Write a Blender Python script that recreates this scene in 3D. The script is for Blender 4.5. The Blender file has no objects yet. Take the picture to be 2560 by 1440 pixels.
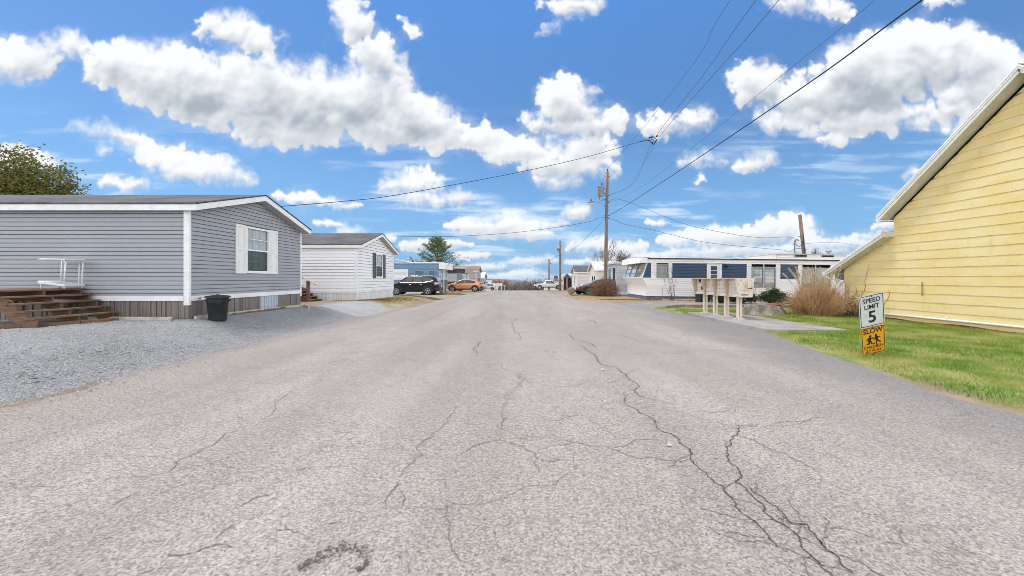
import bpy, math, random
import numpy as np
from mathutils import Vector, Matrix
S = bpy.context.scene; C = S.collection
R = random.Random(7)
EYE = 1.45                                   # camera height over the road
def at(px, py, Y):                           # survey helper: a sighted point at depth Y, in metres
    return Vector(((px-1298)/960*Y, Y, EYE-(py-696)/960*Y))
def lerp(a, b, t): return a+(b-a)*t
def interp(x, pts):
    if x <= pts[0][0]: return pts[0][1]
    for (a, u), (b, v) in zip(pts, pts[1:]):
        if x <= b: return u+(v-u)*(x-a)/(b-a)
    return pts[-1][1]
def smooth(t): t = max(0., min(1., t)); return t*t*(3-2*t)
# ---------------------------------------------------------------- scene graph helpers
def tag(o, label=None, cat=None, group=None, kind=None):
    if label: o['label'] = label
    if cat: o['category'] = cat
    if group: o['group'] = group
    if kind: o['kind'] = kind
    return o
def thing(name, loc, label, cat, group=None, rz=0.0, ry=0.0):
    o = bpy.data.objects.new(name, None); C.objects.link(o); o.location = loc; o.rotation_euler = (0, ry, rz)
    o.empty_display_size = .2
    return tag(o, label, cat, group)
def copy_tree(o, parent=None):
    c = o.copy(); C.objects.link(c)
    if parent: c.parent = parent
    for ch in list(o.children): copy_tree(ch, c)
    return c
class MB:
    def __init__(s): s.v = []; s.f = []; s.m = []; s.mi = 0
    def add(s, pts): b = len(s.v); s.v += [tuple(p) for p in pts]; return b
    def face(s, *pts):
        b = s.add(pts); s.f.append(tuple(range(b, b+len(pts)))); s.m.append(s.mi)
    def faces(s, pts, fs):
        b = s.add(pts)
        for f in fs: s.f.append(tuple(b+i for i in f)); s.m.append(s.mi)
    def box(s, x0, y0, z0, x1, y1, z1):
        p = [(x, y, z) for z in (z0, z1) for y in (y0, y1) for x in (x0, x1)]
        s.faces(p, [(0,2,3,1),(4,5,7,6),(0,1,5,4),(2,6,7,3),(0,4,6,2),(1,3,7,5)])
    def obox(s, c, a, b, d):      # centre and three half-axis vectors
        c, a, b, d = map(Vector, (c, a, b, d))
        p = [c+a*i+b*j+d*k for k in (-1,1) for j in (-1,1) for i in (-1,1)]
        s.faces(p, [(0,2,3,1),(4,5,7,6),(0,1,5,4),(2,6,7,3),(0,4,6,2),(1,3,7,5)])
    def beam(s, p, q, w, h, up=(0,0,1)):
        p, q, up = Vector(p), Vector(q), Vector(up); d = q-p; x = d.cross(up)
        if x.length < 1e-6: x = d.cross(Vector((1,0,0)))
        x.normalize(); z = x.cross(d).normalized()
        s.obox((p+q)/2, d/2, x*w/2, z*h/2)
    def prism(s, poly, vec):
        n = len(poly); v = Vector(vec); pts = [Vector(p) for p in poly]+[Vector(p)+v for p in poly]
        s.faces(pts, [tuple(range(n-1, -1, -1)), tuple(range(n, 2*n))]+[(i, (i+1) % n, n+(i+1) % n, n+i) for i in range(n)])
    def tube(s, pts, r, n=8, cap=True, flat=1.0):
        pts = [Vector(p) for p in pts]; rs = r if isinstance(r, (list, tuple)) else [r]*len(pts)
        fr = None; b = len(s.v)
        for i, p in enumerate(pts):
            d = (pts[min(i+1, len(pts)-1)]-pts[max(i-1, 0)])
            if d.length < 1e-9: d = Vector((0,0,1))
            d.normalize()
            if fr is None: fr = d.orthogonal().normalized()
            else:
                fr = fr-d*fr.dot(d); fr = fr.normalized() if fr.length > 1e-6 else d.orthogonal().normalized()
            g = d.cross(fr)
            for k in range(n):
                a = k/n*math.tau; s.v.append(tuple(p+(fr*math.cos(a)+g*math.sin(a)*flat)*rs[i]))
        for i in range(len(pts)-1):
            for k in range(n):
                s.f.append((b+i*n+k, b+i*n+(k+1) % n, b+(i+1)*n+(k+1) % n, b+(i+1)*n+k)); s.m.append(s.mi)
        if cap:
            s.f.append(tuple(b+k for k in range(n-1, -1, -1))); s.m.append(s.mi)
            e = b+(len(pts)-1)*n; s.f.append(tuple(e+k for k in range(n))); s.m.append(s.mi)
    def cyl(s, p, q, r0, r1=None, n=16): s.tube([p, q], [r0, r0 if r1 is None else r1], n)
    def lathe(s, c, prof, n=24, axis='z'):
        b = len(s.v); c = Vector(c)
        for (r, h) in prof:
            for k in range(n):
                a = k/n*math.tau; x, y = r*math.cos(a), r*math.sin(a)
                s.v.append(tuple(c+(Vector((x, y, h)) if axis == 'z' else Vector((x, h, y)) if axis == 'y' else Vector((h, x, y)))))
        for i in range(len(prof)-1):
            for k in range(n):
                s.f.append((b+i*n+k, b+i*n+(k+1) % n, b+(i+1)*n+(k+1) % n, b+(i+1)*n+k)); s.m.append(s.mi)
    def build(s, name, mats, parent=None, smooth=False, local=False, bevel=0.0, sub=0):
        me = bpy.data.meshes.new(name); mats = mats if isinstance(mats, (list, tuple)) else [mats]
        if parent is not None: off = Vector((0,0,0)) if local else root_of(parent).location.copy()
        else:
            a = np.array(s.v); off = Vector((float((a[:,0].min()+a[:,0].max())/2), float((a[:,1].min()+a[:,1].max())/2), float(a[:,2].min())))
        me.from_pydata([(x-off.x, y-off.y, z-off.z) for x, y, z in s.v], [], s.f)
        for m in mats: me.materials.append(m)
        if len(mats) > 1: me.polygons.foreach_set('material_index', s.m)
        if smooth: me.polygons.foreach_set('use_smooth', [True]*len(me.polygons))
        me.update()
        o = bpy.data.objects.new(name, me); C.objects.link(o)
        if parent is not None: o.parent = parent
        else: o.location = off
        if bevel:
            b = o.modifiers.new('bevel', 'BEVEL'); b.width = bevel; b.segments = 2; b.limit_method = 'ANGLE'; b.angle_limit = math.radians(40)
        if sub:
            b = o.modifiers.new('subdivision', 'SUBSURF'); b.levels = sub; b.render_levels = sub
        return o
def root_of(o):
    while o.parent: o = o.parent
    return o
def soup(name, verts, mats, parent=None, off=None):
    """many small loose faces from an array (n, k, 3)"""
    n, k, _ = verts.shape; off = np.array(off if off is not None else (root_of(parent).location if parent else (0,0,0)), dtype=np.float64)
    me = bpy.data.meshes.new(name); me.vertices.add(n*k); me.vertices.foreach_set('co', (verts.reshape(-1,3)-off).astype(np.float32).ravel())
    me.loops.add(n*k); me.loops.foreach_set('vertex_index', np.arange(n*k, dtype=np.int32))
    me.polygons.add(n); me.polygons.foreach_set('loop_start', np.arange(0, n*k, k, dtype=np.int32)); me.polygons.foreach_set('loop_total', np.full(n, k, dtype=np.int32))
    for m in (mats if isinstance(mats, list) else [mats]): me.materials.append(m)
    me.update(calc_edges=True); me.validate()
    o = bpy.data.objects.new(name, me); C.objects.link(o)
    if parent is not None: o.parent = parent
    else: o.location = tuple(off)
    return o
# ---------------------------------------------------------------- material helpers
class NG:
    def __init__(s, nt): s.nt = nt
    def new(s, t, **kw):
        n = s.nt.nodes.new(t)
        for k, v in kw.items(): setattr(n, k, v)
        return n
    def put(s, sock, v):
        if hasattr(v, 'is_output'): s.nt.links.new(v, sock)
        else: sock.default_value = v
    def M(s, op, a, b=0.0, c=0.0, clamp=False):
        n = s.new('ShaderNodeMath', operation=op, use_clamp=clamp)
        for i, v in enumerate((a, b, c)): s.put(n.inputs[i], v)
        return n.outputs[0]
    def step(s, x, a, b, lo=0.0, hi=1.0, kind='SMOOTHSTEP'):
        n = s.new('ShaderNodeMapRange', interpolation_type=kind)
        for i, v in enumerate((x, a, b, lo, hi)): s.put(n.inputs[i], v)
        return n.outputs[0]
    def mapping(s, vec, scale=(1,1,1), rot=(0,0,0), loc=(0,0,0)):
        n = s.new('ShaderNodeMapping'); s.put(n.inputs[0], vec); n.inputs['Scale'].default_value = scale; n.inputs['Rotation'].default_value = rot; n.inputs['Location'].default_value = loc
        return n.outputs[0]
    def noise(s, vec, scale, detail=3, rough=.55, dist=0):
        n = s.new('ShaderNodeTexNoise'); s.put(n.inputs['Vector'], vec); n.inputs['Scale'].default_value = scale; n.inputs['Detail'].default_value = detail
        n.inputs['Roughness'].default_value = rough; n.inputs['Distortion'].default_value = dist; return n.outputs['Fac']
    def vor(s, vec, scale, feature='F1', out='Distance', rnd=1.0):
        n = s.new('ShaderNodeTexVoronoi', feature=feature); s.put(n.inputs['Vector'], vec); n.inputs['Scale'].default_value = scale; n.inputs['Randomness'].default_value = rnd
        return n.outputs[out]
    def mix(s, f, a, b, mode='MIX'):
        n = s.new('ShaderNodeMix', data_type='RGBA', blend_type=mode); s.put(n.inputs[0], f); s.put(n.inputs[6], col4(a)); s.put(n.inputs[7], col4(b)); return n.outputs[2]
    def bump(s, h, strength, dist=.01):
        n = s.new('ShaderNodeBump'); s.put(n.inputs['Height'], h); n.inputs['Strength'].default_value = strength; n.inputs['Distance'].default_value = dist; return n.outputs[0]
def col4(c): return c if hasattr(c, 'is_output') or len(c) == 4 else (c[0], c[1], c[2], 1)
def new_mat(name):
    m = bpy.data.materials.new(name); m.use_nodes = True; nt = m.node_tree; nt.nodes.clear(); g = NG(nt)
    out = g.new('ShaderNodeOutputMaterial'); b = g.new('ShaderNodeBsdfPrincipled'); nt.links.new(b.outputs[0], out.inputs[0])
    tc = g.new('ShaderNodeTexCoord'); return m, g, b, tc.outputs['Object'], out
def mat(name, c1, c2=None, scale=6., rough=.6, bump=0., bscale=60., metal=0., spec=.5, stretch=(1,1,1), detail=4, lo=.35, hi=.65, fine=.12, coat=0., rvar=.1):
    m, g, b, oc, _ = new_mat(name)
    c2 = c2 or tuple(x*.82 for x in c1)
    v = g.mapping(oc, stretch); f = g.step(g.noise(v, scale, detail, .6), lo, hi)
    c = g.mix(f, c1, c2)
    if fine:
        k = g.step(g.noise(oc, bscale, 2, .6), .3, .7, 1-fine, 1+fine, 'LINEAR'); cc = g.new('ShaderNodeCombineXYZ')
        for i in range(3): g.put(cc.inputs[i], k)
        c = g.mix(1.0, c, cc.outputs[0], 'MULTIPLY')
    g.put(b.inputs['Base Color'], c)
    g.put(b.inputs['Roughness'], g.step(f, 0, 1, max(0, rough-rvar), min(1, rough+rvar), 'LINEAR'))
    b.inputs['Metallic'].default_value = metal; b.inputs['Specular IOR Level'].default_value = spec; b.inputs['Coat Weight'].default_value = coat; b.inputs['Coat Roughness'].default_value = .05
    if bump: g.put(b.inputs['Normal'], g.bump(g.noise(oc, bscale, 3, .6), bump, .01))
    return m
def leaf_mat(name, cols, rough=.7, trans=.25, scale=1.2, patch=.4):
    """foliage: colour differs from leaf to leaf and from clump to clump"""
    m, g, b, oc, out = new_mat(name)
    ge = g.new('ShaderNodeNewGeometry'); rp = g.new('ShaderNodeValToRGB'); e = rp.color_ramp.elements
    e[0].position = 0.0; e[0].color = col4(cols[0]); e[1].position = 1; e[1].color = col4(cols[-1])
    for i, c in enumerate(cols[1:-1]): k = e.new((i+1)/(len(cols)-1)); k.color = col4(c)
    t = g.M('ADD', g.M('MULTIPLY', ge.outputs['Random Per Island'], 1-patch), g.M('MULTIPLY', g.step(g.noise(oc, scale, 4, .6), .36, .64), patch))
    g.put(rp.inputs[0], t); g.put(b.inputs['Base Color'], rp.outputs[0]); b.inputs['Roughness'].default_value = rough; b.inputs['Specular IOR Level'].default_value = .25
    tr = g.new('ShaderNodeBsdfTranslucent'); g.put(tr.inputs[0], rp.outputs[0]); mx = g.new('ShaderNodeMixShader'); mx.inputs[0].default_value = trans
    nt = m.node_tree; nt.links.new(b.outputs[0], mx.inputs[1]); nt.links.new(tr.outputs[0], mx.inputs[2]); nt.links.new(mx.outputs[0], out.inputs[0])
    return m
def glass_mat(name, tint=(.86,.9,.91), refl=.10, rough=.02):
    m, g, b, oc, out = new_mat(name); nt = m.node_tree
    tr = g.new('ShaderNodeBsdfTransparent'); tr.inputs[0].default_value = col4(tint); gl = g.new('ShaderNodeBsdfGlossy'); gl.inputs['Roughness'].default_value = rough
    lw = g.new('ShaderNodeLayerWeight'); lw.inputs[0].default_value = .35
    f = g.M('ADD', g.M('MULTIPLY', lw.outputs['Fresnel'], .6), refl, clamp=True)
    g.put(gl.inputs['Normal'], g.bump(g.noise(oc, 2.5, 1), .03, .05))
    mx = g.new('ShaderNodeMixShader'); g.put(mx.inputs[0], f); nt.links.new(tr.outputs[0], mx.inputs[1]); nt.links.new(gl.outputs[0], mx.inputs[2]); nt.links.new(mx.outputs[0], out.inputs[0])
    return m
def plain(name, c, rough=.5, metal=0., spec=.5, coat=0.): return mat(name, c, tuple(x*.9 for x in c), 9, rough, 0, 60, metal, spec, fine=.05, coat=coat)
W = {}
def siding_mat(name, c, dirt=(.5,.45,.38), amt=.14, rough=.5):
    """painted or vinyl boards: faint board-to-board shifts, streaks and grime"""
    m, g, b, oc, _ = new_mat(name)
    v = g.mapping(oc, (.5,.5,.18)); st = g.step(g.noise(g.mapping(oc, (5,5,.25)), 1.6, 4, .65), .45, .8)
    big = g.step(g.noise(v, 1.3, 4, .6), .3, .75)
    row = g.noise(g.mapping(oc, (.15,.15,9.7)), 1.0, 0)
    c1 = g.mix(g.M('MULTIPLY', big, amt), c, tuple(a*.78 for a in c))
    c1 = g.mix(g.M('MULTIPLY', st, amt*.8), c1, tuple(a*d*1.25 for a, d in zip(c, dirt)))
    c1 = g.mix(g.step(row, .3, .7, 0, .08), c1, tuple(a*.84 for a in c))
    g.put(b.inputs['Base Color'], c1); b.inputs['Roughness'].default_value = rough; b.inputs['Specular IOR Level'].default_value = .4
    g.put(b.inputs['Normal'], g.bump(g.noise(g.mapping(oc, (1,1,6)), 9, 3), .06, .01))
    return m
def make_materials():
    W.update(
     grey_siding=siding_mat('grey_vinyl', (.365,.38,.405)), white_siding=siding_mat('white_vinyl', (.88,.88,.88), amt=.04),
     cream_siding=siding_mat('cream_vinyl', (.80,.76,.69), amt=.1), tan_siding=siding_mat('tan_vinyl', (.44,.39,.36), amt=.1),
     old_white=siding_mat('old_white_metal', (.90,.885,.86), amt=.10), navy=siding_mat('navy_metal', (.05,.085,.145), amt=.15), sky_blue=siding_mat('blue_metal', (.17,.31,.46), amt=.15),
     dark_brown=siding_mat('dark_brown_metal', (.06,.05,.05)), pale_grey=siding_mat('pale_grey_metal', (.58,.60,.62), amt=.1), yellow=None,
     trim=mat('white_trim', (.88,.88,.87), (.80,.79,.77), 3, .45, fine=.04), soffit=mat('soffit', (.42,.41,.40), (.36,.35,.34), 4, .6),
     shingle=None, brown_roof=None, white_roof=mat('white_roof', (.74,.74,.74), (.55,.54,.52), 2, .5),
     skirt=mat('brown_skirting', (.175,.15,.13), (.24,.21,.185), 1.4, .6, stretch=(3,3,.4)), skirt_white=mat('white_skirting', (.84,.85,.87), (.74,.75,.77), 2, .5, stretch=(3,3,.4)), skirt_pale=mat('pale_panel', (.52,.57,.65), (.44,.49,.57), 2, .45, stretch=(3,3,.4)),
     skirt_blue=mat('blue_block', (.075,.12,.20), (.13,.18,.25), 3, .8, bump=.2, bscale=30), shutter_white=mat('white_shutter', (.83,.82,.80), (.78,.77,.74), 3, .5, fine=.03), shutter_dark=mat('slate_shutter', (.06,.075,.09), (.09,.10,.12), 3, .5),
     glass=glass_mat('window_glass'), dark_glass=glass_mat('dark_glass', (.4,.42,.44), .45), interior=plain('dark_room', (.03,.032,.035), .9), curtain=mat('curtain', (.80,.82,.84), (.7,.72,.74), 3, .9), curtain_tan=mat('tan_curtain', (.75,.63,.38), (.62,.51,.30), 3, .9), curtain_white=mat('lace_curtain', (.86,.86,.82), (.74,.74,.69), 6, .9),
     wood=mat('weathered_wood', (.215,.125,.075), (.14,.082,.05), 3, .8, bump=.25, bscale=25, stretch=(1,1,6)), wood_pale=mat('pale_timber', (.62,.57,.48), (.45,.40,.33), 3, .8, bump=.2, bscale=30), timber=mat('landscape_timber', (.20,.135,.09), (.30,.24,.18), 2.5, .85, bump=.3, bscale=25), black_wood=plain('shadowed_void', (.02,.018,.015), .9),
     pole=mat('pole_wood', (.27,.185,.13), (.17,.12,.09), 2.2, .85, bump=.4, bscale=20, stretch=(4,4,.35)), black_plastic=mat('black_plastic', (.016,.017,.019), (.024,.025,.027), 3, .45, bump=.08, bscale=40), grey_plastic=mat('grey_plastic', (.16,.18,.21), (.12,.14,.16), 3, .55),
     galv=mat('galvanised', (.42,.43,.44), (.32,.33,.34), 5, .45, metal=.6), wire=plain('black_cable', (.02,.02,.022), .6), grey_wire=plain('grey_wire', (.10,.10,.11), .5, .3), rubber=mat('tyre_rubber', (.018,.018,.018), (.028,.027,.026), 5, .8),
     alloy=mat('alloy_rim', (.62,.63,.65), (.5,.51,.53), 4, .28, metal=.9), black_paint=mat('black_car_paint', (.008,.009,.011), (.012,.013,.016), 2, .3, coat=.6, spec=.25, fine=0), orange_paint=mat('orange_car_paint', (.78,.32,.11), (.72,.29,.10), 2, .28, coat=1., fine=0, metal=.25), white_paint=mat('white_car_paint', (.78,.79,.80), (.74,.75,.76), 2, .25, coat=1., fine=0), red_paint=mat('dark_red_paint', (.13,.022,.02), (.10,.018,.016), 2, .25, coat=1., fine=0), silver_paint=mat('silver_paint', (.46,.47,.49), (.42,.43,.45), 2, .25, coat=1., fine=0, metal=.5),
     car_glass=mat('car_glass', (.02,.024,.028), (.03,.035,.04), 2, .04, fine=0, spec=1.0, coat=1.), cladding=mat('black_cladding', (.02,.02,.021), (.03,.03,.031), 4, .6), chrome=mat('chrome', (.75,.75,.76), (.6,.6,.61), 4, .15, metal=1.), tail=mat('tail_lamp', (.55,.03,.03), (.35,.02,.02), 9, .15, coat=1.), tail_pink=mat('clear_tail_lamp', (.75,.55,.56), (.65,.25,.27), 9, .15, coat=1.), lamp_glass=mat('lamp_glass', (.75,.76,.74), (.6,.6,.58), 9, .15, coat=1.), plate=mat('plate', (.75,.76,.78), (.6,.62,.65), 20, .4),
     concrete=mat('concrete', (.40,.37,.34), (.30,.275,.25), 1.6, .85, bump=.25, bscale=70, fine=.18), stump=mat('stump_bark', (.36,.32,.28), (.19,.16,.135), 4, .9, bump=.8, bscale=14), stump_top=mat('stump_top', (.26,.23,.20), (.18,.155,.13), 6, .9, bump=.3, bscale=25), rust=mat('rusty_steel', (.42,.33,.24), (.22,.13,.08), 6, .7, bump=.2), mail=mat('mailbox_paint', (.76,.68,.58), (.50,.31,.17), 5.5, .5, lo=.50, hi=.74, fine=.08, stretch=(1,1,.45), detail=6), mail_in=plain('mailbox_recess', (.30,.24,.18), .7),
     sign_white=mat('sign_white', (.70,.72,.73), (.60,.62,.62), 7, .35, fine=.04), sign_yellow=mat('sign_yellow', (.86,.40,.012), (.80,.36,.012), 6, .35, fine=.04), ink=plain('sign_ink', (.014,.014,.015), .5),
     bark=mat('bark', (.12,.095,.075), (.07,.055,.045), 5, .9, bump=.6, bscale=14), twig=mat('twig_bark', (.16,.115,.085), (.10,.07,.055), 7, .9), brick=mat('brick_post', (.42,.19,.12), (.33,.14,.09), 6, .85), white_metal=mat('white_enamel', (.82,.83,.84), (.72,.73,.74), 5, .35, fine=.03), black_metal=plain('black_metal', (.02,.02,.02), .4, .2))
    # shingles: courses of tabs with their own shade
    def shingles(name, c1, c2):
        m, g, b, oc, _ = new_mat(name); br = g.new('ShaderNodeTexBrick'); ge = g.new('ShaderNodeTexCoord')
        v = g.mapping(oc, (1, 1.0, 0)); g.put(br.inputs['Vector'], v); br.inputs['Scale'].default_value = 1; br.inputs['Brick Width'].default_value = .32; br.inputs['Row Height'].default_value = .14
        br.inputs['Mortar Size'].default_value = .006; br.inputs['Color1'].default_value = col4(c1); br.inputs['Color2'].default_value = col4(c2); br.inputs['Mortar'].default_value = col4(tuple(x*.35 for x in c1)); br.inputs['Bias'].default_value = -.1
        n = g.step(g.noise(oc, 120, 2), .3, .7, .75, 1.25, 'LINEAR'); cc = g.new('ShaderNodeCombineXYZ'); [g.put(cc.inputs[i], n) for i in range(3)]
        big = g.mix(g.step(g.noise(oc, .7, 3), .4, .7, 0, .5), br.outputs[0], tuple(x*1.5 for x in c2))
        g.put(b.inputs['Base Color'], g.mix(1.0, big, cc.outputs[0], 'MULTIPLY')); b.inputs['Roughness'].default_value = .9
        g.put(b.inputs['Normal'], g.bump(br.outputs['Fac'], -.5, .008)); return m
    W['shingle'] = shingles('charcoal_shingle', (.075,.073,.078), (.12,.115,.12)); W['brown_roof'] = shingles('brown_shingle', (.24,.155,.115), (.30,.20,.15))
    # yellow asbestos shingle boards: pale patches, stains and dark runs
    m, g, b, oc, _ = new_mat('yellow_shingle_paint')
    n1 = g.step(g.noise(oc, .55, 4, .6), .35, .7); n2 = g.step(g.noise(g.mapping(oc, (1,1.6,.5)), 2.4, 5, .7), .56, .8); n3 = g.noise(g.mapping(oc, (1,.8,2.2)), 1.7, 2)
    c = g.mix(n1, (.77,.585,.235), (.79,.635,.31)); c = g.mix(g.step(n3, .35, .65, 0, .5), c, (.80,.68,.41)); c = g.mix(g.M('MULTIPLY', n2, .38), c, (.50,.34,.10))
    g.put(b.inputs['Base Color'], c); b.inputs['Roughness'].default_value = .65; g.put(b.inputs['Normal'], g.bump(g.noise(g.mapping(oc, (1,6,.7)), 9, 4), .18, .01)); W['yellow'] = m
    W['screen'] = glass_mat('insect_screen', (.42,.46,.45), .06, .2); W['pothole'] = mat('broken_asphalt', (.10,.086,.075), (.17,.15,.134), 30, .95); W['mail_fin_shade'] = mat('mailbox_shaded_paint', (.60,.50,.40), (.45,.31,.20), 3.5, .55, lo=.5, hi=.8)  # mailbox fins: shade painted as a darker tan, with rust stains
    W['pine'] = leaf_mat('pine_needles', [(.07,.12,.04),(.125,.185,.055),(.20,.25,.08),(.30,.27,.10)], scale=.6)
    W['olive'] = leaf_mat('olive_leaves', [(.08,.10,.025),(.14,.16,.04),(.21,.20,.055),(.26,.18,.06)], scale=.8)
    W['shrub'] = leaf_mat('evergreen_leaves', [(.018,.03,.012),(.035,.055,.02),(.06,.085,.03),(.12,.12,.05)], scale=2)
    W['dry_grass'] = leaf_mat('dry_grass_blades', [(.30,.18,.09),(.54,.34,.18),(.70,.49,.30),(.82,.64,.45)], scale=1.5, trans=.3)
    W['plume'] = leaf_mat('grass_plume', [(.60,.48,.33),(.72,.61,.46)], trans=.4)
    W['lawn'] = leaf_mat('lawn_blades', [(.10,.21,.022),(.17,.30,.035),(.27,.37,.06),(.46,.44,.14),(.60,.50,.25)], scale=.9, trans=.35, patch=.62)
    W['dead'] = leaf_mat('dead_leaves', [(.20,.09,.035),(.33,.16,.06),(.42,.25,.11)], trans=.15)
    W['bush'] = leaf_mat('bare_bush_twigs', [(.15,.085,.052),(.25,.145,.09),(.34,.21,.135),(.40,.28,.19)], trans=.0, scale=1.5)
    W['far_tree'] = leaf_mat('far_bare_trees', [(.13,.11,.105),(.18,.145,.13),(.23,.185,.16)], trans=.1, scale=.15)
    W['autumn'] = leaf_mat('autumn_leaves', [(.28,.15,.06),(.40,.22,.08),(.45,.30,.14)], scale=.5)
# ---------------------------------------------------------------- clouds (a relief of many puffs, lit from above)
CLOUDS = [  # centre x, y, radius x, y, tilt; sky chart units: 960 per unit of slope, horizon at y = 696
 (330,165,130,72,8),(480,205,230,92,10),(700,240,250,100,14),(900,262,215,92,18),(1060,300,140,66,22),(640,300,230,56,12),
 (580,75,100,44,8),(640,110,56,40,0),(885,62,54,50,0),(865,8,50,20,0),(950,150,84,54,35),(1200,350,72,46,10),(1005,58,20,9,25),(1030,78,16,9,30),(1012,132,9,16,-15),
 (155,115,66,42,0),(40,150,110,56,0),
 (1290,378,100,38,0),(1420,415,122,44,0),(1400,452,66,18,0),(1460,375,84,44,0),(1425,260,84,60,0),(1420,218,52,32,0),(1345,302,46,36,0),(1420,312,112,32,0),(1540,302,32,32,0),
 (1650,314,58,30,0),(1735,302,54,24,-12),
 (480,412,165,38,11),(560,430,88,30,8),(330,350,112,17,20),(230,325,56,12,12),(310,460,64,16,0),(250,380,12,9,0),(40,400,110,34,8),
 (1025,457,84,36,0),(1075,442,32,24,0),(1060,495,84,22,0),(1150,494,40,24,0),
 (1240,564,130,26,0),(1290,585,102,16,0),(1280,530,22,11,0),(790,500,72,9,4),(710,492,30,8,0),(870,512,36,7,0),
 (1440,527,36,18,-10),(1485,612,78,20,0),(1040,612,44,13,0),(1130,610,50,8,0),
 (1850,590,215,28,-4),(1960,562,92,25,-4),(1720,598,70,22,-8),(2130,606,64,18,0),(1900,628,230,12,0),(2030,602,54,24,0),(1700,637,110,7,0),
 (2190,180,175,108,-6),(2330,140,170,95,0),(1895,205,76,62,-18),(2080,235,180,74,-10),(2180,300,190,38,-8),(2020,300,140,34,0),(2080,352,44,20,0),(2340,296,100,20,-14),
 (2500,240,150,140,0),(2480,480,70,22,0),
 (1895,407,52,24,-14),(1760,403,62,14,6),(1752,455,12,8,0),
 (1430,12,84,22,0),(1355,76,20,8,-35),(1385,60,14,8,-20),(1420,30,44,18,0),(1990,4,84,22,0),(2060,20,74,16,8),(2350,4,56,11,0),(2283,435,20,11,-25),
 (880,575,40,9,0),(930,600,60,10,0),(820,560,50,7,0),(1180,640,50,9,0),(1390,560,40,12,0),(1560,618,60,17,0),(1600,640,70,10,0),(1340,650,60,10,0),(1210,665,60,9,0),(1500,655,90,8,0),(2230,560,60,10,-10),(2180,590,50,9,0),(1640,560,34,9,0),(600,520,60,9,0),
 (1310,684,74,11,0),(1260,690,66,8,0),(1390,690,84,6,0),
]
def lattice(x, y, seed):
    xi = np.floor(x).astype(np.int64); yi = np.floor(y).astype(np.int64); xf = x-xi; yf = y-yi
    def grad(ix, iy):
        h = (ix*374761393 + iy*668265263 + seed*1442695041) & 0xffffffff
        h = ((h ^ (h >> 13))*1274126177) & 0xffffffff; h = h ^ (h >> 16)
        return (h & 0xffff)/65536.0*2*np.pi
    def dot(ix, iy, dx, dy):
        a = grad(ix, iy); return np.cos(a)*dx + np.sin(a)*dy
    u = xf**3*(xf*(xf*6-15)+10); v = yf**3*(yf*(yf*6-15)+10)
    a = dot(xi,yi,xf,yf); b = dot(xi+1,yi,xf-1,yf); c = dot(xi,yi+1,xf,yf-1); d = dot(xi+1,yi+1,xf-1,yf-1)
    return ((a*(1-u)+b*u)*(1-v) + (c*(1-u)+d*u)*v)*1.5
def fbm(x, y, seed, octv, gain=.5):
    s = 0; a = 1.0; t = 0
    for i in range(octv):
        s = s + a*lattice(x*2**i + 17.3*i, y*2**i - 9.1*i, seed+i); t += a; a *= gain
    return s/t*1.6
def blur(a, r):
    r = int(max(1, r))
    for ax in (0, 1):
        for _ in range(2):
            p = np.pad(a, [(r+1, r) if k == ax else (0,0) for k in (0,1)], mode='edge'); c = np.cumsum(p, axis=ax)
            n = a.shape[ax]
            a = (c[2*r+1:2*r+1+n] - c[:n])/(2*r+1) if ax == 0 else (c[:, 2*r+1:2*r+1+n] - c[:, :n])/(2*r+1)
    return a
def sst(x, a, b):
    t = np.clip((x-a)/(b-a), 0, 1); return t*t*(3-2*t)
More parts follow.
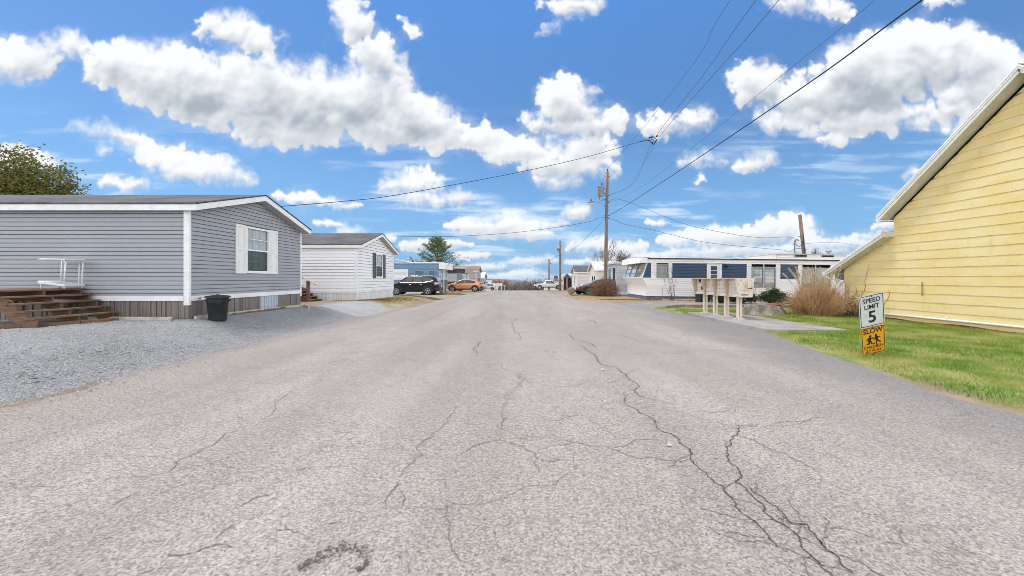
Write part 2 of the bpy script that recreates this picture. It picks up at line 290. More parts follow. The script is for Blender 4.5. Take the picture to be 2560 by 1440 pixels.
def cloud_chart():
    ST = 2.0; U0, U1, V0, V1 = -760, 3360, -30, 900        # chart window (v = height above the horizon)
    u = np.arange(U0, U1, ST); v = np.arange(V0, V1, ST); UU, VV = np.meshgrid(u, v)
    scale = np.clip(.34 + VV/560, .3, 1)                    # clouds near the horizon are farther and finer
    wu = UU + scale*24*fbm(UU/75, VV/75, 11, 6, .56); wv = VV + scale*19*fbm(UU/75, VV/75, 23, 6, .56)
    rnd = random.Random(4); edge = np.full(UU.shape, -200.0); H = np.full(UU.shape, -200.0)
    def puff(cx, cy, r, z0):
        i0 = int((cx-r-70-U0)/ST); i1 = int((cx+r+70-U0)/ST)+1; j0 = int((cy-r-70-V0)/ST); j1 = int((cy+r+70-V0)/ST)+1
        i0 = max(i0,0); j0 = max(j0,0)
        if i1 <= i0 or j1 <= j0: return
        s = np.s_[j0:j1, i0:i1]
        d = np.hypot(wu[s]-cx, wv[s]-cy)
        e = r-d; edge[s] = np.maximum(edge[s], e)
        H[s] = np.maximum(H[s], np.where(e > 0, z0 + np.sqrt(np.maximum(r*r-d*d, 0)), -200))
    for (cx, cy, rx, ry, a) in CLOUDS:
        cy = 696-cy; ca, sa = math.cos(math.radians(-a)), math.sin(math.radians(-a)); m = min(rx, ry); asp = max(rx, ry)/m
        for k in range(int(2*asp)+1):                       # the solid heart of the cloud
            t = (k+.5)/(int(2*asp)+1)*2-1; lx = t*(rx-m*.8) if rx >= ry else 0; ly = 0 if rx >= ry else t*(ry-m*.8)
            puff(cx + lx*ca - ly*sa, cy + lx*sa + ly*ca, m*(.80-.25*abs(t)), 0)
        for k in range(int(26*asp*(1.6 if m > 50 else 1))):
            q = math.sqrt(rnd.random()); t = rnd.random()*math.tau; ex, ey = q*math.cos(t), q*math.sin(t)
            r = m*rnd.uniform(.22, .62)*(1.12-.62*q)
            kx = 1 - r/rx*.8; ky = 1 - r/ry*.8
            px, py = ex*rx*kx, ey*ry*ky
            puff(cx + px*ca - py*sa, cy + px*sa + py*ca, r, .75*m*math.sqrt(max(0, 1-q*q)))
    f1 = fbm(UU/34, VV/34, 31, 6, .6); f2 = fbm(UU/110, VV/90, 41, 5, .55)
    ed = edge + (11*f1 + 9*f2)*scale + 6*scale
    soft = scale*(9 + 26*sst(fbm(UU/170, VV/140, 61, 3, .5), -.25, .5))      # some rims crisp, some frayed
    alpha = sst(ed, -.35*soft, soft*.9)
    veil = .27*sst(blur(alpha, 11)+.28*fbm(UU/60, VV/45, 67, 5, .6), .14, .75); alpha = np.maximum(alpha, veil)      # thin mist round the cumulus
    Hs = np.maximum(H, -20) + 13*f1*scale
    Hb = blur(Hs, 2)*.55 + blur(Hs, 6)*.45
    gy, gx = np.gradient(Hb, ST); nz = 1/np.sqrt(gx*gx+gy*gy+1.0)
    lam = (-gx*-.30 + -gy*.78 + .55)*nz
    lam = blur(lam, 1)
    thick = blur(alpha, 14)*(scale > .62)+blur(alpha, 5)*(scale <= .62); thick = blur(thick, 3); up = np.zeros_like(alpha); T = blur(alpha, 8)
    for k, o in enumerate((14, 30, 52, 80)):
        n = int(o/ST); sh = np.zeros_like(T); sh[:-n] = T[n:]; up += sh*(.2, .3, .3, .2)[k]
    grey = sst(thick, .62, 1.0)*sst(up, .45, 1.0)
    grey = blur(grey, 5)
    f3 = fbm(UU/150, VV/110, 57, 4, .5)
    shade = .97 + .34*(lam-.5) - .30*grey*(1+.9*f2) + .05*f1 + .10*f3
    shade = shade + .10*(1-thick)
    el = VV/960
    streak = sst(fbm(UU/300+.3*VV/300, VV/30, 71, 6, .6), -.05, .5)*sst(fbm(UU/420, VV/210, 83, 3, .5), -.2, .3)*(1-sst(el, .18, .48))
    return alpha, np.clip(shade, .30, 1.0), streak, (U0, V0, ST)
def build_sky():
    alpha, shade, streak, (U0, V0, ST) = cloud_chart()
    # chart -> half-sphere lookup held in memory: red = cloud cover, green = cloud brightness, blue = thin streaks
    WID, HGT = 4096, 2048; img = np.zeros((HGT, WID, 4), np.float32); img[..., 3] = 1
    r0 = HGT//2-24; el = ((np.arange(r0, HGT)+.5)/HGT-.5)*np.pi; az = (.5-(np.arange(WID)+.5)/WID)*2*np.pi
    AZ, EL = np.meshgrid(az, el); dx = np.cos(EL)*np.cos(AZ); dy = np.cos(EL)*np.sin(AZ); dz = np.sin(EL)
    front = dy > .12; ys = np.where(front, dy, 1)
    u = dx/ys*960+1298; v = dz/ys*960
    fi = (u-U0)/ST; fj = (v-V0)/ST; h, w = alpha.shape
    ok = front & (fi > 1) & (fi < w-2) & (fj > 0) & (fj < h-2)
    i = np.clip(fi, 0, w-2); j = np.clip(fj, 0, h-2); i0 = i.astype(int); j0 = j.astype(int); a = i-i0; b = j-j0
    def samp(A): return (A[j0, i0]*(1-a)+A[j0, i0+1]*a)*(1-b)+(A[j0+1, i0]*(1-a)+A[j0+1, i0+1]*a)*b
    fade = np.clip((fi)/120, 0, 1)*np.clip((w-fi)/120, 0, 1)*np.clip((h-fj)/70, 0, 1)*ok
    st = samp(streak)
    # remaining sky: broken bright cloud
    zc = np.maximum(dz+.10, .05); x2 = dx/zc; y2 = dy/zc; n = fbm(x2[::4, ::4]*1.1, y2[::4, ::4]*1.1, 91, 5, .55); n = np.repeat(np.repeat(n, 4, 0), 4, 1)[:dz.shape[0], :WID]
    al2 = sst(n, -.22, .10)*(dz > -.01); sh2 = np.clip(.95-.35*sst(n, .05, .5), 0, 1)
    img[r0:, :, 0] = samp(alpha)*fade + al2*(1-fade); img[r0:, :, 1] = samp(shade)*fade + sh2*(1-fade); img[r0:, :, 2] = st*fade
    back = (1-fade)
    img[r0:, :, 1] += back*(BACK_TOP + BACK_BOOST*(1-sst(dz, .30, .80)))*np.clip(al2, 0, 1)       # values above 1: unseen cloud boosted to brighten the walls
    im = bpy.data.images.new('cloud_cover', WID, HGT, float_buffer=True, alpha=True); im.colorspace_settings.name = 'Non-Color'
    im.pixels.foreach_set(img.ravel()); im.update(); im.pack()
    w = bpy.data.worlds.new("World"); S.world = w; w.use_nodes = True; nt = w.node_tree; nt.nodes.clear(); g = NG(nt)
    tc = g.new('ShaderNodeTexCoord'); e = g.new('ShaderNodeTexEnvironment'); e.image = im; e.interpolation = 'Linear'; nt.links.new(tc.outputs['Generated'], e.inputs[0])
    sep = g.new('ShaderNodeSeparateColor'); nt.links.new(e.outputs[0], sep.inputs[0]); sx = g.new('ShaderNodeSeparateXYZ'); nt.links.new(tc.outputs['Generated'], sx.inputs[0]); z = sx.outputs[2]
    sky = g.new('ShaderNodeTexSky', sky_type='NISHITA'); sky.sun_disc = False; sky.sun_elevation = math.radians(SUN_EL); sky.sun_rotation = math.radians(SUN_ROT)
    sky.air_density = 1.0; sky.dust_density = .5; sky.ozone_density = 3.0
    sc = g.mix(1.0, sky.outputs[0], (SKY_K*SKY_T[0], SKY_K*SKY_T[1], SKY_K*SKY_T[2], 1), 'MULTIPLY')
    sc = g.mix(g.step(z, 0, .34, .75, 0.0), sc, (.135,.29,.52,1))
    sc = g.mix(g.step(z, .25, .75, 0, .7), sc, (.075,.24,.605,1))
    gv = sep.outputs[1]
    cl = g.mix(g.step(gv, .30, 1.0, 0, 1, 'LINEAR'), (.285,.325,.375,1), (.655,.665,.68,1))
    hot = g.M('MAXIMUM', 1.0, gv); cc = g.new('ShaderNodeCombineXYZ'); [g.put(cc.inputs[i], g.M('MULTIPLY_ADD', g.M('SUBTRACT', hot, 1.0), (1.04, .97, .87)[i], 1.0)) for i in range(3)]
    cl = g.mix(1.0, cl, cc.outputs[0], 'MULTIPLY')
    cl = g.mix(g.step(z, 0, .16, .38, 0), cl, (.40,.50,.64,1))
    c = g.mix(g.M('MULTIPLY', sep.outputs[2], .60), sc, (.60,.67,.75,1)); c = g.mix(sep.outputs[0], c, cl)
    c = g.mix(g.step(z, -.03, -.005), (.22,.22,.21,1), c)
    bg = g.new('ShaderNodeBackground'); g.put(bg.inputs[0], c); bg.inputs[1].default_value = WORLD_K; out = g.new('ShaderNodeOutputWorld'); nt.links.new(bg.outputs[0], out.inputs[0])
    w.cycles.sampling_method = 'MANUAL'; w.cycles.sample_map_resolution = 1024
# ---------------------------------------------------------------- terrain
XL = [(-40,-5.8),(4,-5.8),(5,-5.8),(6.5,-5.85),(8,-5.97),(12.5,-6.05),(15,-5.85),(20,-5.35),(27,-5.3),(34,-4.9),(40,-4.3),(60,-3.4),(200,-3.2)]
XR = [(-40,5.2),(4.8,5.3),(7,5.84),(9.8,6.45),(10.4,6.68),(15.3,6.78),(18.8,6.5),(20,6.3),(22,6.0),(23.6,5.0),(26,4.0),(30,3.7),(40,3.35),(60,3.2),(200,3.1)]
def xl(y): return interp(y, XL)
def xr(y): return interp(y, XR)
def crest(y):
    if y < 26: return 0.
    if y < 130: return -.0004*(y-26)**2
    return -4.33-.06*min(y-130, 120)
def gz(x, y):
    z = crest(y)
    if x < xl(y):
        f = interp(y, [(-50,1),(13,1),(18,.80),(25,.62),(31,.06),(40,0)])
        z += .45*f*smooth((xl(y)-x)/1.95)
    if x > xr(y): z += .05*smooth((x-xr(y))/.5)
    return z
def zone_mask(g, pos, cx, cy, hx, hy, rot=0., soft=.25, wob=None):
    v = g.mapping(pos, (1,1,1), loc=(0,0,0)); sub = g.new('ShaderNodeVectorMath', operation='SUBTRACT'); g.put(sub.inputs[0], v); sub.inputs[1].default_value = (cx, cy, 0)
    p = g.mapping(sub.outputs[0], rot=(0,0,math.radians(-rot))); s = g.new('ShaderNodeSeparateXYZ'); g.put(s.inputs[0], p)
    d = g.M('MAXIMUM', g.M('SUBTRACT', g.M('ABSOLUTE', s.outputs[0]), hx), g.M('SUBTRACT', g.M('ABSOLUTE', s.outputs[1]), hy))
    if wob is not None: d = g.M('ADD', d, wob)
    return g.M('SUBTRACT', 1.0, g.step(d, -soft, soft))
def make_ground_mats():
    # yard: dry soil, gravel, turf and leaf litter in zones with ragged borders
    m, g, b, oc, _ = new_mat('yard_ground'); pos = g.new('ShaderNodeNewGeometry').outputs['Position']
    wob = g.M('MULTIPLY_ADD', g.noise(pos, .9, 5, .65), 1.8, -.9)
    wob2 = g.M('MULTIPLY_ADD', g.noise(pos, 2.6, 5, .7), 1.1, -.55)
    fine = g.noise(pos, 45, 4, .65)
    soil = g.mix(g.step(g.noise(pos, 1.1, 5, .6), .35, .65), (.30,.22,.155), (.40,.31,.22)); soil = g.mix(g.step(fine, .35, .7, 0, .55), soil, (.20,.145,.10))
    # gravel: crushed limestone, every stone its own grey
    vc = g.vor(pos, 42, out='Color'); sv = g.new('ShaderNodeSeparateColor'); g.put(sv.inputs[0], vc); vd = g.vor(pos, 42)
    stone = g.mix(g.step(sv.outputs[0], .05, .95, 0, 1, 'LINEAR'), (.37,.365,.355), (.88,.87,.85)); stone = g.mix(g.step(vd, .012, .022, 0, .65), stone, (.22,.22,.215))
    stone = g.mix(g.step(g.noise(pos, .8, 4), .35, .7, 0, .35), stone, (.56,.56,.56))
    stone = g.mix(g.step(g.noise(pos, 6.5, 5, .78), .47, .66, 0, .42), stone, (.23,.228,.222))
    turf = g.mix(g.step(g.noise(pos, .9, 6, .7), .40, .62), (.16,.25,.04), (.47,.42,.19)); turf = g.mix(g.step(fine, .3, .7, 0, .5), turf, (.085,.13,.022))
    leaf = g.mix(g.step(g.noise(pos, 9, 5, .7), .35, .65), (.34,.19,.10), (.48,.33,.21))
    dryg = g.mix(g.step(g.noise(pos, 3, 5, .7), .35, .65), (.42,.31,.17), (.27,.24,.08))
    far = g.mix(g.step(g.noise(pos, .12, 5), .35, .65), (.16,.14,.10), (.22,.19,.15))
    sy = g.new('ShaderNodeSeparateXYZ'); g.put(sy.inputs[0], pos)
    c = g.mix(g.step(sy.outputs[1], 60, 110), soil, far)
    gl = zone_mask(g, pos, -18, 5.5, 12.12, 9.0, 0, .2, wob2)                      # gravel yard by the grey home
    gl2 = zone_mask(g, pos, -6.85, 17.0, 1.15, 5.4, 5, .4, wob2)
    gr = zone_mask(g, pos, 15.8, 21.1, 10.6, 1.35, 0, .3, wob2)                   # gravel path by the blue trailer
    gs = zone_mask(g, pos, -9.2, 30.6, 3.7, 3.4, 0, .4, wob)                      # parking spots on the left
    gs2 = zone_mask(g, pos, 8.2, 36.0, 4.6, 4.0, 0, .4, wob)
    for q in (gl, gl2, gr): c = g.mix(q, c, stone)
    pk = g.mix(.55, stone, soil)
    for q in (gs, gs2): c = g.mix(q, c, pk)
    for q in (zone_mask(g, pos, 19, 8, 13.4, 9.9, 0, .3, wob2), zone_mask(g, pos, 6.8, 18.0, 1.2, 1.1, 0, .3, wob2)): c = g.mix(q, c, turf)
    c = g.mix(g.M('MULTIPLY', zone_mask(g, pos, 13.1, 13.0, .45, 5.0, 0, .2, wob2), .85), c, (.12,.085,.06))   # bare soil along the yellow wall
    for q in (zone_mask(g, pos, 12, 24.3, 8, .7, 0, .35, wob2), zone_mask(g, pos, 6.4, 25.6, 2.3, 1.3, 0, .4, wob)): c = g.mix(q, c, leaf)
    for q in (zone_mask(g, pos, -7.6, 21.3, 1.5, 3.0, 0, .5, wob), zone_mask(g, pos, -6.6, 37.5, 2.6, 3.0, 0, .5, wob), zone_mask(g, pos, 5.2, 29.5, 1.6, 1.4, 0, .4, wob2)): c = g.mix(q, c, dryg)
    for q in (zone_mask(g, pos, -7.2, 26.2, 1.7, .55, 0, .3, wob2), zone_mask(g, pos, 6.6, 31.4, 2.6, .6, 0, .3, wob2), zone_mask(g, pos, -6.8, 35.6, 1.8, .6, 0, .3, wob2)): c = g.mix(q, c, turf)
    g.put(b.inputs['Base Color'], c); b.inputs['Roughness'].default_value = .95; b.inputs['Specular IOR Level'].default_value = .15
    hgt = g.M('ADD', g.M('MULTIPLY', vd, g.M('MULTIPLY', g.M('MAXIMUM', gl, gr), -14.)), g.M('MULTIPLY', fine, .6))
    g.put(b.inputs['Normal'], g.bump(hgt, .55, .018)); W['yard'] = m
    # road: worn chip-seal
    m, g, b, oc, _ = new_mat('worn_asphalt'); pos = g.new('ShaderNodeNewGeometry').outputs['Position']; s = g.new('ShaderNodeSeparateXYZ'); g.put(s.inputs[0], pos)
    big = g.noise(g.mapping(pos, (.55,.16,1)), 1.0, 4, .55); mid = g.noise(pos, 1.7, 5, .62); wob = g.M('MULTIPLY_ADD', g.noise(pos, .7, 4, .6), 2.4, -1.2)
    c = g.mix(g.step(big, .35, .68), (.368,.324,.286), (.432,.390,.350)); c = g.mix(g.step(mid, .42, .75, 0, .40), c, (.325,.285,.258))
    # darker, bluer, less worn strip along the right shoulder
    edge = g.M('ADD', g.M('SUBTRACT', s.outputs[0], g.step(s.outputs[1], 2, 15, 3.4, 4.7, 'LINEAR')), wob); c = g.mix(g.step(edge, -.2, 1.7, 0, .66), c, (.21,.198,.198))
    edge2 = g.M('ADD', g.M('SUBTRACT', -4.9, s.outputs[0]), g.M('MULTIPLY', wob, .5)); c = g.mix(g.step(edge2, 0, .9, 0, .5), c, (.34,.29,.245))
    v1 = g.vor(pos, 85, out='Color'); sv = g.new('ShaderNodeSeparateColor'); g.put(sv.inputs[0], v1)
    chip = g.step(sv.outputs[0], 0, 1, .66, 1.34, 'LINEAR'); pit = g.step(g.noise(pos, 42, 4, .8), .55, .65, 0, .78); pit2 = g.step(g.noise(g.mapping(pos, (.8,1.3,1)), 22, 5, .75), .56, .70, 0, .55)
    cc = g.new('ShaderNodeCombineXYZ'); [g.put(cc.inputs[i], chip) for i in range(3)]
    lane = g.noise(g.mapping(pos, (1.1,.045,1)), 1.0, 3, .5); c = g.mix(g.step(lane, .42, .66, 0, .42), c, (.30,.27,.25)); blot = g.step(g.noise(pos, .55, 6, .7), .60, .74, 0, .30); c = g.mix(blot, c, (.27,.238,.215))
    wv = g.new('ShaderNodeVectorMath', operation='ADD'); nz = g.new('ShaderNodeTexNoise'); g.put(nz.inputs['Vector'], pos); nz.inputs['Scale'].default_value = 1.6; nz.inputs['Detail'].default_value = 6; nz.inputs['Roughness'].default_value = .7; g.put(wv.inputs[0], pos); g.put(wv.inputs[1], nz.outputs['Color'])
    net = g.vor(g.mapping(wv.outputs[0], (.75,.5,1)), 1.0, 'DISTANCE_TO_EDGE'); net = g.M('MULTIPLY', g.M('SUBTRACT', 1.0, g.step(net, .0015, .0085)), g.step(g.noise(pos, .38, 3), .45, .60, 0, .55)); c = g.mix(net, c, (.12,.105,.095))
    c = g.mix(1.0, c, cc.outputs[0], 'MULTIPLY'); c = g.mix(pit, c, (.10,.088,.08)); c = g.mix(pit2, c, (.16,.14,.128))
    pit3 = g.step(g.noise(g.mapping(pos, (.55,.9,1)), 9, 5, .8), .56, .68, 0, .34); c = g.mix(pit3, c, (.19,.165,.148))
    g.put(b.inputs['Base Color'], c); b.inputs['Roughness'].default_value = .9; b.inputs['Specular IOR Level'].default_value = .2
    hgt = g.M('ADD', g.M('MULTIPLY', g.noise(pos, 75, 3, .6), .8), g.M('MULTIPLY', g.noise(pos, 16, 3), .7)); hgt = g.M('SUBTRACT', hgt, g.M('MULTIPLY', pit, .9))
    g.put(b.inputs['Normal'], g.bump(hgt, .42, .012)); W['asphalt'] = m
    W['crack'] = mat('crack_dirt', (.075,.064,.056), (.12,.104,.092), 8, .95, bump=.3, bscale=60)
    W['crack_soft'] = mat('hairline_crack', (.17,.148,.134), (.23,.205,.186), 8, .95)
def ground_sheet(name, xs, ys, zf, m):
    v = [(x, y, zf(x, y)) for y in ys for x in xs]; n = len(xs)
    f = [(j*n+i, j*n+i+1, (j+1)*n+i+1, (j+1)*n+i) for j in range(len(ys)-1) for i in range(n-1)]
    me = bpy.data.meshes.new(name); me.from_pydata(v, [], f); me.materials.append(m); me.polygons.foreach_set('use_smooth', [True]*len(f)); me.update()
    o = bpy.data.objects.new(name, me); C.objects.link(o); return tag(o, kind='structure')
def fr(a, b, s): n = max(1, int(round((b-a)/s))); return [a+(b-a)*i/n for i in range(n)]
def build_ground():
    make_ground_mats()
    xs = fr(-900,-60,120)+fr(-60,-16,4)+fr(-16,-4,.22)+fr(-4,3,1.)+fr(3,9,.22)+fr(9,18,1.)+fr(18,60,5)+fr(60,900,120)+[900]
    ys = fr(-60,-8,6)+fr(-8,2,1.)+fr(2,26,.25)+fr(26,70,1.)+fr(70,250,6)+fr(250,1500,150)+[1500]
    def zf(x, y):
        z = gz(x, y)
        if xl(y)+.25 < x < xr(y)-.25: z -= .07
        return z+.012*math.sin(x*5.1+y*2.3)*math.sin(y*4.3-x*1.7)*(1 if 2 < y < 26 and not xl(y)-.3 < x < xr(y)+.3 else 0)
    tag(ground_sheet('ground', xs, ys, zf, W['yard']), 'dry soil, gravel and grass around the mobile homes', 'ground')
    # road sheet, ragged at both edges
    ys2 = fr(-10,1.5,.5)+fr(1.5,16,.09)+fr(16,40,.3)+fr(40,128,1.5)+[128]; N = 26; v = []; rr = random.Random(3)
    jl = jr = 0.
    for y in ys2:
        jl = jl*.75+rr.uniform(-.05,.05); jr = jr*.75+rr.uniform(-.03,.03)
        a, c = xl(y)+jl+.10*math.sin(y*1.7)+.05*math.sin(y*4.1), xr(y)+jr+.03*math.sin(y*2.3)
        for i in range(N+1):
            t = i/N; x = a+(c-a)*t; d = min(x-a, c-x); v.append((x, y, crest(y)+.022*smooth(d/.35)+.002))
    f = [(j*(N+1)+i, j*(N+1)+i+1, (j+1)*(N+1)+i+1, (j+1)*(N+1)+i) for j in range(len(ys2)-1) for i in range(N)]
    me = bpy.data.meshes.new('road'); me.from_pydata(v, [], f); me.materials.append(W['asphalt']); me.polygons.foreach_set('use_smooth', [True]*len(f)); me.update()
    o = bpy.data.objects.new('road', me); C.objects.link(o); tag(o, 'worn pale asphalt road running between the homes', 'road', kind='structure')
    # cross street at the far end, just over the crest
    # cracks
    A = lambda pts: [(1000+x/2.028, 730+y/2.028) for x, y in pts]
    B = lambda pts: [(200+x/2.25, 800+y/2.25) for x, y in pts]
    D = lambda pts: [(1560+x/2.0875, 750+y/2.0875) for x, y in pts]
    big = [A(q) for q in ([(870,215),(880,245),(930,255),(985,278),(1000,285)], [(940,285),(960,310),(1000,335),(1010,365),(1050,385),(1100,390),(1115,415),(1150,430),(1165,450),(1195,470),(1215,490),(1205,530),(1240,550)],
      [(1145,520),(1140,565),(1200,605),(1250,640),(1300,700),(1360,730),(1420,780),(1470,810),(1470,860),(1510,905),(1560,955),(1640,1005),(1700,1090),(1790,1180),(1850,1240),(1920,1320)],
      [(1700,680),(1720,720),(1690,745),(1655,800),(1655,850),(1700,900),(1720,935),(1700,985),(1760,1020),(1830,1090),(1840,1130),(1920,1190),(2000,1245),(2030,1310),(2090,1370),(2160,1440),(2230,1500)],
      [(1760,1000),(1840,1060),(1910,1110),(1980,1190),(2060,1200),(2110,1260),(2230,1380),(2300,1460)],[(830,105),(870,130)],[(940,140),(990,155),(1030,175)],[(380,250),(395,280),(385,320)])]
    thin = [A(q) for q in ([(1720,740),(1790,765),(1850,800),(1900,820)],[(1640,1010),(1700,985)],[(2000,1245),(2020,1200),(2060,1200)],[(520,370),(550,410),(620,425),(620,460),(560,510),(525,545),(520,600),(530,660),(500,710),(505,765),(560,780),(620,800),(690,855),(760,875),(850,870)],
      [(505,765),(430,780),(380,790),(330,825)],[(690,860),(690,900),(705,935)],[(600,430),(720,480),(880,490),(1000,470),(1100,455),(1150,430)],[(900,215),(1000,218),(1130,225)],[(1000,275),(1100,272),(1210,285)],[(1120,210),(1190,240),(1250,265),(1320,280)],
      [(600,95),(575,150),(580,200),(610,235),(570,255)],[(290,595),(240,660),(170,725),(120,770),(100,850),(50,890),(10,950)],[(740,670),(830,650),(940,635)],[(1030,800),(1130,800),(1190,765),(1330,770)],[(760,790),(1030,800)],[(1460,610),(1560,620),(1690,620),(1700,600)],
      [(1880,680),(1990,670),(2080,655),(2190,655)],[(240,1090),(230,1160),(250,1240),(260,1330),(310,1400)],[(1150,560),(1050,570),(1020,590),(1060,640)],[(1150,430),(1190,400),(1260,395)],[(1420,300),(1560,300),(1720,300)],[(1030,800),(1130,830),(1200,860),(1370,870),(1470,865)],[(1900,820),(1990,860),(2120,930)],[(0,1020),(10,1100)])]
    thin += [B(q) for q in ([(1195,405),(1140,450),(1080,500),(1085,535),(1030,580)],[(810,650),(750,720),(650,770),(540,820),(510,870)],[(1310,325),(1350,350),(1355,365)],[(320,990),(250,1025),(180,1060)],[(870,1170),(800,1215),(760,1260)],[(480,1350),(590,1350),(700,1310),(880,1310)],[(1070,1010),(980,1020),(900,1070)],[(1100,1200),(1240,1220)],[(1380,1170),(1480,1165)],[(1790,930),(1740,1010),(1720,1080)])]
    thin += [D(q) for q in ([(1440,1210),(1440,1260),(1490,1310)],)]
    rr = random.Random(12); hv, hf = MB(), MB()
    def ground_pt(p): Y = 960*EYE/max(p[1]-696, 8); return Vector(((p[0]-1298)/960*Y, Y, 0))
    def ribbon(mb, pts, w, amp):
        P3 = [ground_pt(p) for p in pts]
        for _ in range(4 if P3[0].y < 12 else 3):
            q = [P3[0]]
            for a, b in zip(P3, P3[1:]):
                d = b-a; n = Vector((-d.y, d.x, 0)); q += [(a+b)/2+n*rr.uniform(-amp, amp), b]
            P3 = q
        L, Rr = [], []
        w = w*min(2.4, max(1., P3[0].y/6.5))
        for i, p in enumerate(P3):
            d = (P3[min(i+1, len(P3)-1)]-P3[max(i-1, 0)]); n = Vector((-d.y, d.x, 0)).normalized(); e = min(1, i/4, (len(P3)-1-i)/4)
            ww = w*rr.uniform(.35, 1.35)*(.25+.75*e); z = crest(p.y)+.0285
            L.append((p.x+n.x*ww/2, p.y+n.y*ww/2, z)); Rr.append((p.x-n.x*ww/2, p.y-n.y*ww/2, z))
        n = len(L); mb.faces(L+Rr, [(i, i+1, n+i+1, n+i) for i in range(n-1)])
        return P3
    for q in big:
        P3 = ribbon(hv, q, .0105, .16)
        for _ in range(len(q)//2):
            a = rr.choice(P3); t = rr.uniform(0, math.tau); l = rr.uniform(.12, .5); pp = [(a.x, a.y)]
            for k in range(3): t += rr.uniform(-.6, .6); pp.append((pp[-1][0]+math.cos(t)*l/3, pp[-1][1]+math.sin(t)*l/3))
            ribbon(hf, [(1298+960*x/y, 696+960*EYE/y) for x, y in pp if y > 1], .006, .2)
    for q in thin: ribbon(hf, q, .0075, .18)
    for _ in range(120):                                            # faint hairlines
        y = rr.uniform(2.2, 19); x = rr.uniform(-5.0, 4.4); t = rr.choice((0, 1.57))+rr.uniform(-.7, .7); pp = [(x, y)]
        for k in range(rr.randint(3, 6)): t += rr.uniform(-.7, .7); pp.append((pp[-1][0]+math.cos(t)*.3, pp[-1][1]+math.sin(t)*.3))
        ribbon(hf, [(1298+960*a/b, 696+960*EYE/b) for a, b in pp if b > 1.5], .004, .2)
    tag(hv.build('road_cracks', W['crack']), 'dark open cracks across the asphalt road', 'cracks', kind='structure')
    tag(hf.build('hairline_cracks', W['crack_soft']), 'fine hairline cracks in the asphalt road', 'cracks', kind='structure')
    # broken rim of a pothole patch near the camera
    arc = [ground_pt(p) for p in B([(1225,1440),(1265,1405),(1300,1390),(1370,1345),(1450,1315),(1500,1308),(1570,1320),(1615,1360),(1610,1410),(1560,1440)])]
    ribbon(hv, B([(1265,1405),(1300,1390),(1370,1345),(1450,1318),(1500,1310),(1570,1322),(1615,1360),(1610,1410)]), .014, .12) ; wd = [.022,.032,.034,.045,.05,.05,.04,.03,.02,.015]; vs = []
    for i in range(len(arc)-1):
        for k in range(30):
            t = rr.random(); p = arc[i].lerp(arc[i+1], t); w = lerp(wd[i], wd[i+1], t); d = (arc[i+1]-arc[i]); n = Vector((-d.y, d.x, 0)).normalized()
            p = p+n*rr.gauss(0, .55)*w; s = rr.uniform(.002, .009); a = rr.uniform(0, math.tau)
            vs.append([(p.x+s*math.cos(a+j*1.57)*rr.uniform(.6,1.3), p.y+s*math.sin(a+j*1.57)*rr.uniform(.6,1.3), .0275+rr.uniform(0, .006)) for j in range(4)])
    o = soup('pothole_rim', np.array(vs), W['pothole'], off=(vs[0][0][0], vs[0][0][1], .03)); tag(o, 'crescent of broken dark asphalt at a pothole', 'pothole', kind='structure')
    # concrete pad under the mailboxes, with a kerb-like front edge
    mb = MB(); c = [(6.72,15.35),(6.62,12.6),(6.60,10.25),(7.5,10.16),(8.72,10.2),(8.55,12.6),(8.4,15.3)]
    mb.prism([(x, y, -.04) for x, y in c], (0,0,.135)); o = mb.build('concrete_pad', W['concrete'], bevel=.012); tag(o, 'concrete pad under the mailbox units', 'pad', kind='structure')
    # stones spilled over the road edge and thin litter
    vs = []
    for _ in range(5200):
        y = rr.uniform(3, 14.5)**1.0; x = xl(y)+rr.gauss(-.55, .45) if rr.random() < .6 else rr.uniform(-10.5, -6.2)
        if x < -7.95 and y > 9.2: continue
        z = max(gz(x, y), 0)+.004+(.02 if x > xl(y) else 0); s = rr.uniform(.008, .022); a = rr.uniform(0, 6.28); ca, sa = math.cos(a)*s, math.sin(a)*s
        A_ = [(x+ca, y+sa, z), (x-sa*.8, y+ca*.8, z), (x-ca, y-sa, z), (x+sa*.9, y-ca*.9, z)]; top = [(x+(px-x)*.5, y+(py-y)*.5, z+s*.8) for px, py, _ in A_]
        vs.append(top)
        for i in range(4): vs.append([A_[i], A_[(i+1) % 4], top[(i+1) % 4], top[i]])
    m, g, b, oc, _ = new_mat('loose_gravel'); ge = g.new('ShaderNodeNewGeometry'); pos = ge.outputs['Position']
    sv = g.new('ShaderNodeSeparateColor'); g.put(sv.inputs[0], g.vor(pos, 30, out='Color')); g.put(b.inputs['Base Color'], g.mix(sv.outputs[0], (.24,.24,.24), (.54,.535,.53))); b.inputs['Roughness'].default_value = .9
    tag(soup('loose_gravel', np.array(vs), m, off=(-7, 8, 0)), 'loose grey limestone gravel on the left yard', 'gravel', kind='stuff')
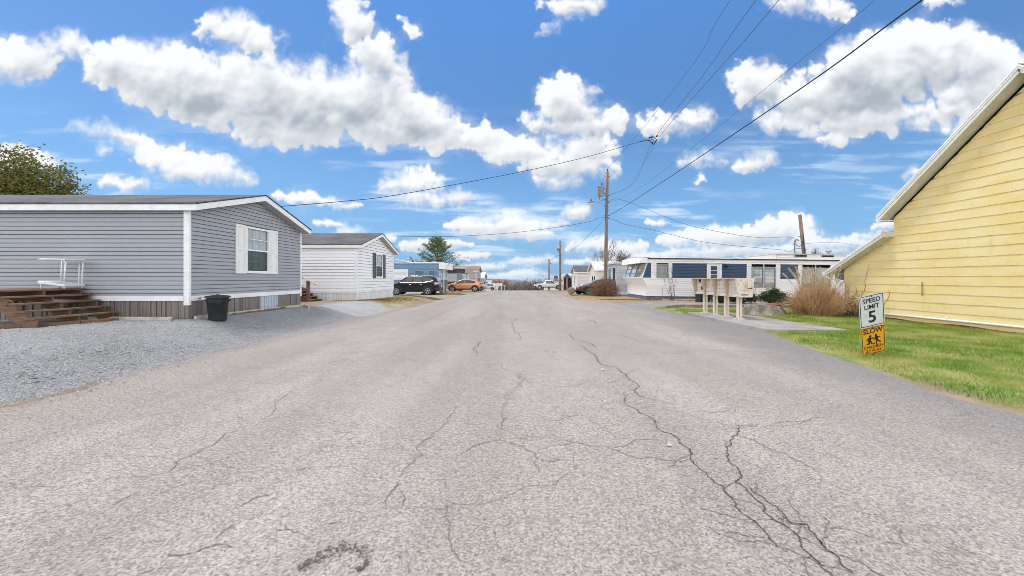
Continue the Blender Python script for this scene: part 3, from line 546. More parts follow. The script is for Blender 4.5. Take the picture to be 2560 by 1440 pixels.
def build_lawn():
    rr = np.random.RandomState(5); V = []
    def blades(n, x0, x1, y0, y1, hmin, hmax, w, ok):
        x = rr.uniform(x0, x1, n); y = rr.uniform(y0, y1, n); keep = np.array([ok(a, b) for a, b in zip(x, y)]); x, y = x[keep], y[keep]; k = len(x)
        z = np.array([gz(a, b) for a, b in zip(x, y)])-.005
        t = rr.uniform(0, 6.28, k); h = rr.uniform(hmin, hmax, k); ln = rr.uniform(.1, .9, k)*h; u = rr.uniform(0, 6.28, k); ww = w*rr.uniform(.6, 1.3, k)
        a = np.stack([x-np.cos(t)*ww, y-np.sin(t)*ww, z], -1); b = np.stack([x+np.cos(t)*ww, y+np.sin(t)*ww, z], -1); c = np.stack([x+np.cos(u)*ln, y+np.sin(u)*ln, z+h], -1)
        V.append(np.stack([a, b, c], 1))
    def lawn_ok(a, b):
        if a < xr(b)+.05 + .22*(.5+.5*math.sin(b*3.1+math.sin(b*7)))*R.random(): return False
        if 6.5 < a < 8.62 and 10.12 < b < 15.4: return False
        if a > 12.55 and b < 15.2 : return False
        if b > 17.55+.1*math.sin(a*2): return False
        if math.hypot(a-9.6, b-14.9) < .75: return False
        return True
    blades(70000, 5.2, 12.7, 3.0, 10.5, .02, .085, .0045, lawn_ok); blades(5000, 5.2, 12.7, 3.0, 12, .07, .13, .005, lambda a, b: lawn_ok(a, b) and math.sin(a*2.3+b)*math.sin(b*1.9-a*.7) > .45); blades(52000, 5.6, 13, 10.5, 17.9, .025, .085, .005, lawn_ok)
    blades(9000, 12.7, 22, 15.2, 18, .03, .09, .006, lawn_ok)
    def near_sign(a, b): return lawn_ok(a, b) and math.hypot((a-6.45)*.8, b-6.95) < .42
    blades(1500, 5.9, 7, 6.3, 7.4, .03, .085, .004, near_sign)
    blades(5000, 4.2, 9.2, 30.8, 32.2, .03, .10, .010, lambda a, b: a > xr(b)+.3); blades(3500, -9, -5.3, 25.6, 26.8, .03, .10, .010, lambda a, b: True); blades(3500, -8.6, -5.0, 34.9, 36.3, .03, .10, .012, lambda a, b: True)
    blades(160, -8.02, -7.86, 12.75, 12.98, .05, .16, .006, lambda a, b: True)
    tag(soup('lawn_grass', np.concatenate(V), W['lawn'], off=(9, 10, 0)), 'short green and straw coloured grass on the lawns', 'grass', kind='stuff')
# ---------------------------------------------------------------- wall cladding
UP = Vector((0,0,1))
def siding(mb, o, u, n, L, z0, z1, course=.103, lip=.013, lim=None, holes=(), dutch=False):
    o, u, n = Vector(o), Vector(u), Vector(n)
    pt = lambda s, z, d: o+u*s+UP*z+n*d
    prof = [(0,lip),(.60,lip*.80),(.74,lip*.25),(.86,lip*.02),(1,0)] if dutch else [(0,lip),(1,0)]
    z = z0
    while z < z1-1e-4:
        zb = min(z+course, z1); zm = (z+zb)/2; iv = [(0, L)]
        for (a, b, c, d) in holes:
            if c < zm < d: iv = [(p, q) for (s, t) in iv for (p, q) in ((s, min(t, a)), (max(s, b), t)) if q-p > 1e-3]
        for (s, t) in iv:
            def cl(v, zz):
                if lim is None: return v
                a, b = lim(zz); return min(max(v, a), b)
            last = None
            for (f, d) in prof:
                zz = z+(zb-z)*f; row = (pt(cl(s, zz), zz, d), pt(cl(t, zz), zz, d))
                if last is None:      # open shadow gap under the lap
                    zt_ = z+(zb-z)*.13; row = (pt(cl(s, zt_), zt_, lip), pt(cl(t, zt_), zt_, lip)); b0, b1 = pt(cl(s, z), z-.004, -.03), pt(cl(t, z), z-.004, -.03); c0, c1 = pt(cl(s, zt_), zt_, -.03), pt(cl(t, zt_), zt_, -.03); mb.face(b0, b1, c1, c0); mb.face(c0, c1, row[1], row[0])
                else: mb.face(last[0], last[1], row[1], row[0])
                last = row
        z = zb
def ribs(mb, o, u, n, L, z0, z1, pitch=.13, seed=1, zbase=None):
    """vertical ribbed skirting panels"""
    rr = random.Random(seed); o, u, n = Vector(o), Vector(u), Vector(n); s = 0
    while s < L-.01:
        w = min(pitch*rr.choice((.45,.7,1.,1.,1.25)), L-s); zb = z0 if zbase is None else zbase(o+u*(s+w/2))
        d = rr.choice((.006,.012,.02)); e = min(.018, w*.3)
        p = lambda a, z, dd: o+u*a+UP*z+n*dd
        mb.face(p(s, zb, d), p(s+w-e, zb, d), p(s+w-e, z1, d), p(s, z1, d))
        mb.face(p(s+w-e, zb, d), p(s+w-e, zb, -.012), p(s+w-e, z1, -.012), p(s+w-e, z1, d)); mb.face(p(s+w-e, zb, -.012), p(s+w, zb, -.012), p(s+w, z1, -.012), p(s+w-e, z1, -.012))
        mb.face(p(s, zb, -.012), p(s, zb, d), p(s, z1, d), p(s, z1, -.012)); s += w
def window(parent, o, u, n, w, z0, z1, frame_m, curtain_m=None, bars=(3,2), fr_w=.055, proud=.035, depth=.16, sash=True, split=None, cd=.06, curtain_gap=.3, lower_open=False, rail_m=None, local=False):
    """window part of a building: frame, with its pane and curtain as sub-parts. o = lower-left corner on the wall plane (z taken from z0)"""
    o, u, n = Vector(o), Vector(u), Vector(n); pt = lambda s, z, d: o+u*s+UP*z+n*d
    mb = MB()
    def bar(s0, za, s1, zb, d0, d1): mb.obox(pt((s0+s1)/2, (za+zb)/2, (d0+d1)/2), u*(s1-s0)/2, n*(d1-d0)/2, UP*(zb-za)/2)
    bar(0, z0, fr_w, z1, -.03, proud); bar(w-fr_w, z0, w, z1, -.03, proud); bar(fr_w, z0, w-fr_w, z0+fr_w, -.03, proud+.003); bar(fr_w, z1-fr_w, w-fr_w, z1, -.03, proud)
    zm = (z0+z1)/2 if split is None else split; ins = [(fr_w, w-fr_w, z0+fr_w, z1-fr_w)]
    if sash: bar(fr_w, zm-.02, w-fr_w, zm+.02, -.02, proud-.006); ins = [(fr_w, w-fr_w, z0+fr_w, zm-.02), (fr_w, w-fr_w, zm+.02, z1-fr_w)]
    if sash: bar(fr_w, z0+fr_w, fr_w+.022, zm-.02, -.02, .012); bar(w-fr_w-.022, z0+fr_w, w-fr_w, zm-.02, -.02, .012); bar(fr_w+.022, z0+fr_w, w-fr_w-.022, z0+fr_w+.025, -.02, .012)
    for (a, b, c, d) in ins:
        for i in range(1, bars[0]): s = lerp(a, b, i/bars[0]); bar(s-.008, c, s+.008, d, -.012, .004)
        for i in range(1, bars[1]): z = lerp(c, d, i/bars[1]); bar(a, z-.008, b, z+.008, -.013, .003)
    mb.mi = 1; p0, p1, p2, p3 = pt(0, z0, -depth), pt(w, z0, -depth), pt(w, z1, -depth), pt(0, z1, -depth); mb.face(p0, p1, p2, p3)
    for a, b in ((p0, p1), (p1, p2), (p2, p3), (p3, p0)): mb.face(a, b, b+n*depth*.9, a+n*depth*.9)
    f = mb.build('window', [frame_m, W['interior']], parent, local=local)
    g = MB(); g.face(pt(fr_w*.6, z0+fr_w*.6, -.004), pt(w-fr_w*.6, z0+fr_w*.6, -.004), pt(w-fr_w*.6, z1-fr_w*.6, -.004), pt(fr_w*.6, z1-fr_w*.6, -.004)); g.build('pane', W['glass'], f, local=local)
    if sash and fr_w > .05 and bars[0] > 1:
        g = MB(); g.face(pt(fr_w+.02, z0+fr_w+.02, .008), pt(w-fr_w-.02, z0+fr_w+.02, .008), pt(w-fr_w-.02, zm-.02, .008), pt(fr_w+.02, zm-.02, .008)); g.build('insect_screen', W['screen'], f, local=local)
    if curtain_m:
        cu = MB(); K = 44; lo = z0+.02 if not lower_open else lerp(z0, z1, .5)
        for (a, b) in ((.02, w*(.5-curtain_gap/2)), (w*(.5+curtain_gap/2), w-.02)) if curtain_gap > 0 else ((.02, w-.02),):
            q = []
            for i in range(K+1):
                s = lerp(a, b, i/K); q.append((s, -cd+.022*math.sin(i*1.15+a*9)+.01*math.sin(i*2.7)))
            for (s, d), (s2, d2) in zip(q, q[1:]): cu.face(pt(s, lo, d), pt(s2, lo, d2), pt(s2, z1-.02, d2), pt(s, z1-.02, d))
        cu.build('curtain', curtain_m, f, smooth=True, local=local)
    return f
def shutter(parent, o, u, n, w, z0, z1, m, local=False):
    o, u, n = Vector(o), Vector(u), Vector(n); pt = lambda s, z, d: o+u*s+UP*z+n*d; mb = MB()
    def blk(s0, za, s1, zb, d0, d1): mb.obox(pt((s0+s1)/2, (za+zb)/2, (d0+d1)/2), u*(s1-s0)/2, n*(d1-d0)/2, UP*(zb-za)/2)
    blk(0, z0, w, z1, .0, .018); t = .17*w; zm = (z0+z1)/2
    blk(0, z0, t, z1, .018, .032); blk(w-t, z0, w, z1, .018, .032); blk(t, z0, w-t, z0+t, .018, .032); blk(t, z1-t, w-t, z1, .018, .032); blk(t, zm-t*.6, w-t, zm+t*.6, .018, .032)
    for za, zb in ((z0+t, zm-t*.6), (zm+t*.6, z1-t)): blk(t+.03, za+.03, w-t-.03, zb-.03, .018, .026)
    return mb.build('shutter', m, parent, bevel=.004, local=local)
# ---------------------------------------------------------------- gable-roofed mobile homes
def gable_home(name, label, side, Xf, Y0, Y1, length, zg, zb, zt, zp, ov, wall_m, trim_m, roof_m, skirt_m, course=.103, dutch=False, lip=.013, windows=(), fascia=.15, detail=True, long_windows=(), group=None, pale_panel=None, corner_foot=0.0):
    """side -1: stands left of the road, gable facing +X.  zt wall top at the eaves, zp roof top at the ridge (all world heights)"""
    nx = -side; Xb = Xf+side*length; Yc = (Y0+Y1)/2; root = thing(name, (Xf, Yc, zg), label, 'mobile home', group)
    slope = (zp-.10-zt)/((Y1-Y0)/2); D = Y1-Y0
    lim = lambda z: (0, D) if z <= zt else ((z-zt)/slope, D-(z-zt)/slope)
    holes = [(w['y']-Y0, w['y']-Y0+w['w'], w['z0']+.02, w['z1']-.02) for w in windows]
    mb = MB(); gz0 = zb
    lh = [(abs(w['x']-Xf), abs(w['x']-Xf)+w['w'], w['z0']+.02, w['z1']-.02) for w in long_windows]
    siding(mb, (Xf, Y0, 0), (0,1,0), (nx,0,0), D, gz0, zp-.10, course, lip, lim, holes, dutch)
    siding(mb, (Xf, Y0, 0), (side,0,0), (0,-1,0), length, gz0, zt, course, lip, None, lh, dutch)
    mb.face((Xb, Y0, zb), (Xb, Y1, zb), (Xb, Y1, zt), (Xb, Yc, zp-.1), (Xb, Y0, zt)); mb.face((Xf, Y1, zb), (Xb, Y1, zb), (Xb, Y1, zt), (Xf, Y1, zt))
    mb.build('wall', wall_m, root)
    # trim: corner posts and the band above the skirting
    e = .022
    for (x, y, sy) in ((Xf, Y0, -1), (Xf, Y1, 1)):
        mb = MB(); mb.box(min(x-nx*.11, x+nx*e), min(y+sy*e, y-sy*.05), zb-corner_foot-.08, max(x-nx*.11, x+nx*e), max(y+sy*e, y-sy*.05), zt); 
        mb.build('corner_post', trim_m, root, bevel=.004 if detail else 0)
    mb = MB(); mb.box(min(Xf+nx*.004, Xf+nx*.03), Y0+.055, zb-.075, max(Xf+nx*.004, Xf+nx*.03), Y1-.055, zb+.045); mb.box(min(Xb, Xf-nx*.115), Y0-.03, zb-.075, max(Xb, Xf-nx*.115), Y0-.004, zb+.045); mb.build('base_trim', trim_m, root, bevel=.004 if detail else 0)
    # skirting
    mb = MB(); zbase = lambda p: min(gz(p.x, p.y), zg)-.04; cuts = [(0, D)] if not pale_panel else [(0, pale_panel[0]-Y0), (pale_panel[1]-Y0, D)]
    for k, (a, b) in enumerate(cuts): ribs(mb, (Xf-nx*.01, Y0+a, 0), (0,1,0), (nx,0,0), b-a, 0, zb-.075, .13, 3+k, zbase)
    ribs(mb, (Xf, Y0+.01, 0), (side,0,0), (0,-1,0), length, 0, zb-.075, .10 if detail else .2, 9, zbase); mb.box(min(Xf-nx*.03, Xb), Y0+.03, zg-.5, max(Xf-nx*.03, Xb), Y1, zb-.075)
    mb.build('skirting', skirt_m, root)
    if pale_panel:
        mb = MB(); ribs(mb, (Xf-nx*.006, pale_panel[0], 0), (0,1,0), (nx,0,0), pale_panel[1]-pale_panel[0], 0, zb-.075, .11, 8, zbase); o = mb.build('skirting_panel', W['skirt_pale'], root); o['label'] = 'pale blue-grey replacement skirting panel'
    # roof
    xa, xb2 = Xf+nx*ov, Xb-nx*.3; ye = .15; zr = lambda y: zp-abs(y-Yc)*slope
    for sgn in (-1, 1):
        ys = Y0-ye if sgn < 0 else Y1+ye; mb = MB(); t = .035
        mb.prism([(xa+nx*.015, ys+sgn*.02, zr(ys)), (xa+nx*.015, Yc, zp), (xa+nx*.015, Yc, zp-t), (xa+nx*.015, ys+sgn*.02, zr(ys)-t)], (xb2-xa, 0, 0)); mb.build('roof_slope', roof_m, root)
        # rake board on the gable, eave board along the side
        mb = MB(); mb.prism([(xa, ys, zr(ys)-t-.002), (xa, Yc, zp-t-.002), (xa, Yc, zp-t-fascia), (xa, ys, zr(ys)-t-fascia)], (-nx*.025, 0, 0)); mb.build('rake_board', trim_m, root)
        mb = MB(); x1 = xa-nx*.027; mb.prism([(x1, ys, zr(ys)-t-.004), (x1, ys-sgn*.022, zr(ys)-t-.004), (x1, ys-sgn*.022, zr(ys)-t-fascia), (x1, ys, zr(ys)-t-fascia)], (xb2-x1, 0, 0)); mb.build('eave_board', trim_m, root)
        mb = MB(); x0 = xa-nx*.03; mb.face((x0, ys-sgn*.03, zr(ys)-t-fascia+.012), (x0, Yc, zp-t-fascia+.012), (Xf-nx*.02, Yc, zp-t-fascia+.012), (Xf-nx*.02, ys-sgn*.03, zr(ys)-t-fascia+.012))
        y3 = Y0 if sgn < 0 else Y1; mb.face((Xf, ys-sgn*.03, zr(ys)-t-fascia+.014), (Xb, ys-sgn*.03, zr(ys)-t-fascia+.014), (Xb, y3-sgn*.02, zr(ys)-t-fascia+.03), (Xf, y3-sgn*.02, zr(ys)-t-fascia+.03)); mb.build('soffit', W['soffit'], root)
    # windows on the gable
    for w in windows:
        window(root, (Xf+nx*lip*.4, w['y'], 0) if nx > 0 else (Xf+nx*lip*.4, w['y']+w['w'], 0), (0, 1 if nx > 0 else -1, 0), (nx,0,0), w['w'], w['z0'], w['z1'], trim_m if not w.get('dark') else W['interior'], w.get('curtain', W['curtain']), w.get('bars', (3,2)), curtain_gap=w.get('gap', .25))
        if w.get('shutter'):
            sw = w.get('sw', .38)
            for ya in (w['y']-sw-.01, w['y']+w['w']+.01): shutter(root, (Xf+nx*lip, ya if nx > 0 else ya+sw, 0), (0, 1 if nx > 0 else -1, 0), (nx,0,0), sw, w['z0']-.01, w['z1']+.01, w['shutter'])
    for w in long_windows:
        window(root, (w['x']-(w['w'] if side < 0 else 0), Y0-lip*.4, 0), (1,0,0), (0,-1,0), w['w'], w['z0'], w['z1'], trim_m, w.get('curtain', W['curtain']), w.get('bars', (1,1)))
    return root
def text_mesh(name, body, size, mat_, parent, origin, u, v, depth=.002, font_scale_x=1.0, align='CENTER', local=False, bold=0.0):
    """solid letters: curve text turned into a mesh lying in the plane (u, v)"""
    cu = bpy.data.curves.new(name, 'FONT'); cu.body = body; cu.size = size; cu.align_x = align; cu.align_y = 'CENTER'; cu.extrude = depth/2; cu.offset = bold; cu.resolution_u = 6
    tmp = bpy.data.objects.new('tmp_text', cu); C.objects.link(tmp); bpy.context.view_layer.update(); dg = bpy.context.evaluated_depsgraph_get()
    me = bpy.data.meshes.new_from_object(tmp.evaluated_get(dg)); bpy.data.objects.remove(tmp); bpy.data.curves.remove(cu)
    u, v = Vector(u).normalized(), Vector(v).normalized(); n = u.cross(v); o = Vector(origin)-(Vector((0,0,0)) if local or parent is None else root_of(parent).location)
    for vt in me.vertices: vt.co = o+u*vt.co.x*font_scale_x+v*vt.co.y+n*vt.co.z
    me.materials.clear(); me.materials.append(mat_); me.name = name
    ob = bpy.data.objects.new(name, me); C.objects.link(ob); ob.parent = parent; return ob
def stair(label, nosings, y0, y1, ground_z, land_x, m, group):
    """timber stair coming down towards the road beside the wall: treads, saw-cut stringers, landing"""
    root = thing('wooden_steps', (nosings[0][0], y0, ground_z), label, 'steps', group)
    for k, (x, z) in enumerate(nosings):
        for j in (0, 1):
            w = .13; mb = MB(); mb.box(x-w*(j+1)-.006*j, y0-.03+.004*((k+j) % 3), z-.036, x-w*j-.006*j, y1-.003*((k+2*j) % 3), z); mb.build('tread', m, root, bevel=.004)
    xt, zt = nosings[-1]; n = max(2, int((xt-.28-land_x)/.145))
    for i in range(n): a = lerp(xt-.272, land_x, i/n); b = lerp(xt-.272, land_x, (i+1)/n); mb = MB(); mb.box(b+.008, y0-.03+.006*(i % 2), zt-.036, a, y1-.002*(i % 3), zt-.001*(i % 2)); mb.build('landing_board', m, root, bevel=.004)
    for y in (y0+.02, (y0+y1)/2-.02, y1-.09):
        top = []; 
        for k, (x, z) in enumerate(nosings): top += [(x-.02, (nosings[k-1][1]-.038) if k else ground_z-.03), (x-.02, z-.038)]
        poly = top+[(land_x, zt-.038), (land_x, zt-.20), (xt-.15, zt-.28), (nosings[0][0]-.30, ground_z-.03)]; mb = MB(); mb.prism([(px, y, pz) for px, pz in poly], (0, .038, 0)); mb.build('stringer', m, root)
    for y in (y0, y1-.08):
        for x in (land_x+.05, xt-.42): mb = MB(); mb.box(x, y, ground_z-.05, x+.085, y+.085, zt-.202 if x < xt-.5 else zt-.31); mb.build('leg', m, root)
    return root
def build_left():
    # grey home
    h = gable_home('mobile_home', 'grey vinyl mobile home with white trim and brown skirting, nearest on the left', -1, -8.09, 9.40, 14.22, 15.5, .44, .97, 3.22, 4.02, .30, W['grey_siding'], W['trim'], W['shingle'], W['skirt'], course=.103, dutch=True, lip=.016,
        windows=[dict(y=11.33, w=1.06, z0=1.60, z1=3.0, shutter=W['shutter_white'], sw=.40, curtain=W['curtain'], gap=.0)], pale_panel=(12.0, 12.9), corner_foot=.10)
    text_mesh('house_number', '68', .075, W['ink'], h, (-8.055, 9.68, .945), (0,1,0), (0,0,1))
    # board edging along the grey home
    def edging(pts, label, m=W['wood_pale'], w=.05, hgt=.09, name='landscape_timber', group='timber edging boards'):
        mb = MB()
        for a, b in zip(pts, pts[1:]): mb.beam(a, b, w, hgt)
        return tag(mb.build(name, m, bevel=.006), label, 'timber edging', group)
    g = lambda x, y, dz=.03: (x, y, gz(x, y)+dz)
    edging([g(-7.98, 9.45), g(-7.97, 14.3)], 'pale board edging along the foot of the grey gable wall')
    edging([g(-10.4, 9.28), g(-8.35, 9.22), g(-8.15, 8.95)], 'pale board lying under the long side of the grey home')
    edging([g(-12.5, 7.3), g(-10.3, 7.5), g(-9.6, 8.4), g(-9.5, 9.1)], 'weathered board on the gravel in front of the left steps', W['wood'])
    edging([g(-8.0, 14.3), g(-7.45, 13.6)], 'short pale board lying loose past the grey home corner')
    # dead leaves along the wall foot
    def leaves(name, label, spots, n, spread, m=W['dead'], s=(.02,.045), seed=1):
        rr = random.Random(seed); vs = []
        for _ in range(n):
            a, b = rr.choice(spots); t = rr.random(); x = lerp(a[0], b[0], t)+rr.gauss(0, spread); y = lerp(a[1], b[1], t)+rr.gauss(0, spread); z = max(gz(x, y), 0)+rr.uniform(.005, .03); q = rr.uniform(*s); th = rr.uniform(0, 6.28); tl = rr.uniform(-.5,.5)
            c, d = math.cos(th)*q, math.sin(th)*q; vs.append([(x+c, y+d, z+tl*q), (x-d*.6, y+c*.6, z), (x-c, y-d, z-tl*q+.008), (x+d*.6, y-c*.6, z)])
        return tag(soup(name, np.array(vs), m, off=vs[0][0]), label, 'leaves', kind='stuff')
    leaves('leaf_litter', 'brown dead leaves along the foot of the grey home', [((-7.9,10.4),(-7.9,12.9))], 260, .06, seed=2)
    leaves('leaf_litter', 'orange leaf litter along the foot of the blue and white trailer', [((7.2,24.6),(16,24.4)),((5.6,25.3),(8.2,25.0))], 2600, .28, s=(.03,.07), seed=3)
    leaves('leaf_litter', 'dry brown leaves by the white home corner', [((-8.6,18.9),(-6.6,20.2)),((-7.4,19.5),(-6.4,23.5))], 1100, .35, s=(.02,.05), seed=4)
    leaves('leaf_litter', 'brown leaf heap on the concrete pad', [((8.3,10.75),(8.55,10.8))], 90, .07, s=(.02,.05), seed=6)
    leaves('leaf_litter', 'scattered dead leaves on the lawn round the road sign', [((5.7,6.2),(12.3,7)),((6.2,8.5),(12.2,9)),((8.9,11),(12.3,12)),((7,5),(12,4.5))], 420, .8, s=(.012,.03), seed=9)
    leaves('leaf_litter', 'dead leaves and sticks along the yellow wall', [((12.45,9),(12.45,14.5))], 700, .13, s=(.02,.05), seed=7)
    # steps at the frame edge, white chair on them
    stair('brown timber steps against the grey home wall', [(-9.76,.65),(-9.96,.79),(-10.16,.94),(-10.35,1.08),(-10.54,1.21)], 7.75, 9.33, .45, -12.3, W['wood'], 'timber steps at the homes')
    ch = thing('garden_chair', (-10.95, 9.05, 1.21), 'white chair with tubular frame standing on the brown steps', 'chair')
    o_ = -.36; K_ = lambda x, y, z: (x+o_, y, z)
    mb = MB(); mb.prism([K_(-10.75, 8.85, 1.40), K_(-10.10, 8.85, 1.30), K_(-10.12, 8.85, 1.255), K_(-10.75, 8.85, 1.33)], (0, .42, 0)); mb.build('seat', W['white_metal'], ch, bevel=.012)
    for y in (8.88, 9.24):
        mb = MB(); mb.tube([K_(-10.16, y, 1.30), K_(-10.15, y, 1.6), K_(-10.13, y, 1.82), K_(-10.19, y, 1.89), K_(-10.7, y, 1.90)], .014, 8); mb.build('frame_tube', W['white_metal'], ch, smooth=True)
        mb = MB(); mb.cyl(K_(-10.24, y, 1.29), K_(-10.22, y, 1.88), .012, n=8); mb.build('back_tube', W['white_metal'], ch, smooth=True)
        for x in (-10.16, -10.7): mb = MB(); mb.cyl(K_(x, y, 1.21), K_(x, y, 1.33), .014, n=8); mb.build('leg', W['white_metal'], ch, smooth=True)
    mb = MB(); mb.box(-10.75+o_, 8.86, 1.88, -10.10+o_, 9.26, 1.905); mb.build('armrest', W['white_metal'], ch, bevel=.008)
    # rubbish bin
    x, y = -7.56, 9.63; z = gz(x, y)-.01; b = thing('trash_can', (x, y, z), 'round black plastic bin with lid by the grey home corner', 'trash can')
    mb = MB(); mb.lathe((x, y, z), [(0,0),(.180,0),(.188,.02),(.218,.45),(.226,.455),(.226,.48),(.232,.585),(.240,.59),(.240,.61),(.21,.61)], 40); mb.build('bin_body', W['black_plastic'], b, smooth=True)
    mb = MB(); mb.lathe((x, y, z), [(.268,.578),(.272,.592),(.262,.606),(.235,.622),(.10,.640),(.04,.642),(.035,.655),(0,.656)], 40); mb.build('lid', W['black_plastic'], b, smooth=True)
    for s in (-1, 1):
        mb = MB(); mb.tube([(x+s*.215, y-.08, z+.49), (x+s*.265, y-.075, z+.52), (x+s*.265, y+.075, z+.52), (x+s*.215, y+.08, z+.49)], .014, 8); mb.build('handle', W['black_plastic'], b, smooth=True)
    mb = MB()
    for k in range(9): a = math.radians(200+k*17.5); mb.beam((x+.226*math.cos(a), y+.226*math.sin(a), z+.47-.05*abs(k-4)/4), (x+.226*math.cos(a+.3), y+.226*math.sin(a+.3), z+.47-.05*abs(k-3)/4), .012, .012)
    mb.build('moulded_band', W['black_plastic'], b)
    # white home
    gable_home('mobile_home', 'white vinyl mobile home with slate shutters, second on the left', -1, -8.10, 19.2, 24.7, 15, .33, .80, 3.10, 4.03, .30, W['white_siding'], W['trim'], W['shingle'], W['skirt_white'], course=.155, lip=.025,
        windows=[dict(y=21.60, w=1.12, z0=1.48, z1=2.86, shutter=W['shutter_dark'], sw=.40, curtain=W['curtain_white'], gap=.0, bars=(3,2))])
    st = stair('weathered timber steps with a handrail beside the white home', [(-9.80,.44),(-10.02,.58),(-10.24,.72),(-10.46,.86),(-10.68,1.0)], 17.95, 19.13, .36, -12.4, W['wood'], 'timber steps at the homes')
    mb = MB(); mb.box(-9.86, 17.78, .30, -9.74, 17.90, 1.345); mb.build('post', W['wood'], st, bevel=.006)
    mb = MB(); mb.beam((-11.2, 17.84, 2.10), (-9.43, 17.84, 1.165), .09, .035); mb.build('handrail', W['wood_pale'], st, bevel=.005)
    mb = MB(); mb.beam((-11.2, 17.845, 1.60), (-9.87, 17.845, .90), .04, .08); mb.build('lower_rail', W['wood'], st)
    for k in range(5): mb = MB(); xx = -10.12-.24*k; mb.box(xx-.02, 17.79, .55+.12*k, xx+.02, 17.822, 1.50+.127*k); mb.build('baluster', W['wood'], st)
    # timber kerbs at the parking spots
    edging([g(-8.0, 26.0, .07), g(-5.45, 25.75, .07)], 'brown timber kerb beside the black car, near the white home', W['timber'], .16, .15)
    edging([g(-9.0, 35.2, .06), g(-5.3, 34.9, .06)], 'brown timber kerb between the black car and the orange car', W['timber'], .16, .14)
    # blue trailer on the left with bay end
    flat_trailer('blue and white flat-roofed trailer behind the black car', -8.05, 38.4, 43.0, 14, .0, .62, 3.0, W['sky_blue'], W['white_siding'], W['sky_blue'])
    t = thing('awning', (-15.2, 37.4, 3.0), 'curved white awning showing above the blue trailer roof', 'awning'); mb = MB(); pr = []
    for k in range(9): q = k/8; pr.append((-16.5+5.6*q, 39.5, 3.06+.62*math.sin(math.pi*min(1, .35+q*.65))))
    mb.prism(pr+[(p[0], 39.5, p[2]-.05) for p in reversed(pr)], (0, 2.5, 0)); mb.build('canopy', W['white_roof'], t)
    mb = MB(); mb.prism([(-16.5, 39.48, 3.02), (-12.2, 39.48, 3.02), (-16.5, 39.48, 3.45)], (0,.03,0)); mb.build('valance', W['black_wood'], t)
    for q in (-15.5, -12.5):
        mb = MB(); mb.box(q-.03, 39.8, -.1, q+.03, 39.86, 3.2); mb.build('post', W['white_metal'], t)
    # brown and white trailer, tan gabled home, pale gabled home farther on
    flat_trailer('dark brown and white flat-roofed trailer behind the orange car', -8.0, 56.5, 61.3, 9.5, crest(58), crest(58)+.55, 2.95, W['dark_brown'], W['pale_grey'], W['dark_brown'], brow_m=W['tan_siding'])
    gable_home('mobile_home', 'tan mobile home with brown roof behind the brown trailer', -1, -8.0, 71.5, 79.5, 14, crest(74)-.1, crest(74)+.55, 2.78, 3.95, .35, W['tan_siding'], W['cream_siding'], W['brown_roof'], W['cream_siding'], course=.3, lip=.02, detail=False,
        windows=[dict(y=74.0, w=.8, z0=-.1, z1=1.5, bars=(1,1), dark=True, curtain=None), dict(y=76.4, w=.8, z0=-.1, z1=1.5, bars=(1,1), dark=True, curtain=None)])
    gable_home('mobile_home', 'small pale gabled home beyond the tan home', -1, -7.9, 84, 91.5, 12, crest(88)-.1, crest(88)+.4, 1.55, 2.9, .3, W['tan_siding'], W['cream_siding'], W['white_roof'], W['cream_siding'], course=.3, detail=False, windows=[dict(y=86.8, w=.9, z0=-1.0, z1=.6, bars=(1,1), dark=True, curtain=None)])
    # far bits: small pale building, long white trailer
    for (x0, x1, y, z1, lab, m) in ((-9.8, -7.9, 108, .95, 'small white flat-roofed shed far down the left side', W['old_white']), (-8.6, -5.6, 124, -.15, 'long white box trailer far beyond the parked white car', W['white_siding'])):
        zg = crest(y); r = thing('storage_shed' if 'shed' in lab else 'box_trailer', ((x0+x1)/2, y, zg), lab, 'shed' if 'shed' in lab else 'trailer'); mb = MB(); mb.box(x0, y, zg, x1, y+3, z1-.25); mb.build('body', m, r)
        mb = MB(); mb.box(x0-.15, y-.15, z1-.24, x1+.15, y+3.1, z1); mb.build('roof', W['white_roof'], r)
        mb = MB(); mb.box(x0+.3, y-.02, z1-1.6, x0+.9, y-.004, z1-.5); mb.build('door', W['shutter_dark'], r)
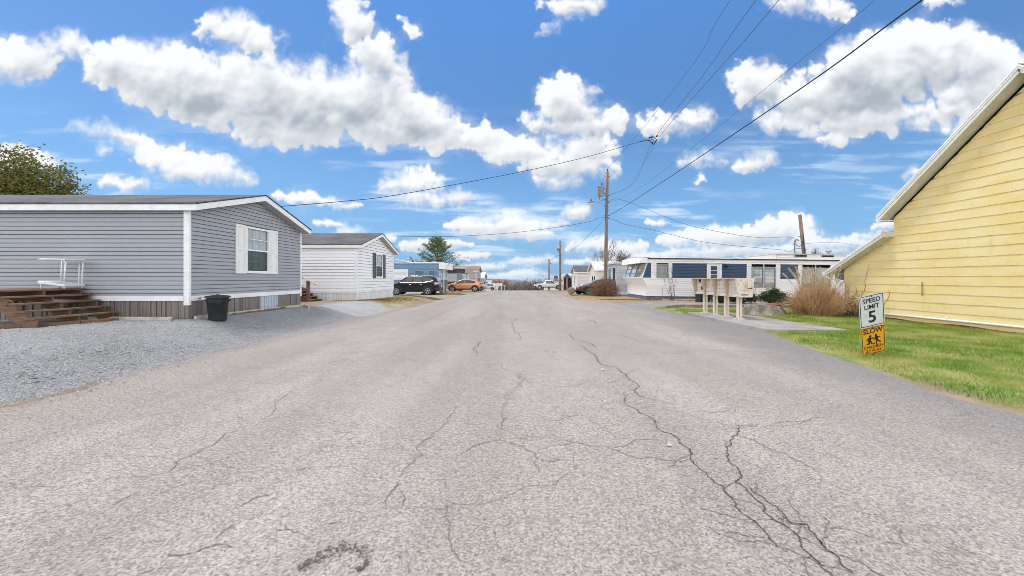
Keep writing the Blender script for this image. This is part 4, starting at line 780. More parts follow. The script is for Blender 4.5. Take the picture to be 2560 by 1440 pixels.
def flat_trailer(label, Xf, Y0, Y1, length, zg, zb, zt, band_m, panel_m, low_m, brow_m=None):
    """older flat-roofed trailer on the left, bay end facing the road"""
    root = thing('house_trailer', (Xf, (Y0+Y1)/2, zg), label, 'trailer'); D = Y1-Y0; Xb = Xf-length; H_ = zt-zb
    zs0, zs1 = zb+H_*.30, zb+H_*.72
    mb = MB(); siding(mb, (Xf, Y0, 0), (-1,0,0), (0,-1,0), length, zs1, zt, .12, .008); mb.build('upper_band', band_m, root)
    mb = MB(); siding(mb, (Xf, Y0, 0), (-1,0,0), (0,-1,0), length, zb, zs0, .12, .008); mb.build('lower_band', low_m, root)
    win = [(.35, 1.05), (1.55, 2.45)] if length > 10 else [(.35, 1.15)]
    mb = MB(); siding(mb, (Xf-3.1, Y0, 0), (-1,0,0), (0,-1,0), length-3.1, zs0, zs1, .12, .010); mb.build('white_panel', panel_m, root)
    mb = MB(); siding(mb, (Xf, Y0, 0), (-1,0,0), (0,-1,0), 3.1, zs0, zs1, .12, .008, None, [(a, b, zs0-.3, zs1-.10) for a, b in win]); mb.build('window_wall', band_m if length > 10 else panel_m, root)
    x = Xf-3.1
    for q in ((x-.04, zs0, x+.04, zs1+.04), (x-.04-(length-3.2), zs1, x-.042, zs1+.05), (x-.04-(length-3.2), zs0-.05, x-.042, zs0)): mb = MB(); mb.box(q[0], Y0-.022, q[1], q[2], Y0-.012, q[3]); mb.build('panel_trim', W['trim'], root)
    for a, b in win: window(root, (Xf-b, Y0, 0), (1,0,0), (0,-1,0), b-a, zs0-.12, zs1-.06, W['galv'], W['curtain_white'], (1,1), sash=False, curtain_gap=0)
    # end wall with wide windows under the brow
    mb = MB(); siding(mb, (Xf, Y0, 0), (0,1,0), (1,0,0), D, zb, zs0, .12, .008); siding(mb, (Xf, Y0, 0), (0,1,0), (1,0,0), D, zs1, zt-.02, .12, .008); mb.box(Xb, Y0+.02, zb, Xf-.25, Y1, zt-.02); mb.build('end_wall', low_m if length > 10 else W['pale_grey'], root)
    for a, b in ((Y0+.012, Y0+.18), (Y1-.2, Y1), (Y0+D/2-.2, Y0+D/2+.2)): mb = MB(); mb.box(Xf-.2, a, zs0, Xf-.003, b, zs1); mb.build('end_pillar', low_m if length > 10 else W['pale_grey'], root)
    for a, b in ((.18, D/2-.2), (D/2+.2, D-.2)): window(root, (Xf, Y0+a, 0), (0,1,0), (1,0,0), b-a, zs0, zs1, W['trim'], W['curtain_white'], (1,1), sash=True, curtain_gap=0)
    mb = MB(); z0 = zs1+.05; mb.prism([(Xf+.02, Y0-.06, z0), (Xf+.62, Y0-.06, z0-.02), (Xf+.60, Y0-.06, zt+.02), (Xf+.02, Y0-.06, zt+.04)], (0, D+.12, 0)); n_ = 5
    for k in range(n_): zz = lerp(z0+.02, zt, (k+.5)/n_); mb.box(Xf+.60, Y0-.05, zz-.02, Xf+.64, Y1+.05, zz+.02)
    mb.build('brow', brow_m or W['white_siding'], root)
    mb = MB(); mb.prism([(Xf, Y0-.08, zt), (Xf, (Y0+Y1)/2, zt+.16), (Xf, Y1+.08, zt), (Xf, Y1+.08, zt-.06), (Xf, Y0-.08, zt-.06)], (-length, 0, 0)); mb.build('roof', W['white_roof'], root)
    mb = MB(); mb.box(Xb, Y0+.04, zg-.4, Xf-.03, Y1-.04, zb); mb.build('skirting', W['skirt_white'], root)
    for y in (Y0+.1,): mb = MB(); mb.tube([(Xf+.5, y, zg), (Xf+.5, y, z0)], .04, 8); mb.build('brow_post', W['trim'], root)
    return root
# ---------------------------------------------------------------- right side
def build_yellow_house():
    X = 12.7; root = thing('yellow_house', (X+4, 9.5, 0), 'yellow shingle-sided house with white eaves on the right edge', 'house'); rr = random.Random(21)
    # gable outline seen from the road: main gable plus a low shed roof at the far end
    yr, yl, ye, yn = 9.45, 13.0, 15.0, 5.9; zl, zm, sl = 1.80, 3.50, .83
    zr = zm+sl*(yl-yr); shed = lambda y: lerp(2.92, zl, (y-yl)/(ye-yl))
    def top(y): return shed(y) if y > yl else (zm+sl*(yl-y) if y >= yr else zr-sl*(yr-y))
    mb = MB(); z = .16; k = 0; d0 = .018
    while z < zr:
        zt = z+.272; y = yn-(.3 if k % 2 else 0)
        while y < ye:
            w = .61*rr.uniform(.98, 1.02); a, b = max(y, yn), min(y+w, ye); y += w
            if b-a < .02: continue
            sub = [(a, min(b, yl)), (max(a, yl), b)] if a < yl < b else [(a, b)]
            for (p, q) in sub:
                if q-p < .01: continue
                m_ = (p+q)/2; tp, tq = top(p+1e-4), top(q-1e-4)
                if max(tp, tq) <= z+.01: continue
                lipd = d0+rr.uniform(-.0012,.0012); wob = [rr.uniform(-.008,.003) for _ in range(4)]
                n = 3; bot = []
                for i in range(n+1): t = i/n; yy = lerp(p, q, t); bot.append((yy, min(z+wob[i % 4], top(yy)-.002)))
                if z <= .17: bot = [(yy, .09+.02*math.sin(yy*3)) for yy, _ in bot]
                for (y1_, z1_), (y2_, z2_) in zip(bot, bot[1:]):
                    t1, t2 = min(zt, top(y1_+(1e-4 if y1_ == p else 0))), min(zt, top(y2_-(1e-4 if y2_ == q else 0)))
                    if t1 < z1_ and t2 < z2_: continue
                    mb.face((X-lipd, y1_+.0003, z1_), (X-lipd, y2_-.0003, z2_), (X-.002, y2_-.0003, max(t2, z2_)), (X-.002, y1_+.0003, max(t1, z1_)))
                    mb.face((X-.0, y1_, z1_), (X-.0, y2_, z2_), (X-lipd, y2_, z2_), (X-lipd, y1_, z1_))
                if abs(p-a) < 1e-6 and tp > zt: mb.face((X, p+.001, z), (X-lipd, p+.001, z), (X-.002, p+.001, zt))
        z = zt; k += 1
    L = 9.
    # other walls, plain boards behind
    mb.face((X, ye, .05), (X+L, ye, .05), (X+L, ye, zl), (X, ye, zl)); mb.face((X, yl, 2.6), (X+L, yl, 2.6), (X+L, yl, zm), (X, yl, zm)); mb.face((X, yn, .05), (X+L, yn, .05), (X+L, yn, zm), (X, yn, zm))
    mb.face((X+L, yn, .05), (X+L, ye, .05), (X+L, ye, zl), (X+L, yl, 2.92), (X+L, yl, zm), (X+L, yr, zr), (X+L, yn, zm))
    mb.build('wall', W['yellow'], root)
    mb = MB(); mb.face((X+.012, yn, .0), (X+.012, ye, .0), (X+.012, ye, zl-.01), (X+.012, yl, 2.90), (X+.012, yl, zm), (X+.012, yr, zr-.01), (X+.012, yn, zm)); mb.build('backing_board', W['wood'], root)
    mb = MB(); mb.box(X+.05, yn+.05, -.2, X+L-.05, ye-.05, .10); mb.build('foundation', W['concrete'], root)
    ox = .42; xa = X-ox
    def slope_roof(p, q, thick, name_r):      # p, q = (y, z) lower edge and upper edge of the roof top
        (y0, z0), (y1, z1) = p, q
        d = Vector((0, y1-y0, z1-z0)); nn = Vector((0, -d.z, d.y)).normalized(); nn = nn if nn.z > 0 else -nn
        mb = MB(); a = nn*.03; mb.prism([(xa+.0, y0, z0), (xa+.0, y1, z1), (xa+.0, y1, z1+.014), (xa+.0, y0, z0+.014)], (L+ox+.3, 0, 0)); mb.build(name_r, W['shingle'], root)
        mb = MB(); mb.prism([(xa, y0, z0-.004), (xa, y1, z1-.004), (xa, y1, z1-thick*.55), (xa, y0, z0-thick*.55)], (.028, 0, 0)); mb.prism([(xa+.03, y0, z0-thick*.5), (xa+.03, y1, z1-thick*.5), (xa+.03, y1, z1-thick), (xa+.03, y0, z0-thick)], (.028, 0, 0)); mb.prism([(xa-.016, y0, z0+.001), (xa-.016, y1, z1+.001), (xa-.016, y1, z1-.05), (xa-.016, y0, z0-.05)], (.014, 0, 0)); mb.build('rake_board', W['trim'], root)
        mb = MB(); mb.face((xa+.06, y0, z0-thick*.9), (xa+.06, y1, z1-thick*.9), (X+.01, y1, z1-thick*.9), (X+.01, y0, z0-thick*.9)); mb.face((xa, y1-.004, z1-thick), (X+.01, y1-.004, z1-thick), (X+.01, y1-.004, z1), (xa, y1-.004, z1)); mb.build('soffit', W['soffit_white'], root)
    slope_roof((yl+.20, zm+.10), (yr, zr+.28), .20, 'main_roof'); slope_roof((yn-.4, zm-.1), (yr, zr+.28), .20, 'main_roof'); slope_roof((ye+.42, zl-.06), (yl+.005, 3.02), .16, 'shed_roof')
    mb = MB(); mb.box(xa, yl+.001, zm-.11, X+L, yl+.20, zm-.08); mb.box(xa, yl+.20, zm-.08, X+L, yl+.225, zm+.10); mb.build('eave_board', W['trim'], root)
    # gutter and downspout at the far corner
    mb = MB(); y = ye+.47; mb.prism([(xa-.02, y-.06, zl-.20), (xa-.02, y+.06, zl-.20), (xa-.02, y+.075, zl-.09), (xa-.02, y-.06, zl-.09)], (L+ox, 0, 0)); mb.build('gutter', W['trim'], root)
    mb = MB(); mb.tube([(xa+.10, ye+.47, zl-.18), (xa+.10, ye+.47, zl-.30), (xa+.32, ye+.18, zl-.42), (X-.07, ye-.05, zl-.55), (X-.07, ye-.06, .9), (X-.07, ye-.06, .12), (X-.22, ye-.10, .05)], [.045]*7, 10); mb.build('downspout', W['trim'], root, smooth=True)
    # pale pipe along the foot of the wall
    mb = MB(); mb.tube([(X-.05, 6.0, .215), (X-.05, 9.0, .22), (X-.05, 11.0, .225), (X-.05, 13.4, .215)], .032, 10); mb.tube([(X-.05, 11.35, .24), (X-.07, 11.35, .32)], .02, 8); mb.build('wall_pipe', W['trim'], root, smooth=True)
    # old vine stems and a rusty stake on the wall
    mb = MB(); rr = random.Random(5)
    for k in range(9):
        y = rr.uniform(13.2, 14.9); z = .1; p = [(X-.03, y, z)]
        while z < rr.uniform(.6, 2.3) and z < top(y)-.15: z += rr.uniform(.1, .2); y = min(14.9, max(12.6, y+rr.uniform(-.17,.13))); p.append((X-.028, y, z))
        if len(p) > 2: mb.tube(p, [.007*(1-i/len(p))+.0025 for i in range(len(p))], 5)
    mb.tube([(X-.06, 12.05, .9), (X-.05, 12.06, 1.35)], .012, 6)
    tag(mb.build('wall_vine', W['twig']), 'dry brown vine stems clinging to the yellow wall', 'vine')
    # white board leaning at the downspout foot
    m2 = MB(); m2.beam((12.35, 14.8, .03), (12.2, 14.75, .55), .05, .02); tag(m2.build('loose_board', W['wood_pale']), 'thin pale slat leaning in the dry grass by the downspout', 'board')
def build_mailboxes():
    # one unit: local frame, x to the right along the row (towards the camera), front faces -Y local (towards the road)
    labels = ['beige mailbox unit with two missing doors, far left end of the row', 'beige mailbox unit second from the far end of the row', 'beige mailbox unit third from the far end of the row', 'beige mailbox unit nearest the camera with a blank scratched side']
    def unit(i, cx, cy):
        root = thing('mailbox_unit', (cx, cy, .095), labels[i], 'mailbox', 'cluster mailbox units on the pad', rz=math.radians(-90)+math.radians((.6,-.5,.4,-.3)[i]))
        w = .79; zt, zb = 1.36, .735; ft, fb = -.34, -.20; bk = .27       # front y at the top / bottom, back y
        m = W['mail']
        for s in (-1, 1):
            mb = MB(); x = s*(w/2-.012); mb.prism([(x-.011, ft, zt), (x-.011, bk+.03, zt), (x-.011, bk-.03, zb), (x-.011, fb, zb)], (.022,0,0)); mb.build('side_panel', W['mail_fin_shade'] if not (i == 3 and s > 0) else m, root, local=True, bevel=.004)
        mb = MB(); mb.prism([(-w/2+.023, ft-.015, zt-.012), (-w/2+.023, bk+.03, zt-.012), (-w/2+.023, bk+.03, zt+.004), (-w/2+.023, ft-.015, zt+.004)], (w-.046,0,0)); mb.build('top_panel', m, root, local=True)
        mb = MB(); mb.box(-w/2+.023, fb+.01, zb, w/2-.023, bk-.03, zb+.02); mb.face((-w/2+.023, bk, zt-.02), (w/2-.023, bk, zt-.02), (w/2-.023, bk-.03, zb), (-w/2+.023, bk-.03, zb)); mb.build('back_panel', m, root, local=True)
        # recessed door field
        rt, rb = ft+.20, fb+.05; front = lambda z: lerp(rb, rt, (z-zb)/(zt-zb))
        mb = MB(); mb.face((-w/2+.023, rb+.02, zb+.02), (w/2-.023, rb+.02, zb+.02), (w/2-.023, rt+.02, zt-.012), (-w/2+.023, rt+.02, zt-.012)); mb.build('door_field', W['mail_in'], root, local=True)
        cols, rows = 4, 4; cw, rh = (w-.07)/cols, (zt-zb-.06)/rows
        for r_ in range(rows):
            for c in range(cols):
                x0 = -w/2+.035+c*cw; z0 = zb+.03+r_*rh; miss = (i == 0 and (r_, c) in ((3,1),(1,2)))
                mb = MB(); a, b = front(z0+.006), front(z0+rh-.006)
                if miss:
                    mb.face((x0+.012, a+.012, z0+.012), (x0+cw-.012, a+.012, z0+.012), (x0+cw-.012, b+.012, z0+rh-.012), (x0+.012, b+.012, z0+rh-.012)); mb.build('open_pigeonhole', W['black_wood'], root, local=True); continue  # flat black face painted for the shade inside the hole
                mb.prism([(x0+.004, a, z0+.004), (x0+.004, b, z0+rh-.004), (x0+.004, b+.016, z0+rh-.004), (x0+.004, a+.016, z0+.004)], (cw-.008,0,0)); d = mb.build('mailbox_door', m, root, local=True)
                zz = z0+rh*.60; yy = front(zz); lk_ = MB(); lk_.box(x0+cw*.18, yy-.010, zz-.016, x0+cw*.18+.034, yy+.004, zz+.016); lk_.box(x0+cw*.52, yy-.004, zz-.045, x0+cw*.52+.04, yy+.004, zz-.038); lk_.build('lock', W['rust_dark'], d, local=True)
        for dy in (-.05, .05):
            mb = MB(); mb.box(-.033, dy-.033+.03, .008, .033, dy+.033+.03, zb); mb.build('post', m, root, local=True, bevel=.006)
        mb = MB(); mb.box(-.11, -.14, .0, .11, .20, .010); mb.build('base_plate', m, root, local=True)
        for dy in (-.11, .17): mb = MB(); mb.cyl((-.085, dy, .01), (-.085, dy, .025), .012, n=8); mb.build('anchor_bolt', W['rust'], root, local=True); mb = MB(); mb.cyl((.085, dy, .01), (.085, dy, .025), .012, n=8); mb.build('anchor_bolt', W['rust'], root, local=True)
        if i == 3:      # scratches, slots and the small printed line on the exposed end panel
            mb = MB(); x = w/2+.0015; rr = random.Random(3)
            def scr(pts, r): mb.tube([(x, a, b) for a, b in pts], r, 4)
            scr([(-.17,1.33),(-.15,1.27)], .0035); scr([(-.12,1.32),(-.13,1.28)], .003); scr([(.03,1.32),(.06,1.26),(.075,1.17),(.08,1.06)], .0028); scr([(-.20,1.09),(-.205,.98)], .0022); scr([(-.18,.955),(-.20,.95),(-.20,.985)], .0022); scr([(-.13,1.01),(-.11,.965),(-.05,.96),(.06,.965)], .0022); scr([(-.09,.955),(-.03,.96)], .004); mb.build('scratch_marks', W['rust_dark'], root, local=True)
            mb = MB(); mb.box(x-.002, .125, 1.262, x+.001, .225, 1.280); mb.build('faded_label', W['galv'], root, local=True); mb = MB(); mb.box(x-.002, .10, 1.018, x+.001, .23, 1.045); mb.cyl((x-.002, .07, 1.03), (x+.001, .07, 1.03), .008, n=8); mb.build('slot', W['ink'], root, local=True)
            mb = MB(); yq = -.13
            for k, s in enumerate((.03,.03,.012,.026,.026,.02,.02,.024,.03)): mb.box(x-.002, yq, .80 if k != 2 else .815, x+.001, yq+s-.006, .835 if k not in (2,) else .82); yq += s
            mb.build('printed_line', W['rust_dark'], root, local=True)
        return root
    for i, y in enumerate((15.28, 14.49, 13.70, 12.91)): unit(i, 7.37, y)
def build_sign():
    base = Vector((6.435, 7.0, .0)); u = Vector((.973, 0, .229)).normalized(); v = Vector((-.222, -.19, .956)); v = (v-u*v.dot(u)).normalized(); n = u.cross(v)   # n points to the camera
    root = thing('road_sign', base, 'leaning white speed limit and yellow slow children sign in the grass', 'road sign'); o = base+Vector((.03,0,.065))
    def plate(name, s0, t0, w, h, m, r=.035, dz=0.0, label=None):
        def rr_(x0, y0, x1, y1, rad, k=6):
            q = []
            for cx, cy, a0 in ((x1-rad, y1-rad, 0), (x0+rad, y1-rad, 90), (x0+rad, y0+rad, 180), (x1-rad, y0+rad, 270)):
                for j in range(k+1): a = math.radians(a0+90*j/k); q.append((cx+rad*math.cos(a), cy+rad*math.sin(a)))
            return q
        P3 = lambda q, d: [o+u*x+v*y+n*d for x, y in q]
        mb = MB(); mb.prism(P3(rr_(s0, t0, s0+w, t0+h, r), dz), n*.0035); pl = mb.build(name, m, root)
        if label: pl['label'] = label
        bo = MB(); a, b = rr_(s0+.012, t0+.012, s0+w-.012, t0+h-.012, r*.8), rr_(s0+.024, t0+.024, s0+w-.024, t0+h-.024, r*.6); pa, pb = P3(a, dz+.0055), P3(b, dz+.0055); N_ = len(a)
        bo.faces(pa+pb, [(i, (i+1) % N_, N_+(i+1) % N_, N_+i) for i in range(N_)]); bo.build('border', W['ink'], pl)
        for yy in (t0+.02, t0+h-.035): bl = MB(); c = o+u*(s0+w/2)+v*yy+n*(dz+.0035); bl.cyl(c, c+n*.008, .009, n=10); bl.build('bolt', W['black_metal'], pl)
        return pl
    W2, hs, hl = .452, .565, .53; t_slow = .015; t_sp = t_slow+hl+.008
    sp = plate('speed_limit_panel', -W2/2, t_sp, W2, hs+.035, W['sign_white'], dz=.004, label='white speed limit 5 panel'); sl = plate('slow_panel', -W2/2+.005, t_slow, W2-.008, hl, W['sign_yellow'], dz=0, label='yellow slow children at play panel')
    def words(body, sx, ty, size, par, dz, fx=1., bold=.0): text_mesh('lettering', body, size, W['ink'], par, o+u*sx+v*ty+n*(dz+.0042), u, v, .003, fx, bold=bold)
    words('SPEED', 0, t_sp+.490, .122, sp, .004, .99, .0022); words('LIMIT', 0, t_sp+.372, .118, sp, .004, 1.0, .0022); words('5', 0, t_sp+.175, .30, sp, .004, 1.05, .006)
    words('SLOW', 0, t_slow+.448, .130, sl, 0, .98, .003); words('CHILDREN', 0, t_slow+.142, .076, sl, 0, 1.0, .0012); words('AT PLAY', 0, t_slow+.064, .076, sl, 0, 1.0, .0012)
    # two running figures and a ball
    fg = MB(); Q = lambda x, y: o+u*x+v*y+n*.0045
    def limb(pts, r):
        for (a, b), (c, d) in zip(pts, pts[1:]): fg.beam(Q(a, b), Q(c, d), r*2, .002, up=n)
        for (a, b) in pts: fg.cyl(Q(a, b)-n*.001, Q(a, b)+n*.0012, r, n=10)
    def disc(x, y, r): fg.cyl(Q(x, y)-n*.001, Q(x, y)+n*.0012, r, n=18)
    t = t_slow+.178
    disc(-.052, t+.176, .022); limb([(-.062,t+.135),(-.075,t+.085)], .026); limb([(-.06,t+.145),(-.02,t+.125),(.0,t+.145)], .009); limb([(-.075,t+.145),(-.105,t+.13),(-.12,t+.105)], .009); limb([(-.078,t+.075),(-.08,t+.035),(-.115,t+.03)], .013); limb([(-.068,t+.075),(-.035,t+.06),(-.028,t+.025)], .013)
    disc(.052, t+.182, .022); limb([(.058,t+.14),(.068,t+.09)], .026); limb([(.07,t+.15),(.10,t+.14),(.125,t+.12)], .009); limb([(.05,t+.145),(.02,t+.12),(.005,t+.10)], .009); limb([(.064,t+.08),(.055,t+.045),(.06,t+.012)], .013); limb([(.075,t+.08),(.105,t+.05),(.13,t+.035)], .013); disc(.012, t+.022, .017)
    fg.build('pictogram', W['ink'], sl)
    mb = MB(); a = o+v*-.14-n*.022; b = o+v*1.12-n*.022; mb.beam(a, b, .05, .022, up=n); mb.beam(a+n*.012+u*.02, b+n*.012+u*.02, .010, .014, up=n); mb.beam(a+n*.012-u*.02, b+n*.012-u*.02, .010, .014, up=n); mb.build('post', W['galv_dark'], root)
def build_trailer():
    tilt = math.radians(.65); root = thing('house_trailer', (8.40, 25.3, 0), 'white and navy striped trailer with slanted bay windows behind the mailboxes', 'trailer', ry=tilt); K = dict(local=True)
    wm, nm, tr = W['old_white'], W['navy'], W['trim']; L = 16.5; D = 4.5; u, n = (1,0,0), (0,-1,0); zs, z0, z1, zt = .32, 1.50, 2.47, 2.79
    wins = [(.62,1.40,1.50,2.40),(6.88,7.66,.92,2.30),(7.72,8.48,.92,2.30),(10.22,11.08,.95,2.28),(11.14,12.08,.95,2.28)]; door = (4.04, 4.80, .36, 2.42)
    hol = [(a, b, c, d) for a, b, c, d in wins]+[door]
    mb = MB(); siding(mb, (0,0,0), u, n, L, zs, z0, .118, .010, None, hol); siding(mb, (0,0,0), u, n, L, z1, zt-.05, .118, .010, None, hol); mb.build('white_wall', wm, root, **K)
    for a, b in ((.02,.26),(1.66,3.95),(4.88,6.56),(8.78,9.95),(12.4,L)):
        mb = MB(); siding(mb, (a,.002,0), u, n, b-a, z0, z1, .098, .012, None, [], True); mb.build('navy_panel', nm, root, **K)
    mb = MB(); siding(mb, (-.28, .002, 0), u, n, .30, z0, z1, .098, .012, lambda z: (lerp(.0, .29, (z-z0)/(z1-z0)), .30)); mb.build('navy_panel', nm, root, **K)
    for a, b in ((.26,.62),(1.40,1.66),(6.56,6.88),(8.48,8.78),(9.95,10.22),(12.08,12.4)): mb = MB(); siding(mb, (a,-.004,0), u, n, b-a, z0-.02, z1, .118, .006); mb.build('white_pilaster', wm, root, **K)
    for a, b in ((3.95, 4.04), (4.80, 4.88), (7.66, 7.72), (11.08, 11.14)): mb = MB(); siding(mb, (a,-.004,0), u, n, b-a, z0-.02, z1, .5, .004); mb.build('white_pilaster', wm, root, **K)
    # plain back, far end, ceiling void
    mb = MB(); mb.face((0,D,zs),(L,D,zs),(L,D,zt),(0,D,zt)); mb.face((L,0,zs),(L,D,zs),(L,D,zt),(L,0,zt)); mb.build('rear_wall', wm, root, **K)
    # bay end: tucked base, slanted glazing, boxed brow
    pr = [(0,zs),(0,.95),(-.29,1.46),(-.29,1.52)]; mb = MB()
    def endrow(p, q, steps, lip):
        for i in range(steps):
            a = (lerp(p[0], q[0], i/steps), lerp(p[1], q[1], i/steps)); b = (lerp(p[0], q[0], (i+1)/steps), lerp(p[1], q[1], (i+1)/steps))
            mb.face((a[0]-lip, 0, a[1]), (a[0]-lip, D, a[1]), (b[0], D, b[1]), (b[0], 0, b[1])); mb.face((a[0], 0, a[1]), (a[0], D, a[1]), (a[0]-lip, D, a[1]), (a[0]-lip, 0, a[1]))
    endrow(pr[0], pr[1], 6, .011); endrow(pr[1], pr[2], 5, .011)
    for y in (0, D): mb.face((.0, y, .95), (-.29, y, 1.46), (-.29, y, 1.50), (.0, y, 1.50))
    mb.build('bay_base', wm, root, **K)
    sl = lambda z: lerp(-.29, .02, (z-1.52)/(2.46-1.52)); mb = MB(); mb.beam((-.31,-.02,1.49), (-.31,D+.02,1.49), .06, .07); mb.build('bay_sill', tr, root, **K)
    for y in (.03, D-.03): mb = MB(); mb.beam((sl(1.53)-.01, y, 1.53), (sl(2.46)-.01, y, 2.46), .07, .05); mb.build('bay_corner_post', tr, root, **K)
    ya = [.10, 1.55, 1.85, 3.05, 3.2, 4.35]
    for k in range(0, 6, 2):
        a, b = ya[k], ya[k+1]; f = MB()
        for y in (a, b): f.beam((sl(1.53), y, 1.53), (sl(2.46), y, 2.46), .05, .04)
        for z in (1.54, 1.83, 2.13, 2.44): f.beam((sl(z)-.004, a+.025, z), (sl(z)-.004, b-.025, z), .03, .022)
        fo = f.build('bay_window', W['galv'], root, **K)
        g = MB(); g.face((sl(1.53)+.012, a, 1.53), (sl(1.53)+.012, b, 1.53), (sl(2.46)+.012, b, 2.46), (sl(2.46)+.012, a, 2.46)); g.build('pane', W['glass'], fo, **K)
        cu = MB(); KK = 40; cols = []
        for i in range(KK+1): t = i/KK; cols.append((lerp(a, b, t), .10+.03*math.sin(i*1.3)+.015*math.sin(i*3.1)))
        for (y1, d1), (y2, d2) in zip(cols, cols[1:]): cu.face((sl(1.53)+d1, y1, 1.53), (sl(1.53)+d2, y2, 1.53), (sl(2.46)+d2, y2, 2.46), (sl(2.46)+d1, y1, 2.46))
        cu.build('curtain', W['curtain_white'], fo, smooth=True, **K)
    mb = MB(); mb.prism([(sl(1.53)-.005,1.575,1.53),(sl(1.53)-.005,1.825,1.53),(sl(2.46)-.005,1.825,2.46),(sl(2.46)-.005,1.575,2.46)], (.03,0,0)); mb.build('navy_mullion', nm, root, **K)
    mb = MB(); mb.face((.32,.03,1.4),(.32,D-.03,1.4),(.32,D-.03,2.5),(.32,.03,2.5)); mb.build('dark_room', W['interior'], root, **K)
    mb = MB(); N_ = 14; ft = lambda y: 2.83+.10*math.sin(math.pi*(y+.1)/(D+.2)); ys = [(-.06)+(D+.12)*i/N_ for i in range(N_+1)]
    for ya_, yb_ in zip(ys, ys[1:]):
        for j in range(4):
            za0, za1 = lerp(2.47, ft(ya_), j/4), lerp(2.47, ft(ya_), (j+1)/4); zb0, zb1 = lerp(2.47, ft(yb_), j/4), lerp(2.47, ft(yb_), (j+1)/4); xo = -.46+.01*j
            mb.face((xo-.012, ya_, za0), (xo-.012, yb_, zb0), (xo+.004, yb_, zb1), (xo+.004, ya_, za1)); mb.face((xo+.004, ya_, za0), (xo+.004, yb_, zb0), (xo-.012, yb_, zb0), (xo-.012, ya_, za0))
        mb.face((-.45, ya_, ft(ya_)), (-.45, yb_, ft(yb_)), (.3, yb_, ft(yb_)+.02), (.3, ya_, ft(ya_)+.02))
    mb.face((-.46,-.06,2.47),(-.46,D+.06,2.47),(.03,D+.06,2.49),(.03,-.06,2.49)); mb.face((-.46,-.06,2.47),(.02,-.06,2.49),(.02,-.06,2.81),(-.43,-.06,2.83)); mb.face((-.46,D+.06,2.47),(.02,D+.06,2.49),(.02,D+.06,2.81),(-.43,D+.06,2.83)); mb.build('brow', wm, root, **K)
    # roof, drip edge
    mb = MB(); q = [(-.02-.08*0, -.07+(D+.14)*i/10) for i in range(11)]; top_ = [( .0, y, zt+.02+.14*math.sin(math.pi*i/10)) for i, (_, y) in enumerate(q)]; mb.prism(top_+[(0, D+.07, zt-.03), (0, -.07, zt-.03)], (L,0,0)); mb.build('roof', W['white_roof'], root, **K)
    mb = MB(); rr = random.Random(8); x = 0.0
    while x < L-.1: w = min(rr.uniform(.5,1.6), L-x); mb.box(x, -.088, zt-.045+rr.uniform(-.004,.006), x+w-.004, -.072, zt+.018+rr.uniform(-.006,.006)); x += w
    mb.build('drip_edge', W['rust_dark'], root, **K)
    # raised rear roof with vent openings
    mb = MB(); siding(mb, (8.7,.25,0), u, n, L-8.7, zt+.03, 3.16, .118, .009); mb.prism([(5.7,.26,zt+.02),(8.7,.26,3.17),(8.7,.26,zt+.02)], (0, D-.5, 0)); mb.face((8.7,.26,3.16),(L,.26,3.16),(L,D-.2,3.2),(8.7,D-.2,3.2)); mb.build('raised_wall', wm, root, **K)
    mb = MB(); mb.box(8.6,.14,3.165,L+.1,D-.1,3.20); mb.prism([(5.6,.22,zt+.05),(8.6,.22,3.20),(8.6,.22,3.165),(5.6,.22,zt+.02)], (0,D-.4,0)); mb.build('raised_roof', W['white_roof'], root, **K)
    for a in (9.86, 11.66):
        mb = MB(); mb.box(a-.06,.215,2.965,a+.88,.245,3.00); mb.box(a-.06,.215,3.12,a+.88,.245,3.15); mb.box(a-.06,.215,3.0,a,.245,3.12); mb.box(a+.82,.215,3.0,a+.88,.245,3.12); v = mb.build('vent', tr, root, **K); m2 = MB(); m2.box(a,.226,3.0,a+.82,.236,3.12); m2.build('vent_opening', W['interior'], v, **K)
    mb = MB(); mb.lathe((13.25,1.6,3.2), [(.10,0),(.10,.25),(.2,.27),(.2,.33),(.08,.40),(.0,.40)], 14); mb.build('roof_vent', W['galv'], root, smooth=True, **K)
    # windows, door, lamp
    for i, (a, b, c, d) in enumerate(wins):
        window(root, (a,0,0), u, n, b-a, c, d, W['galv'], W['curtain_tan'] if i > 2 else W['curtain_white'], (1, 3 if i == 0 else 5), sash=False, curtain_gap=0, cd=.045, **K)
    mb = MB(); mb.box(8.46, -.05, 1.2, 8.47, -.03, 1.5); a = 6.9; mb.box(a, -.28, 1.34, a+.52, -.01, 1.62); 
    mb2 = MB(); mb2.box(6.93,-.30,1.30,7.40,-.02,1.60); ac = mb2.build('window_air_conditioner', W['pale_grey'], root, bevel=.01, **K)
    m3 = MB()
    for k in range(7): m3.box(6.96, -.306, 1.325+k*.036, 7.37, -.301, 1.338+k*.036)
    m3.build('grille', W['galv_dark'], ac, **K)
    mb = MB(); mb.box(3.93,-.03,.36,4.04,.0,2.44); mb.box(4.80,-.03,.36,4.91,.0,2.44); mb.box(3.93,-.032,2.42,4.91,.0,2.50); mb.box(3.86,-.10,2.50,4.98,.0,2.535); mb.build('door_frame', tr, root, **K)
    mb = MB(); mb.box(4.045,-.025,.36,4.195,.03,2.415); mb.box(4.615,-.025,.36,4.795,.03,2.415); mb.box(4.195,-.025,.36,4.615,.03,1.47); mb.box(4.195,-.025,2.31,4.615,.03,2.415)
    for z in (1.73, 2.01): mb.box(4.195,-.022,z,4.615,.02,z+.035)
